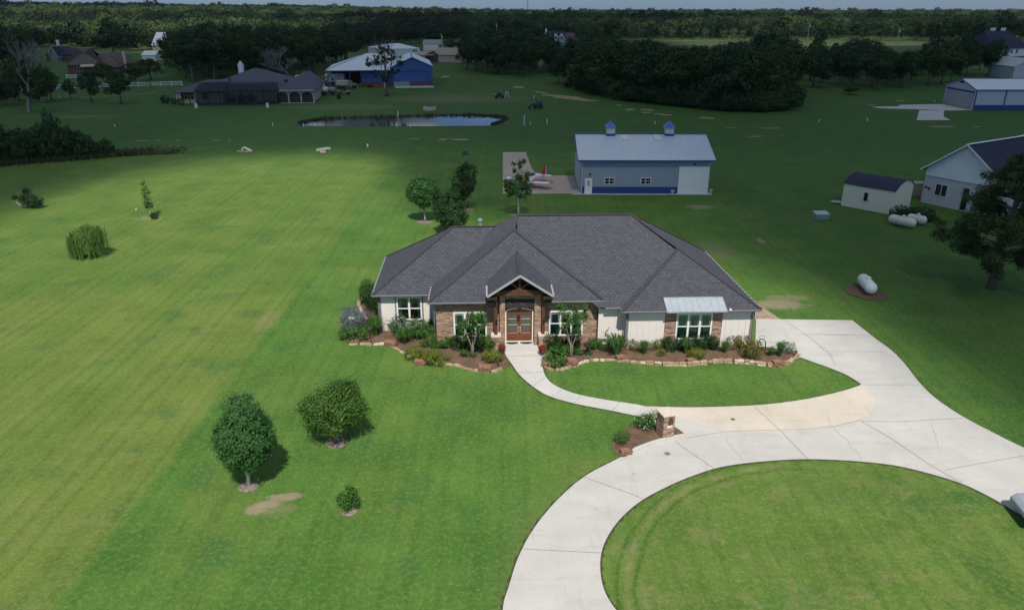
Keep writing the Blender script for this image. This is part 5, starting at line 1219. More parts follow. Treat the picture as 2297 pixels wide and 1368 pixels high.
# ------------------------------------------------------------------ other buildings
class Fr:
    """frame on the ground: origin p0, u towards p1, v away from the viewer"""
    def __init__(s, p0, p1):
        s.o = p0; d = (p1 - p0); s.w = math.hypot(d.x, d.y); s.a = math.atan2(d.y, d.x)
def gable(name, label, cat, fr, depth, eave, ridge, along='u', ov=.4, wall='white', roof='shingle', hip=(0, 0), parent=None, u0=0.0, u1=None, v0=0.0, rth=.12, ribs=0, trim=None, base=None, basem=None, root=None):
    """gabled or hipped block; ridge runs along u or v"""
    r = root or empty(name, fr.o, fr.a, label, cat)
    w_ = u1 if u1 is not None else fr.w; v1 = v0 + depth
    mb = MB()
    if along == 'u':
        c = (v0 + v1) / 2
        sec = lambda u, g: [(u, v0, 0), (u, v1, 0), (u, v1, eave)] + ([(u, c, ridge)] if g else []) + [(u, v0, eave)]
        if hip[0] or hip[1]: mb.box(u0, w_, v0, v1, 0, eave)
        else: mb.loft([sec(u0, 1), sec(w_, 1)])
    else:
        c = (u0 + w_) / 2
        sec = lambda v: [(u0, v, 0), (w_, v, 0), (w_, v, eave), (c, v, ridge), (u0, v, eave)]
        if hip[0] or hip[1]: mb.box(u0, w_, v0, v1, 0, eave)
        else: mb.loft([sec(v0), sec(v1)])
    mb.build('wall', M[wall], r)
    if base:
        mb = MB(); q = .03; mb.box(u0 - q, w_ + q, v0 - q, v0 - .002, 0, base); mb.box(u0 - q, u0 - .002, v0, v1, 0, base); mb.box(w_ + .002, w_ + q, v0, v1, 0, base); mb.build('wainscot', M[basem], r)
    mb = MB(); half = (v1 - v0) / 2 if along == 'u' else (w_ - u0) / 2; sl = (ridge - eave) / half; ze = eave - sl * ov + .03; zr = ridge + .03
    if along == 'u':
        A, B, C_, D = (u0 - ov, v0 - ov, ze), (w_ + ov, v0 - ov, ze), (w_ + ov, v1 + ov, ze), (u0 - ov, v1 + ov, ze)
        E_, F_ = (u0 - ov + hip[0], c, zr), (w_ + ov - hip[1], c, zr)
        pl = [[A, B, F_, E_], [C_, D, E_, F_]] + ([[D, A, E_]] if hip[0] else []) + ([[B, C_, F_]] if hip[1] else [])
    else:
        A, B, C_, D = (u0 - ov, v0 - ov, ze), (w_ + ov, v0 - ov, ze), (w_ + ov, v1 + ov, ze), (u0 - ov, v1 + ov, ze)
        E_, F_ = (c, v0 - ov + hip[0], zr), (c, v1 + ov - hip[1], zr)
        pl = [[D, A, E_, F_], [B, C_, F_, E_]] + ([[A, B, E_]] if hip[0] else []) + ([[C_, D, F_]] if hip[1] else [])
    for p in pl: mb.slab(p, (0, 0, -rth))
    if ribs:
        if along == 'u':
            k = u0 - ov + ribs
            while k < w_ + ov: mb.bar((k, v0 - ov, ze + .02), (k, c, zr + .02), .05, .04); k += ribs
        else:
            k = v0 - ov + ribs
            while k < v1 + ov: mb.bar((u0 - ov, k, ze + .02), (c, k, zr + .02), .05, .04); mb.bar((c, k, zr + .02), (w_ + ov, k, ze + .02), .05, .04); k += ribs
    ro = mb.build('roof', M[roof], r)
    if trim:
        mb = MB(); h = .16
        if along == 'u':
            mb.bar((A[0], A[1] - .03, ze - .05), (B[0], B[1] - .03, ze - .05), .06, h)
            for x in (A[0] - .03, B[0] + .03):
                mb.bar((x, v0 - ov, ze - .02), (x, c, zr - .02), .06, h); mb.bar((x, c, zr - .02), (x, v1 + ov, ze - .02), .06, h)
            mb.bar((A[0], c, zr + .06), (B[0], c, zr + .06), .35, .05)
        else:
            for y in (v0 - ov - .03,): mb.bar((u0 - ov, y, ze - .02), (c, y, zr - .02), .06, h); mb.bar((c, y, zr - .02), (w_ + ov, y, ze - .02), .06, h)
            mb.bar((A[0] - .03, A[1], ze - .05), (D[0] - .03, D[1], ze - .05), .06, h); mb.bar((B[0] + .03, B[1], ze - .05), (C_[0] + .03, C_[1], ze - .05), .06, h)
            mb.bar((c, v0 - ov, zr + .06), (c, v1 + ov, zr + .06), .35, .05)
        mb.build('trim', M[trim], r)
    return r
def fwin(r, u, z, w_, h, v=0.0, n=2, frame='white', name='window', glass='glassdark', rows=1, side=None):
    """window on a face: side None = front (v), 'L' = face u=v looking to -u, 'R' = looking to +u"""
    mb = MB(); t_ = .06
    def bx(m, a, b, c, d, e, f):
        if side is None: m.box(a, b, v - d, v - c, e, f)
        elif side == 'L': m.box(v - d, v - c, a, b, e, f)
        else: m.box(v + c, v + d, a, b, e, f)
    bx(mb, u, u + w_, .002, .06, z, z + t_); bx(mb, u, u + w_, .002, .06, z + h - t_, z + h); bx(mb, u, u + t_, .002, .06, z + t_, z + h - t_); bx(mb, u + w_ - t_, u + w_, .002, .06, z + t_, z + h - t_)
    for k in range(1, n): bx(mb, u + w_ * k / n - t_ / 2, u + w_ * k / n + t_ / 2, .002, .055, z + t_, z + h - t_)
    for k in range(1, rows): bx(mb, u + t_, u + w_ - t_, .002, .04, z + h * k / rows - .015, z + h * k / rows + .015)
    f = mb.build(name, M[frame], r); g = MB(); bx(g, u + t_, u + w_ - t_, .003, .02, z + t_, z + h - t_); g.build('pane', M[glass], f); return f

# -- blue-grey hangar behind the house
f0 = Fr(G(1303, 435.5), G(1587, 436)); D_ = 11.8
ez = ZY(1450, 362, f0.o.y - .5).z; rz_ = ZY(1430, 301, f0.o.y + D_ / 2).z
sl = .55
h = gable('hangar', 'grey-blue metal hangar with blue trim, blue wainscot and two roof cupolas', 'hangar', f0, D_, ez + .28, rz_, 'u', .55, 'hangwall', 'metalroof', ribs=.46, trim='blue')
wd = f0.w
mb = MB(); dz1 = height_at(1550, 374, G(1550, 436))
du0, du1 = (1521 - 1303) / (1587 - 1303) * wd, (1584 - 1303) / (1587 - 1303) * wd
mb.box(.0, (1310 - 1303) / 284 * wd, -.04, -.002, 0, .95); mb.box((1328 - 1303) / 284 * wd, du0, -.04, -.002, 0, .95); mb.box(du1 + .02, wd + .03, -.04, -.002, 0, .95); mb.build('wainscot', M['blue'], h)
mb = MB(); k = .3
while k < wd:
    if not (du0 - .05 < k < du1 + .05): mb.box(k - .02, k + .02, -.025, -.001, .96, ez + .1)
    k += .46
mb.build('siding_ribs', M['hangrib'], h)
mb = MB(); mb.box(du0, du1, -.05, -.003, .05, dz1 - .15)
for q in range(1, 8): zz = .05 + (dz1 - .2) * q / 8; mb.box(du0, du1, -.056, -.051, zz - .012, zz)
d = mb.build('roll_up_door', M['white'], h)
mb = MB(); mb.box(du0 - .12, du0, -.07, -.003, .04, dz1); mb.box(du1, du1 + .12, -.07, -.003, .04, dz1); mb.box(du0, du1, -.07, -.003, dz1 - .15, dz1); mb.build('door_frame', M['white'], d)
a, b = (1311 - 1303) / 284 * wd, (1327 - 1303) / 284 * wd; zt = height_at(1318, 401, G(1318, 436))
mb = MB(); mb.box(a, b, -.06, -.003, .05, zt); d = mb.build('side_door', M['white'], h); fwin(h, a + .22, zt * .55, (b - a) - .44, zt * .36, -.06, 3, name='door_window', rows=3)
for x0, x1 in ((1354, 1376.5), (1435, 1458)): fwin(h, (x0 - 1303) / 284 * wd, height_at(x0, 414, G(x0, 436)), (x1 - x0) / 284 * wd, height_at(x0, 399, G(x0, 436)) - height_at(x0, 414, G(x0, 436)), 0, 2, rows=2)
half = D_ / 2; hsl = (rz_ - ez - .28) / half
for x in (1368, 1499):
    u = (ZY(x, 303, f0.o.y + half).x - f0.o.x); c = empty('x', (0, 0, 0)); bpy.data.objects.remove(c)
    mb = MB(); s_ = .55; mb.box(u - s_, u + s_, half - s_, half + s_, rz_ - .25, rz_ + .95); cu = mb.build('cupola', M['hangwall2'], h)
    mb = MB(); mb.box(u - s_ - .04, u + s_ + .04, half - s_ - .04, half + s_ + .04, rz_ - .2, rz_ + .12); mb.build('base_flashing', M['blue'], cu)
    mb = MB(); mb.loft([[(u + i * .74, half + j * .74, rz_ + .95) for i, j in ((-1, -1), (1, -1), (1, 1), (-1, 1))], [(u + i * .7, half + j * .7, rz_ + 1.0) for i, j in ((-1, -1), (1, -1), (1, 1), (-1, 1))], [(u + i * .03, half + j * .03, rz_ + 1.75) for i, j in ((-1, -1), (1, -1), (1, 1), (-1, 1))]]); mb.build('cupola_roof', M['bluecup'], cu)
for x in (1400, 1474):
    u = (ZY(x, 309, f0.o.y + half * .8).x - f0.o.x); mb = MB()
    za, zb = ez + .28 + hsl * half * .72, ez + .28 + hsl * half * .93
    mb.slab([(u - .42, half * .72, za + .12), (u + .42, half * .72, za + .12), (u + .42, half * .93, zb + .12), (u - .42, half * .93, zb + .12)], (0, 0, -.04)); mb.build('skylight', M['skylight'], h)
mb = MB(); mb.box(-.05, -.002, 1.2, D_ - 1.2, .05, ez - .5); d = mb.build('hangar_door', M['hangwall2'], h)
mb = MB(); mb.box(-.10, -.002, 1.0, D_ - 1.0, ez - .5, ez - .3); mb.build('door_header', M['blue'], h)
for x, z in (((du0 + du1) / 2, dz1 + .25), (1.05, zt + .5)): mb = MB(); mb.box(x - .1, x + .1, -.22, -.002, z, z + .18); mb.build('wall_lamp', M['black'], h)
mb = MB()
for u in (.05, wd - .05): mb.box(u - .05, u + .05, -.1, -.03, 0, ez)
mb.build('corner_trim', M['hangwall2'], h)
for x, y, lb in ((1508, 434.5, 'white planter standing left of the hangar roll-up door'),):
    e = empty('planter', G(x, y, .08), 0, lb, 'planter'); mb = MB(); mb.lathe([(.1, 0), (.28, .45), (.3, .5), (.26, .5), (.1, .4)], 10); mb.build('pot', M['white'], e, True)
e = empty('planter', G(1594, 433, .08), 0, 'weathered pot with a sprig by the right corner of the hangar', 'planter'); mb = MB(); mb.lathe([(.12, 0), (.24, .4), (.2, .5)], 10); mb.build('pot', M['capstone'], e, True)
o = bpy.data.objects.new('sprig', crown([(0, 0, .7, .2, .2, .3)], 80, .1, 77, M['l_mound'], .1, 10)); col.objects.link(o); o.parent = e

# -- barn-roofed shed
p0, p1, p2 = G(1886, 461), G(1998, 482), G(2047, 466); f1 = Fr(p0, p1); dep = (p2 - p1).length
sh = empty('garden_shed', p0, f1.a, 'cream garden shed with a dark blue barn-shaped roof', 'shed')
ze = height_at(1886, 410, p0); zr = height_at(2028, 405, (p1 + p2) / 2); w_ = f1.w; zb = ze + (zr - ze) * .62
prof = [(0, 0, 0), (0, dep, 0), (0, dep, ze), (0, dep * .8, zb), (0, dep * .5, zr), (0, dep * .2, zb), (0, 0, ze)]
mb = MB(); mb.loft([[(0, y, z) for _, y, z in prof], [(w_, y, z) for _, y, z in prof]])
k = .25
while k < w_: mb.box(k - .02, k + .02, -.02, -.001, .05, ze - .03); k += .3
mb.build('wall', M['creamshed'], sh)
mb = MB(); o_ = .12; pr = [(-.1, ze - .04), (dep * .19, zb + .05), (dep * .5, zr + .06), (dep * .81, zb + .05), (dep + .1, ze - .04)]
for (a, za), (b, zb_) in zip(pr[:-1], pr[1:]): mb.slab([(-o_, a, za), (w_ + o_, a, za), (w_ + o_, b, zb_), (-o_, b, zb_)], (0, 0, -.05))
mb.build('roof', M['shingle_blue'], sh); fwin(sh, w_ * .42, ze * .36, w_ * .1, ze * .40, -.02, 1, frame='creamshed')
mb = MB(); mb.box(w_ + .002, w_ + .04, dep * .44, dep * .56, zr - .55, zr - .35); mb.build('gable_vent', M['white'], sh)
mb = MB(); mb.slab([(-1.6, .3, .12), (-.02, .3, .22), (-.02, 1.6, .22), (-1.6, 1.6, .12)], (0, 0, -.06)); mb.build('ramp', M['tan'], sh)

# -- white brick house on the right
p0, p1 = G(2064, 453), G(2228, 489); f2 = Fr(p0, p1); w_ = f2.w
ze = height_at(2066, 374, p0); zr = height_at(2171, 325, (p0 + p1) / 2)
wh = gable('white_house', 'white painted brick house with a dark blue shingle roof, cut by the right edge', 'house', f2, 26, ze, zr, 'v', .5, 'whitebrick', 'shingle_blue', trim='white')
mb = MB(); mb.slab([(0.02, -.06, ze * .80), (w_ - .02, -.06, ze * .80), (w_ - .02, -.06, ze), (w_ / 2, -.06, zr - .08), (.02, -.06, ze)], (0, .05, 0))
for k in range(1, 9): x = w_ * k / 9; zz = ze + (zr - ze) * (1 - abs(x / w_ * 2 - 1)) - .12; mb.box(x - .02, x + .02, -.09, -.061, ze * .80, zz)
mb.box(0, w_, -.10, -.061, ze * .78, ze * .80); mb.build('gable_cladding', M['whitewall'], wh)
s2 = w_ / (2228 - 2064); fwin(wh, (2092 - 2064) * s2, ze * .27, 28 * s2, ze * .33, 0, 2); fwin(wh, (2154 - 2064) * s2, .1, 14 * s2, ze * .6, 0, 1, frame='greyframe')
f2b = Fr(wh.location + Matrix.Rotation(f2.a, 3, 'Z') @ Vector((w_ * .6, 10.5, 0)), wh.location + Matrix.Rotation(f2.a, 3, 'Z') @ Vector((w_ * .6 + 11, 10.5 + .2, 0)))
mb = MB(); x0, x1, y0, y1 = -2.0, 9.0, 13.5, 24.0; zc = zr + 1.5
mb.loft([[(x0, y, 0), (x1, y, 0), (x1, y, ze + .6), ((x0 + x1) / 2 + 3.6, y, zc), (x0, y, ze + .6)] for y in (y0, y1)]); mb.build('rear_wing', M['whitewall'], wh)
mb = MB(); xm = (x0 + x1) / 2 + 3.6
mb.slab([(x0 - .5, y0 - .4, ze + .45), (xm, y0 - .4, zc + .08), (xm, y1, zc + .08), (x0 - .5, y1, ze + .45)][::-1], (0, 0, -.12)); mb.slab([(x1 + .5, y0 - .4, ze + .45), (xm, y0 - .4, zc + .08), (xm, y1, zc + .08), (x1 + .5, y1, ze + .45)], (0, 0, -.12)); mb.build('rear_roof', M['shingle_blue'], wh)
mb = MB(); mb.bar((x0 - .5, y0 - .45, ze + .4), (xm, y0 - .45, zc), .08, .22); mb.bar((xm, y0 - .45, zc), (x1 + .5, y0 - .45, ze + .4), .08, .22); mb.build('rear_trim', M['white'], wh)
# things beside it
e = empty('meter_post', G(2074, 455), f2.a, 'white post with two dark meter heads at the corner of the white brick house', 'meter post'); mb = MB(); mb.tube([(0, 0, 0), (0, 0, 1.9)], .05, 6); mb.build('post', M['white'], e); mb = MB(); mb.box(-.35, -.05, -.1, .1, 1.8, 2.05); mb.box(.05, .35, -.1, .1, 1.7, 1.95); mb.build('meter', M['black'], e)
e = empty('hose_reel', G(2067, 453), 0, 'reddish coiled hose on a stand between the shed and the white brick house', 'hose reel'); mb = MB(); mb.tube([(.35 * math.cos(a), 0, .6 + .35 * math.sin(a)) for a in [math.pi * 2 * k / 12 for k in range(13)]], .08, 6); mb.build('hose', M['red'], e); mb = MB(); mb.bar((0, .1, 0), (0, .1, .6), .1); mb.build('stand', M['black'], e)
e = empty('storage_box', G(2056, 440), 0, 'tan box wall just behind the right end of the shed', 'storage box'); mb = MB(); mb.box(-1.0, 1.2, 0, 1.5, .0, 1.5); mb.build('body', M['tan'], e); mb = MB(); mb.box(-1.05, 1.25, -.05, 1.55, 1.501, 1.6); mb.build('lid', M['tanroof'], e)

# -- propane tanks
def tank(loc, rz, ln, r, label, mat, grp=None, dome_col=None):
    e = empty('propane_tank', loc, rz, label, 'propane tank', grp)
    mb = MB(); prof = [(-ln / 2 + r * (1 - math.cos(a)) * .9, r * math.sin(a)) for a in [math.pi / 2 * k / 6 for k in range(7)]]; prof += [(-x, q) for x, q in reversed(prof)]
    prof[0] = (prof[0][0], .01); prof[-1] = (prof[-1][0], .01); seg = 20
    mb.loft([[(x, q * math.cos(2 * math.pi * k / seg), r + .12 + q * math.sin(2 * math.pi * k / seg)) for k in range(seg)] for x, q in prof]); mb.build('tank_body', M[mat], e, True)
    mb = MB(); mb.lathe([(.2, 0), (.2, .14), (.14, .22), (.03, .25)], 14, (.1, 0, 2 * r + .07)); mb.build('valve_dome', M[dome_col or mat], e, True)
    for s_ in (-1, 1): mb = MB(); mb.box(s_ * ln * .24 - .05, s_ * ln * .24 + .05, -r * .45, r * .45, 0, .2); mb.build('saddle', M['fascia'], e)
    mb = MB(); mb.tube([(-ln * .12, (r + .005) * math.cos(a), r + .12 + (r + .005) * math.sin(a)) for a in [2 * math.pi * k / 20 for k in range(21)]], .02, 4); mb.build('strap', M['tan'], e)
tank(G(1942, 652), R(-98), 3.0, .5, 'white propane tank on an oval mulch bed right of the drive', 'tankw')
tank(G(2021, 508), R(-55), 3.0, .5, 'longer cream propane tank in front of the clipped bushes', 'tank', 'cream propane tanks by the shed')
tank(G(2054, 503), R(-50), 2.1, .47, 'shorter cream propane tank to the right behind its neighbour', 'tank', 'cream propane tanks by the shed')
for x, y, s, lb, sd_ in ((2022, 489, 1.15, 'clipped dark bush behind the left end of the cream tanks', 71), (2063, 496, 1.3, 'clipped dark bush behind the right cream tank', 72)):
    o = bpy.data.objects.new('clipped_bush', crown([(0, 0, .6, 1.25, .9, .62), (0, 0, .35, 1.3, 1, .4)], 3000, .13, sd_, M['l_dark'], .16, 240, shell=.9, name='clipped_bush')); col.objects.link(o); o.location = G(x, y); o.scale = (s, 1, s); tag(o, lb, 'bush')
e = empty('transformer_box', G(1840, 491), R(4), 'green utility box with a pale lid alone on the lawn', 'utility box'); mb = MB(); mb.loft([[(-.75, -.5, 0), (.75, -.5, 0), (.75, .5, 0), (-.75, .5, 0)], [(-.75, -.5, .6), (.75, -.5, .6), (.75, .5, .75), (-.75, .5, .75)]]); mb.build('cabinet', M['greenbox'], e, bevel=.03); mb = MB(); mb.slab([(-.78, -.53, .66), (.78, -.53, .66), (.78, .53, .81), (-.78, .53, .81)], (0, 0, -.05)); mb.build('lid', paint('pale green lid paint', (.42, .50, .44), .5), e)
# the grey bonnet that pokes in at the lower right
def car(label, loc, rz, paintm, name='parked_car', s=1.0, pickup=False):
    e = empty(name, loc, rz, label, 'car' if not pickup else 'pickup truck'); e.scale = (s, s, s)
    mb = MB(); hw = .92
    if pickup: side = [(-2.7, .45), (-2.7, 1.05), (-1.0, 1.08), (-.9, 1.15), (1.0, 1.15), (1.1, 1.08), (2.5, 1.0), (2.7, .8), (2.72, .45)]
    else: side = [(-2.25, .4), (-2.3, .85), (-1.9, 1.0), (1.0, .98), (2.05, .85), (2.3, .65), (2.3, .4)]
    mb.loft([[(x, -hw * k, z) for x, z in side] for k in (1,)] + [[(x, hw, z) for x, z in side]]); mb.build('body', M[paintm], e, bevel=.06)
    mb = MB(); cab = ([(-.95, 1.1), (-.75, 1.75), (.45, 1.75), (1.05, 1.1)] if pickup else [(-1.9, .98), (-1.4, 1.42), (.2, 1.45), (.95, .98)])
    mb.loft([[(x, -hw * .93 + (z - 1) * .25, z) for x, z in cab], [(x, hw * .93 - (z - 1) * .25, z) for x, z in cab]]); mb.build('windows', M['glassdark'], e)
    mb = MB(); x0, x1, z = (-.74, .44, 1.755) if pickup else (-1.38, .18, 1.44); mb.box(x0, x1, -.72, .72, z, z + .03); mb.build('roof', M[paintm], e)
    for x in ((-1.75, 1.75) if pickup else (-1.4, 1.42)):
        for y in (-1, 1):
            mb = MB(); mb.tube([(x, y * .95, .36), (x, y * .72, .36)], .36, 14); wv = mb.build('wheel', M['rubber'], e); mb = MB(); mb.tube([(x, y * .965, .36), (x, y * .951, .36)], .2, 10); mb.build('rim', M['steel'], wv)
    return e
car('grey car whose bonnet just pokes in at the lower right edge', G(2400, 1174, .035), R(172), 'steel')

for x, y, r_, lb in ((1644, 940, .10, 'small brown lid set in the beige turnout'), (1497, 1017, .12, 'small grey lid set in the drive near the mailbox')):
    e = empty('drain_lid', G(x, y, .04), 0, lb, 'lid'); mb = MB(); mb.lathe([(r_ * 1.3, 0), (r_ * 1.3, .006), (r_, .012)], 16); mb.build('cover', M['bark' if x > 1600 else 'fascia'], e)
# -- aeroplane
pc_ = G(1187, 420); pl = empty('light_aircraft', (pc_.x + .1, pc_.y + .3, .035), R(238), 'small red and white low-wing aeroplane parked on the apron', 'aeroplane')
# local: nose towards +x
def ell(x, ry, rz, cz, n=14, py=0): return [(x, py + ry * math.cos(2 * math.pi * k / n), cz + rz * math.sin(2 * math.pi * k / n)) for k in range(n)]
mb = MB(); mb.loft([ell(1.45, .46, .46, 1.0), ell(.6, .48, .52, 1.02), ell(-.6, .46, .5, 1.02), ell(-1.8, .32, .36, .95), ell(-3.0, .17, .22, .84), ell(-4.0, .06, .12, .78)]); mb.build('fuselage', M['planewhite'], pl, True)
mb = MB(); mb.loft([ell(1.46, .465, .465, 1.0), ell(2.1, .40, .38, .99), ell(2.4, .24, .22, .98)]); cw = mb.build('cowling', M['orange'], pl, True)
mb = MB(); mb.loft([ell(2.41, .14, .14, .98, 10), ell(2.55, .10, .10, .98, 10), ell(2.68, .02, .02, .98, 10)]); mb.build('spinner', M['planewhite'], cw, True)
mb = MB(); mb.loft([[(2.5, -.08 * k, .98 + z), (2.53, -.08 * k, .98 + z), (2.53, .08 * k, .98 + z), (2.5, .08 * k, .98 + z)] for z, k in ((-.92, .6), (-.3, 1), (.3, 1), (.92, .6))]); mb.build('propeller', M['planewhite'], pl)
for s_ in (-1, 1):
    mb = MB(); sec = lambda y, c, x, z, t_: [(x + c * .5, y, z), (x + c * .15, y, z + t_), (x - c * .5, y, z + .01), (x - c * .1, y, z - t_ * .5)]
    mb.loft([sec(s_ * .3, 1.45, .35, .68, .12), sec(s_ * 3.3, 1.15, .3, .92, .09)]); wg = mb.build('wing', M['planewhite'], pl, False)
    mb = MB(); mb.loft([[(.0 - .38 - .18 + .0, s_ * a, z), (-.1, s_ * a, z + .075), (-.14, s_ * a, z + .09), (-.60 + .05, s_ * a, z + .03)] for a, z in ((.45, .70), (3.3, .935))]); mb.build('stripe', M['red'], wg)
    mb = MB(); mb.loft([sec(s_ * 3.31, 1.15, .3, .92, .09), sec(s_ * 3.5, .9, .25, .94, .05)]); mb.build('wing_tip', M['red'], wg)
    mb = MB(); mb.tube([(.55, s_ * .35, .62), (.75, s_ * .95, .24)], .04, 6); lg = mb.build('gear_leg', M['planewhite'], pl)
    mb = MB(); mb.loft([ell(1.2, .02, .02, .2, 8, s_ * .97), ell(1.0, .11, .14, .22, 8, s_ * .97), ell(.7, .12, .16, .23, 8, s_ * .97), ell(.2, .02, .04, .2, 8, s_ * .97)]); mb.build('wheel_fairing', M['red'], lg, True)
    mb = MB(); mb.tube([(.8, s_ * .92, .13), (.8, s_ * 1.02, .13)], .13, 12); mb.build('wheel', M['rubber'], lg)
    mb = MB(); mb.loft([sec(s_ * .05, .85, -3.6, .92, .05), sec(s_ * 1.25, .6, -3.7, .94, .03)]); mb.build('stabilizer', M['planewhite'], pl)
mb = MB(); mb.slab([(-3.1, -.04, .95), (-4.05, -.04, .85), (-4.1, -.04, 2.15), (-3.75, -.04, 2.2)], (0, .08, 0)); fn = mb.build('tail_fin', M['red'], pl); mb = MB(); mb.slab([(-4.06, -.035, .8), (-4.42, -.035, .85), (-4.35, -.035, 2.05), (-4.11, -.035, 2.15)], (0, .07, 0)); mb.build('rudder', M['capstone'], fn)
mb = MB(); mb.loft([ell(.75, .05, .05, 1.42), ell(.3, .30, .28, 1.45), ell(-.4, .33, .36, 1.46), ell(-1.1, .2, .2, 1.36), ell(-1.5, .05, .05, 1.28)]); mb.build('canopy', M['maroon'], pl, True)
mb = MB()
for s_ in (-1, 1): mb.loft([[(1.4, s_ * .475, .95), (1.4, s_ * .47, 1.12), (-3.9, s_ * .09, .86), (-3.9, s_ * .09, .80)], [(1.4, s_ * .44, .95), (1.4, s_ * .44, 1.12), (-3.9, s_ * .05, .86), (-3.9, s_ * .05, .80)]])
mb.build('side_stripe', M['red'], pl)

# -- pale hangar far right
p0, p1 = G(2114, 232.5), G(2181, 247.5); f3 = Fr(p0, p1); w_ = f3.w; ze = height_at(2181, 201, p1); zr = height_at(2151, 177, (p0 + p1) / 2)
hg = gable('hangar', 'long pale metal hangar with blue base and a grey door, far right', 'hangar', f3, 46, ze, zr, 'v', .3, 'hangwall2', 'metalroofw', trim='blue')
mb = MB(); mb.box(.7, w_ - .7, -.08, -.003, .1, ze * .80)
for k in range(1, 7): mb.box(.7, w_ - .7, -.09, -.081, .1 + ze * .8 * k / 7, .14 + ze * .8 * k / 7)
mb.build('bifold_door', M['hangdoor'], hg); mb = MB(); mb.box(.5, w_ - .5, -.1, -.003, ze * .80, ze * .88); mb.build('door_header', M['blue'], hg)
mb = MB(); mb.box(w_ + .002, w_ + .05, 0, 46, 0, ze * .25); mb.build('wainscot', M['blue'], hg)
mb = MB()
for v in (.1, 7, 14, 21, 28, 35, 42): mb.box(w_ + .051, w_ + .12, v - .12, v + .12, 0, ze - .2)
mb.build('downspout', M['blue'], hg)
mb = MB(); mb.box(w_ * .45, w_ * .55, -.2, -.004, ze + .9, ze + 1.3); mb.build('lamp', M['black'], hg)
f = Fr(G(2270, 178), G(2330, 178)); gable('grey_outbuilding', 'small grey metal building behind the far right hangar', 'outbuilding', f, 14, 4.2, 6.6, 'v', .3, 'hangwall2', 'hangwall2')

# -- blue barn
s = 1 / 3.828
def z6(x, y): return (600 + x * s, 40 + y * s)
pA, pB = G(883, 194.0), G(970.5, 192.8); f4 = Fr(pA, pB); w_ = f4.w; ze = height_at(970, 148.5, pB); zr = height_at(922.6, 129, (pA + pB) / 2)
bb = gable('blue_barn', 'big blue metal barn with a wide door and white roof beyond the pond', 'barn', f4, 30, ze, zr, 'v', .35, 'bluebarn', 'metalroofw', trim='blue')
mb = MB(); mb.box(w_ * .42, w_ + .03, -.05, -.003, 0, 1.35); mb.build('wainscot', M['maroon'], bb); mb = MB(); mb.box(0.0, w_ * .40, -.06, -.003, 0, 1.35); mb.build('pale_panels', M['greenbox'], bb)
mb = MB(); mb.box(.4, w_ * .88, -.12, -.02, ze * .72, ze * .76); mb.box(w_ * .88, w_ * .90, -.12, -.02, 1.36, ze * .76); mb.build('door_track', M['blue'], bb)
# lower wing to its left, long white roof sloping to the viewer
qx = -20.5; mb = MB(); mb.box(-9.5, -.02, 2.0, 14, 0, 4.6); mb.build('wing_wall', M['bluebarn'], bb); mb = MB(); mb.box(-9.55, -.03, 1.94, 1.997, 0, 1.2); mb.build('wing_wainscot', M['maroon'], bb)
mb = MB(); mb.box(-9.6, -9.52, 2.0, 24, 0, 4.6); mb.box(qx + .8, -9.6, 12.5, 12.7, 0, 4.4); mb.build('open_bay', M['dark'], bb)
mb = MB(); mb.slab([(qx, .5, 4.75), (-.3, .5, 4.75), (-.3, 15, 8.9), (-8.5, 15, 8.9)], (0, 0, -.18)); mb.slab([(qx, .5, 4.75), (-8.5, 15, 8.9), (qx, 28, 4.75)], (0, 0, -.18)); wr_ = mb.build('wing_roof', M['metalroofw'], bb)
mb = MB(); mb.bar((qx, .44, 4.6), (-.3, .44, 4.6), .08, .35); mb.bar((qx, .5, 4.72), (-8.5, 15, 8.9), .2, .14); mb.build('wing_trim', M['blue'], bb)
mb = MB(); mb.loft([[(-8.3, 4.6, 6.0), (-2.6, 4.6, 6.0), (-5.4, 4.6, 7.6)], [(-8.3, 12, 6.0), (-2.6, 12, 6.0), (-5.4, 12, 7.6)]]); mb.build('dormer', M['greyframe'], bb)
for k in range(4): mb = MB(); mb.box(qx + .5 + k * 3.4, qx + .7 + k * 3.4, .7, .9, 0, 4.5); mb.build('bay_post', M['bluebarn'], bb)
# -- white hangar behind it
f = Fr(G(862, 137), G(942.5, 134.5)); gable('white_hangar', 'white metal hangar with a bright roof behind the blue barn', 'hangar', f, 24, height_at(943, 109, G(942.5, 134.5)), height_at(925, 95, G(930, 128)), 'u', .2, 'whitewall', 'metalroofw', hip=(6, 6))
r_ = [o for o in bpy.data.objects if o.name == 'white_hangar'][0]; fwin(r_, f.w * .8, 2.8, 2.2, 1.6, 0, 2, 'greyframe')
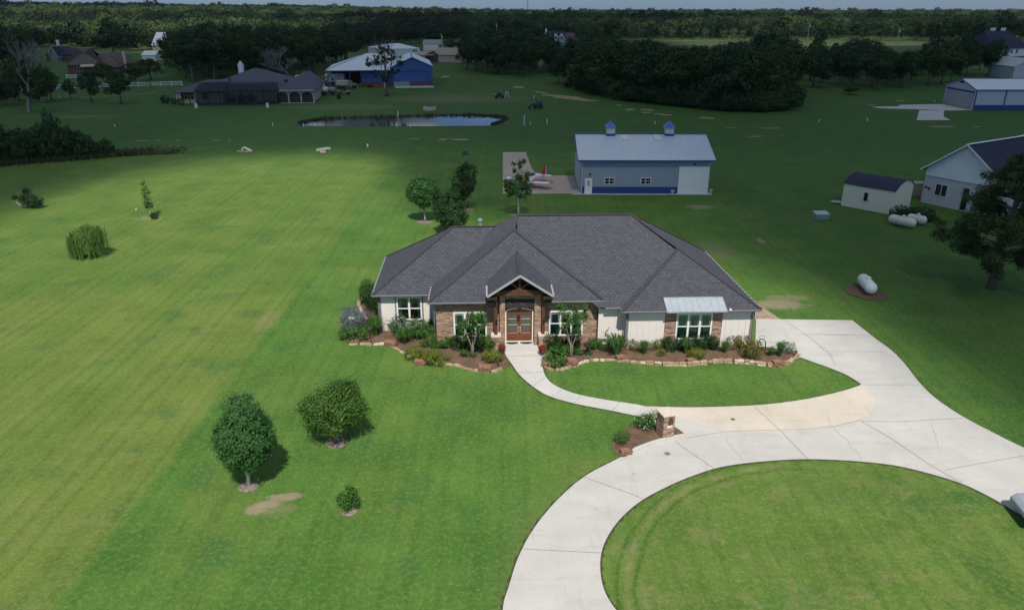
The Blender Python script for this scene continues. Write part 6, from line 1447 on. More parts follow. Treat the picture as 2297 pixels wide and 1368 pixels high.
# -- green-roofed cottage, cream trailer, tan carport building
f = Fr(G(950, 112), G(990, 112)); gc = gable('green_roof_cottage', 'cottage with a grey-green metal roof behind the white hangar', 'cottage', f, 12, 3.2, height_at(970, 88, G(970, 109)), 'u', .5, 'tan', 'greenroof'); fwin(gc, 9, 1, 1.5, 1.3)
e = empty('cream_trailer', G(950, 118), 0, 'cream box trailer in front of the green-roofed cottage', 'trailer'); mb = MB(); mb.box(0, 8.3, 0, 2.5, .8, 3.8); mb.build('body', M['creamshed'], e, bevel=.08)
for x in (2, 6.5): mb = MB(); mb.tube([(x, -.02, .4), (x, .3, .4)], .4, 10); mb.build('wheel', M['rubber'], e)
f = Fr(G(976, 140), G(1036, 141)); cpt = gable('tan_roof_building', 'low brick building with a tan metal roof and small porch gable', 'outbuilding', f, 10, 3.4, 6.0, 'u', .4, 'tan', 'tanroof'); mb = MB(); mb.loft([[(-4, -.5, 0), (1.5, -.5, 0), (1.5, -.5, 3.4), (-1.2, -.5, 4.6), (-4, -.5, 3.4)], [(-4, 6, 0), (1.5, 6, 0), (1.5, 6, 3.4), (-1.2, 6, 4.6), (-4, 6, 3.4)]]); mb.build('porch', M['maroon'], cpt); mb = MB(); mb.slab([(-12, -2, 3.1), (0, -2, 3.1), (0, 6, 4.3), (-12, 6, 4.3)], (0, 0, -.2)); mb.build('carport_roof', M['tanroof'], cpt)
for k in range(4): mb = MB(); mb.box(-11.6 + k * 2.6, -11.4 + k * 2.6, -1.8, -1.6, 0, 3); mb.build('carport_post', M['bark'], cpt)
# -- white gabled farmhouse in the distance
f = Fr(GT(1226, 96), GT(1266, 96)); w_ = f.w; ee = height_at(1245, 84, f.o) ; zr = height_at(1245, 70, f.o)
wf = gable('white_farmhouse', 'white farmhouse with three front gables and a dark roof far beyond the trees', 'farmhouse', f, 10, ee, zr, 'u', .4, 'white', 'shingle_blue')
for k in range(3):
    a = w_ * (.02 + k * .33); b = a + w_ * .30; mb = MB(); mb.loft([[(a, -1, 0), (b, -1, 0), (b, -1, ee * 1.02), ((a + b) / 2, -1, zr * .86), (a, -1, ee * 1.02)], [(a, 4, 0), (b, 4, 0), (b, 4, ee * 1.02), ((a + b) / 2, 4, zr * .86), (a, 4, ee * 1.02)]]); mb.build('front_gable', M['white'], wf)
    mb = MB(); c = (a + b) / 2; mb.slab([(a - .3, -1.3, ee), (c, -1.3, zr * .87), (c, 4.4, zr * .87), (a - .3, 4.4, ee)][::-1], (0, 0, .15)); mb.slab([(b + .3, -1.3, ee), (c, -1.3, zr * .87), (c, 4.4, zr * .87), (b + .3, 4.4, ee)], (0, 0, .15)); mb.build('gable_roof', M['shingle_blue'], wf); fwin(wf, c - .8, ee * .75, 1.6, 1.9, -1)
mb = MB(); mb.box(w_ * .0, w_ * 1.0, -3.5, -1.05, 3.0, 3.3); mb.build('porch_roof', M['shingle_blue'], wf)
for k in range(5): mb = MB(); mb.box(w_ * k / 4.2 + .2, w_ * k / 4.2 + .5, -3.4, -3.1, 0, 3); mb.build('porch_post', M['white'], wf)
mb = MB(); mb.box(-.9, .3, 4, 5.4, 0, zr + 1.4); mb.build('chimney', M['white'], wf)
f = Fr(GT(1268, 95), GT(1288, 95)); gable('maroon_roof_wing', 'low building with a maroon roof joined right of the white farmhouse', 'outbuilding', f, 9, 2.8, 6.2, 'u', .4, 'tan', 'maroon')
f = Fr(GT(1214, 121), GT(1232, 125)); gable('red_roof_cottage', 'small pale cottage with a red roof glimpsed between the groves', 'cottage', f, 9, 2.4, 5.4, 'v', .4, 'tan', 'maroon')
f = Fr(GT(1228, 135), GT(1262, 150)); gable('slate_roof_house', 'slate-roofed house mostly hidden behind the central groves', 'house', f, 12, 3.6, 7.8, 'u', .4, 'tan', 'shingle_grey')
# -- far right house with two white chimneys
f = Fr(G(2222, 129), G(2305, 126)); hr = gable('navy_roof_house', 'white house with a navy hip roof and two pale chimneys, far right', 'house', f, 16, 4.4, 12.0, 'u', .5, 'whitewall', 'shingle_blue', hip=(3, 9))
for u, v in ((9, 8.2), (16.5, 8)): mb = MB(); mb.box(u, u + 1.9, v, v + 1.4, 6, 13.4); mb.build('chimney', M['whitewall'], hr)
for u in (6, 10, 14, 18): fwin(hr, u, 1.4, 1.6, 1.9)
# -- left group
f = Fr(G(155, 168), G(232, 166)); hb = gable('brown_brick_house', 'large brick house with brown hip roofs on the left beyond the fence', 'house', f, 19, 3.6, 8.6, 'u', .6, 'brick', 'shingle_brown', hip=(8, 9))
w_ = f.w
gable('w', '', '', f, 12, 3.3, 6.8, 'u', .6, 'brick', 'shingle_brown', hip=(0, 4), root=hb, u0=w_ * .9, u1=w_ * 1.85, v0=6)
gable('w', '', '', f, 12, 3.2, 6.6, 'v', .5, 'brick', 'shingle_brown', hip=(7, 0), root=hb, u0=w_ * 1.0, u1=w_ * 1.55, v0=-6)
mb = MB(); mb.box(w_ * 1.62, w_ * 1.70, 4.6, 5.6, 0, 7.4); mb.build('chimney', M['capstone'], hb)
mb = MB(); mb.slab([(4.5, -3.5, 2.9), (9, -3.5, 2.9), (9, -.1, 3.5), (4.5, -.1, 3.5)], (0, 0, -.15)); mb.build('patio_cover', M['tan'], hb)
for u in (3.0, 11.5, 15): fwin(hb, u, 1.0, 1.6, 1.7)
f = Fr(G(106, 138), G(172, 138)); hn = gable('navy_gabled_house', 'steep navy-roofed house with a tall white chimney at the far left', 'house', f, 14, 3.2, height_at(120, 99, G(120, 130)), 'u', .5, 'brick', 'shingle_blue', hip=(5, 9)); w_ = f.w; mb = MB(); mb.box(w_ * .22, w_ * .28, 5, 6.3, 0, height_at(120, 88, G(120, 133))); mb.build('chimney', M['whitewall'], hn)
gable('w', '', '', f, 6, 3.2, 6.6, 'v', .5, 'greenbox', 'shingle_blue', root=hn, u0=w_ * .3, u1=w_ * .55, v0=-4, trim='white')
f = Fr(GT(345, 126), GT(392, 126)); yb = gable('yellow_barn', 'tall yellow barn with a white metal roof showing over the dark trees', 'barn', f, 16, height_at(346, 101, f.o), height_at(360, 74, f.o) - 0, 'u', .3, 'yellow', 'metalroofw')
fwin(yb, .6, 4, 1.0, 2.4, 0, 1)
f = Fr(G(320, 137), G(350, 137)); gable('pale_shed', 'pale low shed left of the yellow barn', 'shed', f, 8, 2.6, 4.2, 'u', .3, 'whitewall', 'metalroofw')
f = Fr(GT(1690, 40), GT(1716, 40)); gable('distant_white_building', 'tiny white building on the wooded horizon', 'building', f, 20, 7, 12, 'u', 1, 'tan', 'metalroofw', hip=(10, 10))

# -- house with the screened pool cage
f = Fr(G(383, 236), G(704, 232)); w_ = f.w; px = w_ / (704 - 383)
ph = empty('pool_cage_house', f.o, f.a, 'sprawling house with slate hip roof and a dark screened pool cage by the pond', 'house')
gable('w', '', '', f, 21, 3.2, 7.4, 'u', .6, 'tan', 'shingle_grey', hip=(13, 11), root=ph, u0=5, u1=w_ * .84, v0=6)
gable('w', '', '', f, 13, 3.0, 5.2, 'u', .6, 'tan', 'shingle_grey', hip=(7, 0), root=ph, u0=0.6, u1=12, v0=3)
gable('w', '', '', f, 15, 3.2, 6.0, 'v', .6, 'tan', 'shingle_grey', hip=(8, 6), root=ph, u0=w_ * .73, u1=w_ * .995, v0=.6)
gable('w', '', '', f, 10, 3.2, 6.2, 'u', .6, 'tan', 'shingle_grey', hip=(3, 3), root=ph, u0=w_ * .78, u1=w_ * .98, v0=16)
mb = MB(); mb.box(w_ * .385, w_ * .42, 16.5, 18, 5, 8.6); mb.build('chimney', M['whitewall'], ph); mb = MB(); mb.box(w_ * .395, w_ * .41, 17, 17.4, 8.601, 9.2); mb.build('chimney_pot', M['whitewall'], ph)
for u, v, z in ((w_ * .46, 14, 6.2), (w_ * .60, 14, 6.2), (w_ * .34, 10, 5.2), (w_ * .76, 9, 4.9)): mb = MB(); mb.box(u, u + .8, v, v + .4, z - .6, z + .25); mb.build('roof_vent', M['black'], ph)
# arched loggia at the right end
lx0, lx1 = w_ * .735, w_ * 1.0; n = 3; st = (lx1 - lx0) / n
mb = MB()
for k in range(n):
    a = lx0 + k * st; m_ = 10
    for q in range(m_):
        t0, t1 = q / m_, (q + 1) / m_; x0, x1 = a + .15 + (st - .3) * t0, a + .15 + (st - .3) * t1; z0, z1 = 2.1 + .65 * math.sin(math.pi * t0), 2.1 + .65 * math.sin(math.pi * t1)
        mb.loft([[(x0, .45, z0), (x0, .58, z0), (x0, .58, 3.2), (x0, .45, 3.2)], [(x1, .45, z1), (x1, .58, z1), (x1, .58, 3.2), (x1, .45, 3.2)]])
    mb.box(a - .15, a + .15, .4, .6, 0, 3.2)
mb.box(lx1 - .15, lx1 + .15, .4, .6, 0, 3.2); mb.box(lx0, lx1 + .3, .2, .58, -.05, .12); mb.build('arches', M['tan'], ph)
mb = MB(); mb.box(lx0 + .1, lx1 - .1, .585, .60 + .0, .0, 3.0); mb.build('arch_screens', M['screen'], ph)
# pool cage: posts and screen panels
cx0, cx1 = (436 - 383) * px, (612 - 383) * px
cage = [(cx0, 1.6), (cx0 + 1.5, -1.4), (cx0 + 12, -2.0), (cx1 - 2, -1.6), (cx1 + 1.6, .2)]
def m_screen():
    t = NT('see-through insect screen'); tr = t.new('ShaderNodeBsdfTransparent'); ms = t.new('ShaderNodeMixShader'); ms.inputs[0].default_value = .62; t.col((.03, .032, .04)); t.set(.9, 0, .1)
    t.link(tr.outputs[0], ms.inputs[1]); t.link(t.b.outputs[0], ms.inputs[2]); t.link(ms.outputs[0], t.out.inputs[0]); return t.m
M['mesh'] = m_screen()
mb = MB(); top = []
for (x0, y0), (x1, y1) in zip(cage[:-1], cage[1:]): mb.poly([(x0, y0, .3), (x1, y1, .3), (x1, y1, 3.3), (x0, y0, 3.3)])
for (x0, y0), (x1, y1) in zip(cage[:-1], cage[1:]): mb.poly([(x0, y0, 3.3), (x1, y1, 3.3), (x1 - .6 * (x1 - w_ * .42) / 12, y1 + 3.2, 4.7), (x0 - .6 * (x0 - w_ * .42) / 12, y0 + 3.2, 4.7)])
mb.poly([(cage[0][0] + .6, cage[0][1] + 3.2, 4.7)] + [(x - .6 * (x - w_ * .42) / 12, y + 3.2, 4.7) for x, y in cage[1:]] + [(cx1, 8, 4.7), (cx0, 8, 4.7)])
mb.build('pool_cage', M['mesh'], ph)
mb = MB()
for (x0, y0), (x1, y1) in zip(cage[:-1], cage[1:]):
    k = max(int(math.hypot(x1 - x0, y1 - y0) / 2.4), 1)
    for q in range(k + 1): a = x0 + (x1 - x0) * q / k; b = y0 + (y1 - y0) * q / k; mb.box(a - .06, a + .06, b - .06, b + .06, 0, 3.35); mb.bar((a, b, 3.32), (a - .6 * (a - w_ * .42) / 12, b + 3.2, 4.72), .08)
    mb.bar((x0, y0, 3.33), (x1, y1, 3.33), .12); mb.bar((x0, y0, .25), (x1, y1, .25), .3, .4); mb.bar((x0 - .6 * (x0 - w_ * .42) / 12, y0 + 3.2, 4.72), (x1 - .6 * (x1 - w_ * .42) / 12, y1 + 3.2, 4.72), .1)
mb.build('cage_frame', M['screen'], ph)
mb = MB()
for k in range(11): x = w_ * (.27 + k * .042); mb.box(x - .13, x + .13, 4.8, 5.0, 0, 3.1)
mb.build('porch_columns', M['tan'], ph)
fwin(ph, 1.8, 1.0, 3.2, 1.8, 3.0 - .0, 4, 'tan'); fwin(ph, 6.8, 1.0, 1.6, 1.8, 3.0, 2, 'tan')
for x, y, lb in ((440.5, 243, 'white cabinet at the left corner of the pool cage'), (600.5, 242, 'white cabinet at the right corner of the pool cage')):
    e = empty('utility_cabinet', G(x, y), 0, lb, 'cabinet'); mb = MB(); mb.box(-.3, .3, -.2, .2, 0, 1.1); mb.build('body', M['white'], e, bevel=.04)
for x, y, s_, k, lb in ((372, 232, 2.2, 'd', 'dark round bush at the left end of the pool-cage house'), (391, 233, 1.6, 'g', 'low bush under the bedroom windows of the pool-cage house'), (407, 236, 1.9, 'g', 'bush left of the small palm'), (520, 229, 2.0, 'd', 'dark planting inside the pool cage'), (545, 229, 2.2, 'd', 'second dark planting inside the pool cage'), (565, 229, 2.0, 'd', 'third dark planting inside the pool cage')):
    o = bpy.data.objects.new('shrub', PM[k][0]); col.objects.link(o); o.location = G(x, y); o.scale = (s_, s_, s_); tag(o, lb, 'shrub')
e = empty('palm', G(428, 236), 0, 'small palm against the pale wall of the pool-cage house', 'palm'); o = bpy.data.objects.new('fronds', blades('l_blade', 44, 60, .9, .9, .07, 'fronds', .8)); col.objects.link(o); o.parent = e; o.location = (0, 0, 1.5); mb = MB(); mb.tube([(0, 0, 0), (0, 0, 1.6)], .14, 6); mb.build('trunk', M['bark'], e)

# -- white rail fence
def fence(pts, label, gap=3.0, rails=3, hgt=1.35):
    q = [G(*p) for p in pts]; e = empty('rail_fence', q[0], 0, label, 'fence')
    mb = MB(); tot = 0
    posts = []
    for a, b in zip(q[:-1], q[1:]):
        a = a - q[0]; b = b - q[0]; n = max(int((b - a).length / gap), 1)
        for k in range(n + 1): posts.append(a.lerp(b, k / n))
        for r in range(rails): mb.bar((a.x, a.y, hgt * (.3 + .33 * r)), (b.x, b.y, hgt * (.3 + .33 * r)), .07, .14)
    mb.build('rails', M['white'], e)
    for p in posts[:90]:
        m2 = MB(); m2.box(p.x - .08, p.x + .08, p.y - .08, p.y + .08, 0, hgt + .12); m2.build('post', M['white'], e)
fence([(-60, 212), (0, 207), (60, 204), (160, 200), (230, 198), (338, 195), (409, 193)], 'long white three-rail fence behind the trees on the left')
fence([(70, 222), (91, 221.5)], 'short piece of white rail fence beneath the big half-bare tree')
fence([(150, 177), (172, 177)], 'short white fence section below the brick house')
# ------------------------------------------------------------------ trees beyond the plot
def oak_blobs(rr, spread=1.0):
    bl = [(0, 0, 6.3, 2.6 * spread, 2.5 * spread, 2.6)]
    for k in range(9):
        a = k * .7 + rr.uniform(-.3, .3); q = rr.uniform(1.4, 2.7) * spread; z = rr.uniform(3.2, 8.0); s = rr.uniform(1.0, 1.7)
        q *= 1 - max(0, z - 6.5) * .22; bl.append((q * math.cos(a), q * math.sin(a), z, s, s, s * .8))
    bl.append((rr.uniform(-.5, .5), 0, 8.7, 1.3, 1.3, 1.2)); return bl
OK = []
for i in range(7):
    rr = random.Random(200 + i); bl = oak_blobs(rr, 1.0 + .12 * (i % 3 - 1))
    cr = crown(bl, 3600, .42, 200 + i, M['l_oak' if i % 3 else 'l_dark'], .5, 210, shell=.72)
    OK.append((cr, limbs(.24, 4.5, [(b[0] * .8, b[1] * .8, b[2]) for b in bl[1:8]], 210 + i, M['bark'], seg=6)))
FAR = []
for i in range(4):
    rr = random.Random(240 + i); bl = [(0, 0, 5.6, 3.6, 3.6, 3.4), (0, 0, 3.4, 3.0, 3.0, 2.2)] + [(2.1 * math.cos(a), 2.1 * math.sin(a), rr.uniform(5, 8), 1.7, 1.7, 1.5) for a in (0, 1.3, 2.6, 3.9, 5.2)]
    FAR.append((crown(bl, 2300, .56, 240 + i, M[('l_forest', 'l_forest2', 'l_forest', 'l_forest3')[i]], .50, 110, shell=.9), limbs(.22, 5, [(0, 0, 7)], 250 + i, M['barkpale'], seg=5)))
def tree_at(p, h, wd, proto, name, label, group=None, rz=0.0, cat='tree'):
    """proto is 10 m tall and about 7.4 m wide"""
    s = h / 10.0; sx = wd / 7.4
    return place(name, p, label, cat, group, [('crown', proto[0]), ('trunk', proto[1])], rz, (sx, sx, s))
def inpoly(x, y, P):
    c = False; n = len(P)
    for i in range(n):
        (x0, y0), (x1, y1) = P[i], P[(i + 1) % n]
        if (y0 > y) != (y1 > y) and x < (x1 - x0) * (y - y0) / (y1 - y0) + x0: c = not c
    return c
def topix(x, y, z=0.0):
    v = np.array([x, y, z - CH]); d = v @ FW; return CX + CF * (v @ RT) / d, CY - CF * (v @ UP) / d
def grove(poly, step, hmin, hmax, name, label, group, seed, protos, cap=80, wide=.8, topy=None):
    rr = random.Random(seed); W_ = [(p.x, p.y) for p in (GT(*q) for q in poly)]
    xs = [q[0] for q in W_]; ys = [q[1] for q in W_]; n = 0; pts = []
    y = min(ys)
    while y < max(ys):
        x = min(xs)
        while x < max(xs):
            a = x + rr.uniform(-.35, .35) * step; b = y + rr.uniform(-.35, .35) * step
            if inpoly(a, b, W_): pts.append((a, b))
            x += step
        y += step
    pts.sort(key=lambda q: q[1])
    for a, b in pts[:cap]:
        h = rr.uniform(hmin, hmax)
        if topy: # keep the crowns under the outline of the wood in the photograph
            px, py = topix(a, b, hz(a, b)); lim = np.interp(px, [t[0] for t in topy], [t[1] for t in topy]); h = min(h, (py - lim) / (CF / b) * rr.uniform(.93, 1.05)); h = max(h, 4.5)
        tree_at(Vector((a, b, hz(a, b) - .1)), h, h * wide * rr.uniform(.85, 1.15), rr.choice(protos), name, label, group, rr.uniform(0, 6.28)); n += 1
    return n
NG = {}
NG['A'] = grove([(1032, 158), (1060, 166), (1130, 172), (1240, 173), (1238, 150), (1130, 138), (1045, 140)], 8.5, 12, 16, 'grove_tree', 'dark broadleaf tree in the dense grove left of the white farmhouse view', 'trees in the central left grove', 1, OK, 34, topy=[(1000, 95), (1040, 80), (1100, 72), (1180, 70), (1240, 85)])
NG['B'] = grove([(1268, 195), (1330, 211), (1400, 225), (1500, 236), (1620, 248), (1775, 247), (1785, 205), (1700, 175), (1600, 160), (1450, 150), (1300, 150)], 8.2, 12, 17, 'grove_tree', 'dark broadleaf tree in the big grove behind the hangar cupolas', 'trees in the big central grove', 2, OK, 92, topy=[(1250, 104), (1300, 84), (1350, 80), (1400, 98), (1450, 98), (1500, 114), (1560, 112), (1620, 110), (1660, 98), (1700, 82), (1745, 66), (1775, 82), (1790, 112)])
NG['C'] = grove([(1792, 206), (1900, 205), (2000, 204), (2105, 203), (2150, 175), (2235, 172), (2220, 150), (2100, 150), (1900, 150), (1800, 155)], 9, 10, 15, 'grove_tree', 'dark tree in the grove left of the far right pale hangar', 'trees in the right grove', 3, OK, 62, topy=[(1780, 124), (1840, 118), (1870, 98), (1930, 95), (1975, 108), (2000, 122), (2055, 118), (2085, 84), (2160, 72), (2240, 100)])
NG['D'] = grove([(378, 172), (430, 186), (640, 172), (742, 168), (800, 135), (835, 122), (700, 112), (520, 112), (392, 128)], 9.5, 13, 18, 'grove_tree', 'dark tree in the wood behind the pool-cage house', 'trees behind the pool-cage house', 4, OK, 78, topy=[(340, 110), (380, 82), (430, 72), (480, 58), (560, 50), (700, 42), (780, 48), (840, 80)])
NG['E'] = grove([(-120, 175), (0, 165), (60, 150), (100, 136), (90, 118), (0, 112), (-120, 120)], 10, 12, 18, 'grove_tree', 'dark tree at the far left edge behind the half-bare tree', 'trees at the far left', 5, OK, 22, topy=[(-200, 60), (0, 62), (60, 58), (90, 75), (110, 100)])
NG['E2'] = grove([(-60, 250), (10, 243), (50, 244), (90, 236), (135, 222), (120, 205), (20, 212), (-60, 220)], 6, 6, 10.5, 'lawn_tree', 'leafy tree around the half-bare trunk at the left edge', 'trees round the half-bare tree', 6, OK, 12, topy=[(-60, 120), (60, 112), (130, 125), (160, 160)])
for x, y, ty, wpx, pi, lb in [(257, 128, 42, 92, 0, 'lone big round dark tree above the brick house'), (205, 228, 158, 58, 3, 'small dark tree left of its twin on the far lawn by the white fence'), (273, 233, 158, 70, 6, 'bushier small dark tree right of its twin by the white fence'), (159, 222, 176, 38, 1, 'thin leaning young tree by the white fence'),
                              (236, 196, 136, 62, 2, 'tree covering the front of the brick house'), (305, 190, 140, 62, 4, 'dark tree right of the brick house chimney'), (338, 180, 130, 66, 5, 'dark tree between the brick house and the pool-cage house'), (975, 102, 54, 46, 0, 'round green tree rising behind the green-roofed cottage'),
                              (1010, 116, 86, 36, 2, 'tree beside the green-roofed cottage'), (1252, 186, 130, 50, 1, 'smaller leafy tree in the gap between the two central groves'), (2215, 171, 88, 56, 3, 'tall tree left of the navy-roofed house'), (2262, 92, 66, 44, 1, 'light green tree behind the navy-roofed house'),
                              (1837, 112, 66, 40, 3, 'dark tree standing alone in the far right field'), (1830, 138, 82, 44, 2, 'dark tree in front of the far right field'), (1906, 213, 194, 40, 5, 'low bush at the mown edge before the right grove'), (55, 208, 120, 90, 1, 'broad dark tree behind the half-bare tree')]:
    p = GT(x, y); tree_at(p, height_at(x, ty, p), wpx / pxm(p), OK[pi], 'dark_tree', lb, None, x * .01)
# row of tall trees behind the open field
rr = random.Random(12); HR_ = []
for i in range(46):
    x = 1296 + i * 23.5 + rr.uniform(-8, 8); y = 89.5 + rr.uniform(-2.5, 2.5) + (3 if x > 1950 else 0); p = GT(x, y)
    ty = np.interp(x, [1290, 1400, 1600, 1750, 1850, 1900, 2000, 2100, 2297, 2400], [56, 58, 62, 60, 40, 36, 42, 38, 34, 34]) + rr.uniform(-4, 7)
    wh_ = height_at(x, ty, p); HR_.append(tree_at(p, wh_, wh_ * rr.uniform(.6, .85), rr.choice(FAR if x < 1780 else OK + FAR[3:]), 'field_edge_tree', 'tall tree in the long row behind the far mown field', 'row of trees behind the far field', rr.uniform(0, 6)))
for i in range(26):
    x = 870 + i * 13.5 + rr.uniform(-5, 5); y = 99 - (x - 870) * .03 + rr.uniform(-2, 2); p = GT(x, y)
    if 1222 < x < 1292: y = 84; p = GT(x, y)
    ty = np.interp(x, [860, 1000, 1225, 1300], [58, 58, 60, 60]) + rr.uniform(-6, 6); wh_ = height_at(x, ty, p)
    tree_at(p, wh_, wh_ * rr.uniform(.6, .85), rr.choice(OK), 'field_edge_tree', 'tall dark tree in the row behind the white hangar and farmhouse', 'row of trees behind the white hangar', rr.uniform(0, 6))

# ---- the wood that runs to the horizon: one mass
def forest():
    rg = np.random.default_rng(77); P = []; S = []; K = []
    lx = [-900, 0, 150, 330, 385, 800, 860, 900, 1010, 1215, 1226, 1292, 1300, 1440, 1900, 2297, 3200]; ly = [120, 112, 106, 117, 112, 112, 100, 94, 88, 86, 83, 83, 88, 87, 86, 88, 92]
    for d0, d1, st, sc_ in ((330, 850, 9.5, 1.3), (850, 1900, 13.0, 1.4), (1900, 5200, 24.0, 1.45)):
        ys = np.arange(d0 * .7, d1, st); xs = np.arange(-d1 * .85, d1 * .85, st); X, Y = np.meshgrid(xs, ys); X = X + rg.uniform(-.45, .45, X.shape) * st; Y = Y + rg.uniform(-.45, .45, Y.shape) * st
        X = X.ravel(); Y = Y.ravel(); D = np.hypot(X, Y); k = (D >= d0) & (D < d1) & (np.abs(X / np.maximum(Y, 1)) < .86); X, Y, D = X[k], Y[k], D[k]
        t = np.clip((D - 430) / 1500, 0, 1); t = t * t * (3 - 2 * t); Z = t * (3 + 17 / (1 + np.exp((X / D + .18) * 14)))
        dep = Y * math.cos(PIT) + (CH - Z) * math.sin(PIT); px = CX + CF * X / dep; py = CY - CF * (Y * math.sin(PIT) + (Z - CH) * math.cos(PIT)) / dep
        k = (py < np.interp(px, lx, ly)); 
        gap = (vnoise(X / 230 + 5, Y / 160, 21) > .80) & (D > 800)
        road = (np.abs(px - 1000) < 0)
        k &= ~gap
        P.append(np.stack([X[k], Y[k], Z[k] - .2], 1)); S.append(sc_ * np.where(rg.random(k.sum()) < .06, 1.3, 1.0) * rg.uniform(.65, 1.25, k.sum()) * (1 + .35 * (vnoise(X[k] / 40, Y[k] / 40, 41) - .5))); K.append((vnoise(X[k] / 90, Y[k] / 110, 31) + rg.normal(size=k.sum()) * .16))
    P = np.concatenate(P); S = np.concatenate(S); K = np.concatenate(K)
    src = []
    for i, m_ in ((0, 0), (1, 1), (2, 2), (3, 3)):
        o = [c for t_ in HR_ for c in bpy.data.objects if c.parent == t_ and c.data == FAR[m_][0]][:1]
        src.append(o[0] if o else None)
    names = ['forest', 'forest', 'forest', 'forest']
    q = np.quantile(K, [.36, .58, .80]); lab = np.digitize(K, q)
    for i in range(4):
        s_ = src[(3, 0, 1, 2)[i]]
        if s_ is None: continue
        k = lab == i; me = bpy.data.meshes.new('forest'); n = int(k.sum()); me.vertices.add(n); me.vertices.foreach_set('co', P[k].astype(np.float32).ravel())
        a = me.attributes.new('size', 'FLOAT', 'POINT'); a.data.foreach_set('value', S[k].astype(np.float32)); a = me.attributes.new('turn', 'FLOAT', 'POINT'); a.data.foreach_set('value', rg.uniform(0, 6.28, n).astype(np.float32))
        o = bpy.data.objects.new('forest', me); col.objects.link(o); o['kind'] = 'stuff'; o['label'] = ('darkest part of', 'mid green part of', 'fresh green part of', 'pale green part of')[i] + ' the endless wood running to the horizon'; 
        ng = bpy.data.node_groups.new('scatter', 'GeometryNodeTree'); ng.interface.new_socket('Geometry', in_out='INPUT', socket_type='NodeSocketGeometry'); ng.interface.new_socket('Geometry', in_out='OUTPUT', socket_type='NodeSocketGeometry')
        N = ng.nodes; gi = N.new('NodeGroupInput'); go = N.new('NodeGroupOutput'); mp = N.new('GeometryNodeMeshToPoints'); ip = N.new('GeometryNodeInstanceOnPoints'); oi = N.new('GeometryNodeObjectInfo'); oi.inputs[0].default_value = s_; oi.transform_space = 'ORIGINAL'
        na = N.new('GeometryNodeInputNamedAttribute'); na.data_type = 'FLOAT'; na.inputs[0].default_value = 'size'; nb = N.new('GeometryNodeInputNamedAttribute'); nb.data_type = 'FLOAT'; nb.inputs[0].default_value = 'turn'
        cx_ = N.new('ShaderNodeCombineXYZ'); cs = N.new('ShaderNodeCombineXYZ'); L_ = ng.links
        L_.new(gi.outputs[0], mp.inputs[0]); L_.new(mp.outputs[0], ip.inputs[0]); L_.new(oi.outputs['Geometry'], ip.inputs['Instance']); L_.new(nb.outputs[0], cx_.inputs[2]); L_.new(cx_.outputs[0], ip.inputs['Rotation'])
        for j in range(3): L_.new(na.outputs[0], cs.inputs[j])
        L_.new(cs.outputs[0], ip.inputs['Scale']); L_.new(ip.outputs[0], go.inputs[0])
        md = o.modifiers.new('scatter', 'NODES'); md.node_group = ng
    print('forest', len(P), NG)
forest()

# ---- bare and half-bare trees
p = G(66, 252); h_ = height_at(66, 90, p)
e = place('half_bare_tree', p, 'tall half-bare tree with a pale crooked trunk at the left', 'tree', None, [('branches', bare_tree_mesh(h_ * 1.12, 5, .75, 5, .5, z0=.34)), ('foliage', crown([(3.2, 0, 9.0, 2.6, 2.2, 1.6), (4.6, 0, 6.6, 2.8, 2.4, 1.8), (-3, 0, 6.2, 2.2, 2, 1.2), (2.6, 0, 4.2, 2.2, 2, 1.1), (1.2, 0, 11.6, 1.6, 1.5, 1.0)], 3400, .42, 301, M['l_oak'], .5, 120, shell=.4, name='foliage'))])
p = G(868, 216); h_ = height_at(868, 92, p) / 13.5
c = crown([(0, 0, 9.8, 3.2, 2.5, 2.4), (-3.2, 0, 8.2, 1.8, 1.6, 1.4), (3.2, 0, 8.8, 2.0, 1.6, 1.5), (0.2, 0, 12.2, 1.9, 1.6, 1.0), (-1.8, 0, 5.6, 1.9, 1.4, .8), (2.0, 0, 6.2, 1.6, 1.2, .8), (0, 0, 4.6, 1.0, 1.0, 1.2)], 3400, .40, 302, M['l_dark'], .42, 190, shell=.3)
place('sparse_oak', p, 'sparse-leaved tall tree standing in front of the blue barn', 'tree', None, [('crown', c), ('trunk', limbs(.42, 9.5, [(-3, 0, 8.2), (3, 0, 9), (0, 0, 12.6), (-1.5, 1, 11), (1.8, -.5, 11), (-2.2, 0, 5.8), (2.2, 0, 6.6)], 303, M['bark'], fork=.35, wob=.03)), ('twigs', bare_tree_mesh(13, 8, .7, 4, .18, 'twigs', z0=.45))], s=(h_, h_, h_))
p = G(655, 190)
for dx, sd_ in ((0, 31),): place('dead_tree', p, 'wide leafless grey tree behind the pool-cage house', 'tree', None, [('branches', bare_tree_mesh(height_at(655, 82, p) * 1.2, sd_, 1.25, 6, .62, z0=.24, twig=3))], s=(1.35, 1, 1))
p = G(190, 268); place('dead_tree', p, 'small leafless tree alone on the far left grass', 'tree', None, [('branches', bare_tree_mesh(height_at(190, 232, p), 33, 1.1, 4, .12, z0=.3))])
for x, y, ty, s_ in ((2100, 90, 40, 34), (2188, 92, 42, 35), (1697, 86, 44, 36), (1636, 92, 78, 38)):
    p = GT(x, y); place('dead_tree', p, {2100: 'pale leafless tree left in the far right treeline', 2188: 'pale leafless tree right in the far right treeline', 1697: 'bare whitish tree in the wood above the central grove', 1636: 'low bare bush at the edge of the far field'}[x], 'tree', None, [('branches', bare_tree_mesh(height_at(x, ty, p), s_, 1.0, 5, .3, z0=.3, twig=3))])

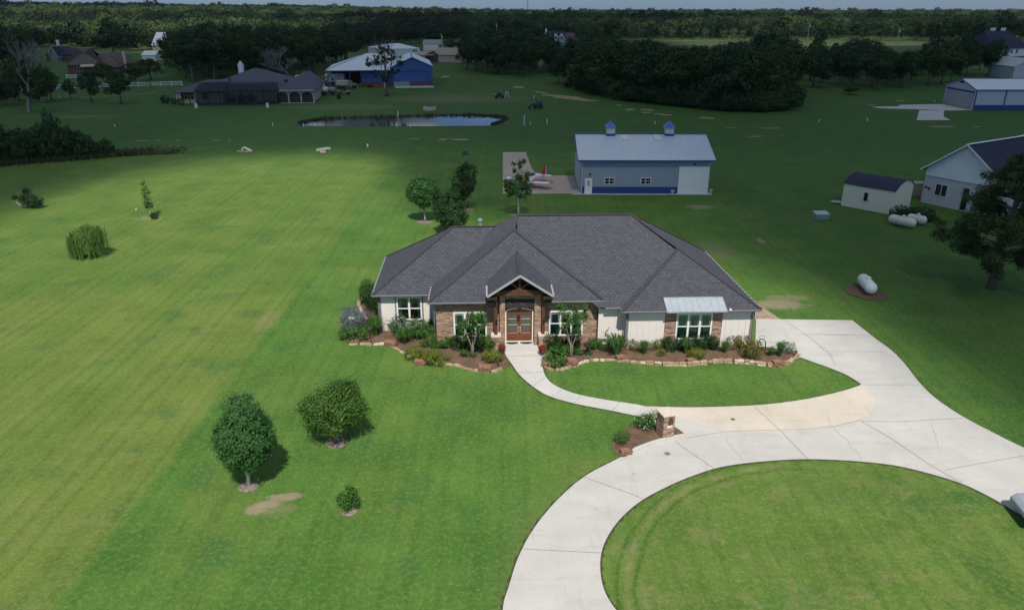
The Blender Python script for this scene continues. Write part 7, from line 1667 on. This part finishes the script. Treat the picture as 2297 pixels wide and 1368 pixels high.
# ---- thicket on the left
rr = random.Random(21)
for i, (x, y, ty, w_) in enumerate([(8, 362, 292, 46), (30, 364, 286, 50), (58, 362, 300, 54), (82, 358, 296, 48), (104, 358, 282, 46), (128, 356, 262, 40), (150, 356, 286, 52), (172, 354, 290, 56), (200, 352, 308, 50), (222, 350, 318, 40), (243, 348, 312, 36), (118, 350, 252, 30), (40, 350, 290, 50), (-20, 366, 296, 60), (-60, 368, 290, 60), (70, 345, 288, 50), (190, 345, 296, 50), (138, 345, 270, 50)]):
    p = G(x, y); hh = height_at(x, ty, p); ww = w_ / pxm(p)
    o = bpy.data.objects.new('thicket_bush', THK[i % 3] if 'THK' in globals() else crown([(0, 0, .5, .5, .45, .45), (.2, 0, .75, .3, .3, .28), (-.25, 0, .4, .36, .36, .36)], 2000, .085, 310, M['l_brush'], .10, 130, shell=.6, name='thicket_bush'))
    if i == 0: THK = [o.data, crown([(0, 0, .45, .5, .45, .42), (-.1, 0, .8, .25, .25, .25), (.25, 0, .4, .3, .36, .3)], 2000, .085, 311, M['l_brush'], .10, 130, shell=.6, name='b'), crown([(0, 0, .4, .5, .45, .4), (.1, 0, .85, .16, .2, .25), (-.2, 0, .5, .3, .36, .36)], 1800, .085, 312, M['l_dark'], .10, 120, shell=.6, name='c')]
    col.objects.link(o); o.location = p; o.scale = (ww * 1.05, ww, hh); o.rotation_euler = (0, 0, rr.uniform(-.6, .6)); tag(o, 'wild dark bush in the thicket at the left edge', 'bush', 'bushes in the left thicket')
def weeds():
    rg = np.random.default_rng(6); V = []
    edge = [G(*q) for q in [(-60, 380), (0, 374), (60, 368), (150, 362), (230, 355), (300, 350), (385, 346)]]; path = smooth_path(edge, 20)
    for i in range(3800):
        q = path[int(len(path) * rg.random() ** .9) % len(path)]; t = q.x; x = q.x + rg.normal() * .8; y = q.y + abs(rg.normal()) * 2.0 * (1.4 if t < -50 else .7); h = rg.uniform(.2, .8) * (1.0 if t < -60 else .45); a = rg.uniform(0, 3.14); c_, s_ = math.cos(a) * .10, math.sin(a) * .10; lx_, ly_ = rg.normal() * .3, rg.normal() * .3
        V += [(x - c_, y - s_, 0), (x + c_, y + s_, 0), (x + lx_ + c_ * .3, y + ly_ + s_ * .3, h), (x + lx_ - c_ * .3, y + ly_ - s_ * .3, h)]
    o = bpy.data.objects.new('tall_weeds', quads_mesh('tall_weeds', np.array(V), M['l_weeds'])); col.objects.link(o); o['kind'] = 'stuff'; o['label'] = 'fringe of tall dry weeds in front of the left thicket'
weeds()
def reeds():
    rg = np.random.default_rng(16); V = []
    path = smooth_path([G(*q) for q in [(672, 278), (700, 271.5), (760, 266.6), (860, 263.6), (960, 261.4), (1050, 260.4), (1110, 262.4), (1134, 267), (1124, 276), (1104, 281.5)]], 30)
    for i in range(2600):
        q = path[int(rg.integers(0, len(path)))]; cl = .5 + .5 * math.sin(q.x * .9) * math.sin(q.x * .31 + 1)
        x = q.x + rg.normal() * .3; y = q.y + .15 + abs(rg.normal()) * .5; h = rg.uniform(.12, .5) + .5 * cl * rg.random(); a = rg.uniform(0, 3.14); c_, s_ = math.cos(a) * .06, math.sin(a) * .06; l1, l2 = rg.normal() * .12, rg.normal() * .12
        V += [(x - c_, y - s_, 0), (x + c_, y + s_, 0), (x + l1 + c_ * .3, y + l2 + s_ * .3, h), (x + l1 - c_ * .3, y + l2 - s_ * .3, h)]
    o = bpy.data.objects.new('reeds', quads_mesh('reeds', np.array(V), M['l_weeds'])); col.objects.link(o); o['kind'] = 'stuff'; o['label'] = 'low reeds and weeds round the pond edge'
reeds()
# scrub along the foot of the big grove
for i, (x, y) in enumerate([(1390, 224), (1420, 228), (1450, 231), (1480, 234), (1515, 237), (1550, 241), (1590, 245), (1630, 249), (1670, 250), (1710, 250), (1750, 248), (1300, 202), (1340, 213), (1365, 218), (1405, 226), (1435, 229), (1500, 236), (1532, 239), (1570, 243), (1610, 247), (1650, 250), (1690, 251), (1730, 250), (1280, 196), (1320, 208), (1770, 247), (1780, 238), (1782, 226)]):
    p = G(x, y); o = bpy.data.objects.new('edge_bush', THK[i % 3]); col.objects.link(o); o.location = p; o.scale = (6, 4.5, rr.uniform(2.4, 5.0)); o.rotation_euler = (0, 0, i); tag(o, 'low scrub bush at the foot of the big central grove', 'bush', 'scrub at the foot of the central grove')

# ------------------------------------------------------------------ yard behind the pool-cage house
def thing(name, x, y, label, cat, rz=0.0, group=None): return empty(name, G(x, y), rz, label, cat, group)
def wheels(e, xs, y, r=.4, mat='rubber', w_=.25):
    for x in xs:
        for s_ in (-1, 1): mb = MB(); mb.tube([(x, s_ * y, r), (x, s_ * (y - w_), r)], r, 12); mb.build('wheel', M[mat], e)
def scale_w(x0, x1, y): return (x1 - x0) / pxm(G((x0 + x1) / 2, y))
e = thing('box_trailer', 753, 190, 'long white box trailer parked beside the blue barn', 'trailer', R(4)); L_ = scale_w(732, 774, 190)
mb = MB(); mb.box(-L_ / 2, L_ / 2, -1.2, 1.2, .9, 3.2); mb.build('body', M['whitewall'], e, bevel=.05)
mb = MB()
for k in range(1, 12): x = -L_ / 2 + L_ * k / 12; mb.box(x - .02, x + .02, -1.225, -1.201, .95, 3.15)
mb.build('panel_ribs', M['whitewall'], e); mb = MB(); mb.box(-L_ / 2 + .05, -L_ / 2 + .6, -1.215, -1.202, 2.0, 2.6); mb.build('decal', M['greenbox'], e); wheels(e, (-.4, .6, L_ * .3), 1.1); mb = MB(); mb.bar((-L_ / 2, 0, .8), (-L_ / 2 - 1.2, 0, .7), .15); mb.build('hitch', M['black'], e)
car('white pickup truck parked in the yard by the box trailer', G(708, 199), R(185), 'whitewall', 'pickup_truck', 1.0, True)
e = thing('caravan', 683, 190, 'white camper with a raised front half hidden by the slate roof', 'camper', R(-12)); mb = MB(); mb.loft([[(-2.6, y, .5), (2.4, y, .5), (2.6, y, 1.6), (1.6, y, 2.6), (-2.3, y, 2.8), (-2.7, y, 2.0)] for y in (-1.1, 1.1)]); mb.build('body', M['white'], e, bevel=.08); mb = MB(); mb.box(-.6, .2, -.4, .4, 2.75, 3.0); mb.build('roof_unit', M['white'], e); mb = MB(); mb.box(-1.6, -.2, -1.13, -1.101, 1.4, 2.1); mb.box(.5, 1.5, -1.13, -1.101, 1.4, 2.0); mb.build('window', M['glassdark'], e); wheels(e, (0, .9), 1.05, .33)
e = thing('canvas_truck', 778, 199, 'tan military truck with a canvas-covered bed', 'truck', R(2))
mb = MB(); mb.loft([[(-3.0, y, 1.0), (.6, y, 1.0), (.6, y, 2.5 - abs(y) * .15), (-3.0, y, 2.4 - abs(y) * .15)] for y in (-1.15, -.6, .6, 1.15)]); mb.build('canvas_cover', M['tan'], e); mb = MB(); mb.box(-3.1, .65, -1.2, 1.2, .85, 1.2); mb.box(.7, 1.7, -1.0, 1.0, .8, 1.55); mb.box(1.7, 2.9, -.7, .7, .8, 1.45); mb.box(2.0, 2.8, -1.1, 1.1, 1.0, 1.15); mb.build('body', M['camo'], e, bevel=.04); mb = MB(); mb.loft([[(.7, y, 1.55), (1.75, y, 1.55), (1.55, y, 2.15), (.75, y, 2.15)] for y in (-.95, .95)]); mb.build('cab', M['camo'], e); wheels(e, (-2.2, -1.1, 2.3), 1.15, .48)
e = thing('tank_trailer', 737, 213, 'tan and grey water tank trailer in the yard', 'trailer', R(0))
mb = MB(); r_ = .75; mb.tube([(-1.9, 0, 1.4), (-.15, 0, 1.4)], r_, 14); mb.build('tan_tank', M['creamshed'], e, True); mb = MB(); mb.tube([(.1, 0, 1.35), (2.0, 0, 1.35)], .72, 14); mb.build('grey_tank', M['greenbox'], e, True); mb = MB(); mb.box(-2.2, 2.4, -.8, .8, .55, .68); mb.build('chassis', M['black'], e); wheels(e, (-1.2, 1.2), .95, .42)
e = thing('army_jeep', 772, 212, 'small camouflaged army jeep with an open top', 'jeep', R(-5))
mb = MB(); mb.loft([[(-1.6, y, .5), (1.9, y, .5), (1.9, y, 1.0), (.6, y, 1.1), (.4, y, .95), (-1.2, y, .95), (-1.6, y, 1.15)] for y in (-.75, .75)]); mb.build('body', M['camo'], e, bevel=.04); mb = MB(); mb.loft([[(.5, y, 1.1), (.56, y, 1.1), (.40, y, 1.6), (.34, y, 1.6)] for y in (-.7, .7)]); mb.build('windscreen', M['glassdark'], e); mb = MB(); [mb.box(a, a + .5, b - .25, b + .25, .9, 1.3) for a in (-.9, -.2) for b in (-.38, .38)]; mb.build('seats', M['olive'], e); wheels(e, (-1.1, 1.3), .85, .38)
e = thing('orange_digger', 729, 194, 'rusty orange digger with its arm raised left of the box trailer', 'digger', R(20)); mb = MB(); mb.box(-1.0, 1.0, -.8, .8, .8, 1.7); mb.box(-.6, .3, -.6, .6, 1.7, 2.7); mb.build('cab', M['rust'], e, bevel=.05); mb = MB(); mb.bar((.8, 0, 1.4), (1.6, 0, 3.6), .25); mb.bar((1.6, 0, 3.6), (2.4, 0, 2.2), .2); mb.build('arm', M['rust'], e); mb = MB(); mb.box(2.2, 2.7, -.35, .35, 1.7, 2.2); mb.build('bucket', M['black'], e); wheels(e, (-.7, .8), .95, .5)
e = thing('ramp_trailer', 702, 186, 'dark trailer with tilted ramps behind the white pickup', 'trailer', R(10)); mb = MB(); mb.box(-2, 2, -1, 1, .7, .85); mb.build('deck', M['black'], e); mb = MB(); mb.slab([(2, -.9, .85), (3.0, -.9, 2.8), (3.0, .9, 2.8), (2, .9, .85)], (.06, 0, 0)); mb.build('ramp', M['rust'], e); wheels(e, (-.5, .6), 1.0, .35)
e = thing('dark_crate', 706, 212, 'dark green crate stack at the corner of the pool-cage house', 'crate', 0); mb = MB(); mb.box(-1.3, 1.3, -.8, .8, 0, 2.0); [mb.box(x - .03, x + .03, -.83, -.801, .05, 1.95) for x in (-1.2, -.6, 0, .6, 1.2)]; mb.build('body', M['olive'], e, bevel=.03)
for x, y, k, lb in ((758, 193, 'rust', 'brown pile of scrap behind the canvas truck'), (742, 199, 'olive', 'dark machinery pile between the trailer and tanks'), (800, 197, 'greenbox', 'pale machine parts right of the canvas truck'), (818, 196, 'rust', 'brown clutter along the barn wall, left'), (836, 197, 'black', 'dark bicycles and frames leaning along the barn wall'), (852, 198, 'rust', 'reddish clutter along the barn wall, right'), (690, 197, 'bark', 'brown crates behind the white pickup')):
    e = thing('scrap_pile', x, y, lb, 'scrap', 0); r2 = random.Random(x); mb = MB()
    for q in range(9): a, b, c_ = r2.uniform(-1.5, 1.5), r2.uniform(-.6, .6), r2.uniform(.2, .8); mb.bar((a, b, .1), (a + r2.uniform(-.6, .6), b + r2.uniform(-.4, .4), c_ + .5), r2.uniform(.06, .3), r2.uniform(.06, .4))
    mb.build('frames', M[k], e)
e = thing('door_slab', 865, 199, 'white upright door slab leaning at the barn corner', 'door slab'); mb = MB(); mb.box(-.35, .35, -.1, .1, 0, 2.3); mb.build('board', M['whitewall'], e)
e = thing('barrel', 760.5, 222, 'tall black barrel standing alone on the grass', 'barrel'); mb = MB(); mb.lathe([(.5, 0), (.5, 1.25), (.45, 1.3)], 14); mb.build('drum', M['black'], e, True)
e = thing('fire_pit', 964, 247, 'round pale stone ring on the bank above the pond', 'fire pit'); mb = MB()
for k in range(16): a = 2 * math.pi * k / 16; mb.bar((1.35 * math.cos(a - .18), 1.35 * math.sin(a - .18), .35), (1.35 * math.cos(a + .18), 1.35 * math.sin(a + .18), .35), .4, .75)
mb.build('stone_ring', M['capstone'], e); mb = MB(); mb.bar((-.7, .3, .75), (1.7, .8, 1.0), .2); mb.bar((.6, .5, .8), (2.0, 1.2, .6), .15); mb.build('logs', M['bark'], e)
e = thing('mower', 1123, 221, 'dark ride-on machine with a white hoop on the rise', 'machine', R(10)); mb = MB(); mb.box(-1.6, .8, -.6, .6, .45, .95); mb.box(-.9, 0, -.5, .5, .95, 1.5); mb.build('body', M['black'], e, bevel=.05); mb = MB(); mb.tube([(1.2, 0, .2), (1.5, 0, 1.7), (1.8, 0, 1.7), (2.3, 0, .2)], .09, 6); mb.build('hoop', M['white'], e); mb = MB(); mb.box(-1.9, -1.5, -.7, .7, .8, 1.1); mb.build('handle', M['greenbox'], e); wheels(e, (-1.1, .5), .7, .35)
e = thing('blue_tractor', 1202, 244, 'dark blue machine with bucket on the grass right of the pond', 'tractor', R(4)); mb = MB(); mb.box(-.6, 1.5, -.7, .7, .5, 1.35); mb.box(.5, 1.4, -.6, .6, 1.35, 1.75); mb.build('body', M['tractor'], e, bevel=.06); mb = MB(); mb.bar((-.6, 0, 1.1), (-1.5, 0, .5), .3); mb.bar((-1.6, -.8, .35), (-1.6, .8, .35), .5, .6); mb.build('bucket', M['black'], e); mb = MB(); mb.tube([(.2, -.4, 1.35), (.1, -.4, 2.0), (.1, .4, 2.0), (.2, .4, 1.35)], .05, 6); mb.build('roll_bar', M['black'], e); wheels(e, (-.2, 1.1), .85, .45)
# odd things on the strip
e = thing('pallet_frame', 555, 340, 'tilted grey wooden frame lying on the grass, left one', 'wooden frame', R(-18)); mb = MB(); mb.bar((-1.2, .8, .5), (1.0, -.3, .15), .5, .16); mb.bar((-1.2, .8, .45), (-1.1, .0, .1), .25); mb.bar((-1.6, -.6, .08), (1.0, -.3, .10), .12); mb.build('planks', M['capstone'], e)
e = thing('pallet_frame', 727, 341, 'pale timber trestle collapsed on the grass, right one', 'wooden frame', R(14)); mb = MB(); mb.bar((-1.3, -.2, .25), (1.1, .5, .45), .22); mb.bar((-.6, -.6, .15), (.3, -.9, .15), .25); mb.bar((-1.2, -.1, .5), (.9, .7, .6), .15); mb.bar((.9, .6, .0), (.9, .6, .6), .2); mb.build('planks', M['capstone'], e)
e = thing('hydrant', 825, 335, 'small white hydrant with a reddish base on the strip', 'hydrant'); mb = MB(); mb.lathe([(.16, .3), (.16, .75), (.1, .85), (.03, .9)], 10); mb.build('cap', M['white'], e, True); mb = MB(); mb.lathe([(.2, 0), (.17, .3)], 10); mb.build('base', M['orange'], e, True)
e = thing('black_feeder', 1043, 346, 'low black round trough on the grass left of the apron', 'trough'); mb = MB(); mb.lathe([(.62, 0), (.66, .08), (.3, .12), (.36, .45), (.3, .5), (.05, .5)], 14); mb.build('body', M['black'], e, True)
for x, y, hpx, lb in ((612, 283, 6, 'short white marker post left of the pond'), (681, 284, 6, 'white marker post at the left end of the pond'), (707, 284, 6, 'second white marker post in front of the pond, from the left'), (893, 263, 12, 'pale pole standing at the back edge of the pond'), (890, 285, 7, 'white marker post before the middle of the pond'), (921, 285, 6, 'white marker post right of the pond middle'),
                     (1176, 282, 21, 'tall white pole right of the pond'), (1190, 280, 5, 'tiny stake right of the tall white pole'), (1227, 279, 11, 'white marker post between the pond and the hangar'), (1469, 279, 6, 'white marker post behind the right cupola'), (1837, 274, 5, 'pale double stake on the far right grass'), (1945, 272, 6, 'leaning pale stake on the far right grass'), (258, 285, 5, 'small white stub on the far left grass'), (2096, 231, 5, 'white stub on the edge of the far right apron'), (134, 219, 4, 'white stub by the dirt track'), (1198, 222, 7, 'thin stake by the dark blue machine')):
    p = G(x, y); e = thing('marker_post', x, y, lb, 'post', 0, 'marker posts along the strip'); hh = hpx / pxm(p) * 1.06; mb = MB(); mb.tube([(0, 0, 0), (0, 0, hh)], .085, 6); mb.lathe([(.1, hh), (.06, hh + .05), (.01, hh + .06)], 6); mb.build('pole', M['white'], e)
# masts and poles far away
def mast(x, ybase, ytop, D_, label, name='radio_mast', r_=.6):
    p = GT(x, ybase); z1 = ZY(x, ytop, p.y).z; e = empty(name, p, 0, label, 'mast' if r_ > .3 else 'pole'); mb = MB()
    for k in range(3): a = k * 2.094; mb.tube([(r_ * math.cos(a), r_ * math.sin(a), 0), (r_ * .5 * math.cos(a), r_ * .5 * math.sin(a), z1 - p.z)], r_ * .18, 4)
    n = 14
    for k in range(n):
        z = (z1 - p.z) * k / n; a = k * 2.094; b = a + 2.094; mb.tube([(r_ * math.cos(a) * .9, r_ * math.sin(a) * .9, z), (r_ * math.cos(b) * .8, r_ * math.sin(b) * .8, z + (z1 - p.z) / n)], r_ * .1, 3)
    mb.build('lattice', M['greyframe'], e)
mast(1183, 38, -6, 0, 'thin radio mast on the wooded horizon', r_=2.2)
def pole(x, yb, yt, label, xb=None):
    p = GT(x, yb); e = empty('utility_pole', p, 0, label, 'utility pole', 'utility poles'); hh = height_at(x, yt, p); mb = MB(); mb.tube([(0, 0, 0), (0, 0, hh)], [.22, .16], 6); mb.bar((-1.1, 0, hh - .8), (1.1, 0, hh - .8), .14); mb.build('shaft', M['barkpale'], e)
    mb = MB(); mb.lathe([(.3, 0), (.3, .9)], 8, (.35, 0, hh - 2.4)); mb.build('can', M['whitewall'], e)
pole(991, 112, 76, 'pole with a grey can by the green-roofed cottage'); pole(1114, 92, 52, 'pole rising above the central left grove'); pole(2008, 118, 62, 'leaning dark pole in the far right field'); pole(1380, 90, 72, 'short pole at the left end of the far field'); pole(1808, 112, 52, 'pole at the left edge of the far right field')
# ------------------------------------------------------------------ air
HAZE_D = 0.000045
mb = MB(); mb.box(-7000, 7000, -7000, 7000, -1.0, 90.0)
t = NT('haze'); t.n.remove(t.b); pv = t.new('ShaderNodeVolumePrincipled'); pv.inputs['Color'].default_value = (0.80, 0.88, 1.0, 1); pv.inputs['Density'].default_value = HAZE_D; pv.inputs['Anisotropy'].default_value = 0.2
t.link(pv.outputs[0], t.out.inputs['Volume']); hzo = mb.build('haze', t.m); hzo['kind'] = 'stuff'; hzo['label'] = 'thin blue haze in the air over the whole place'
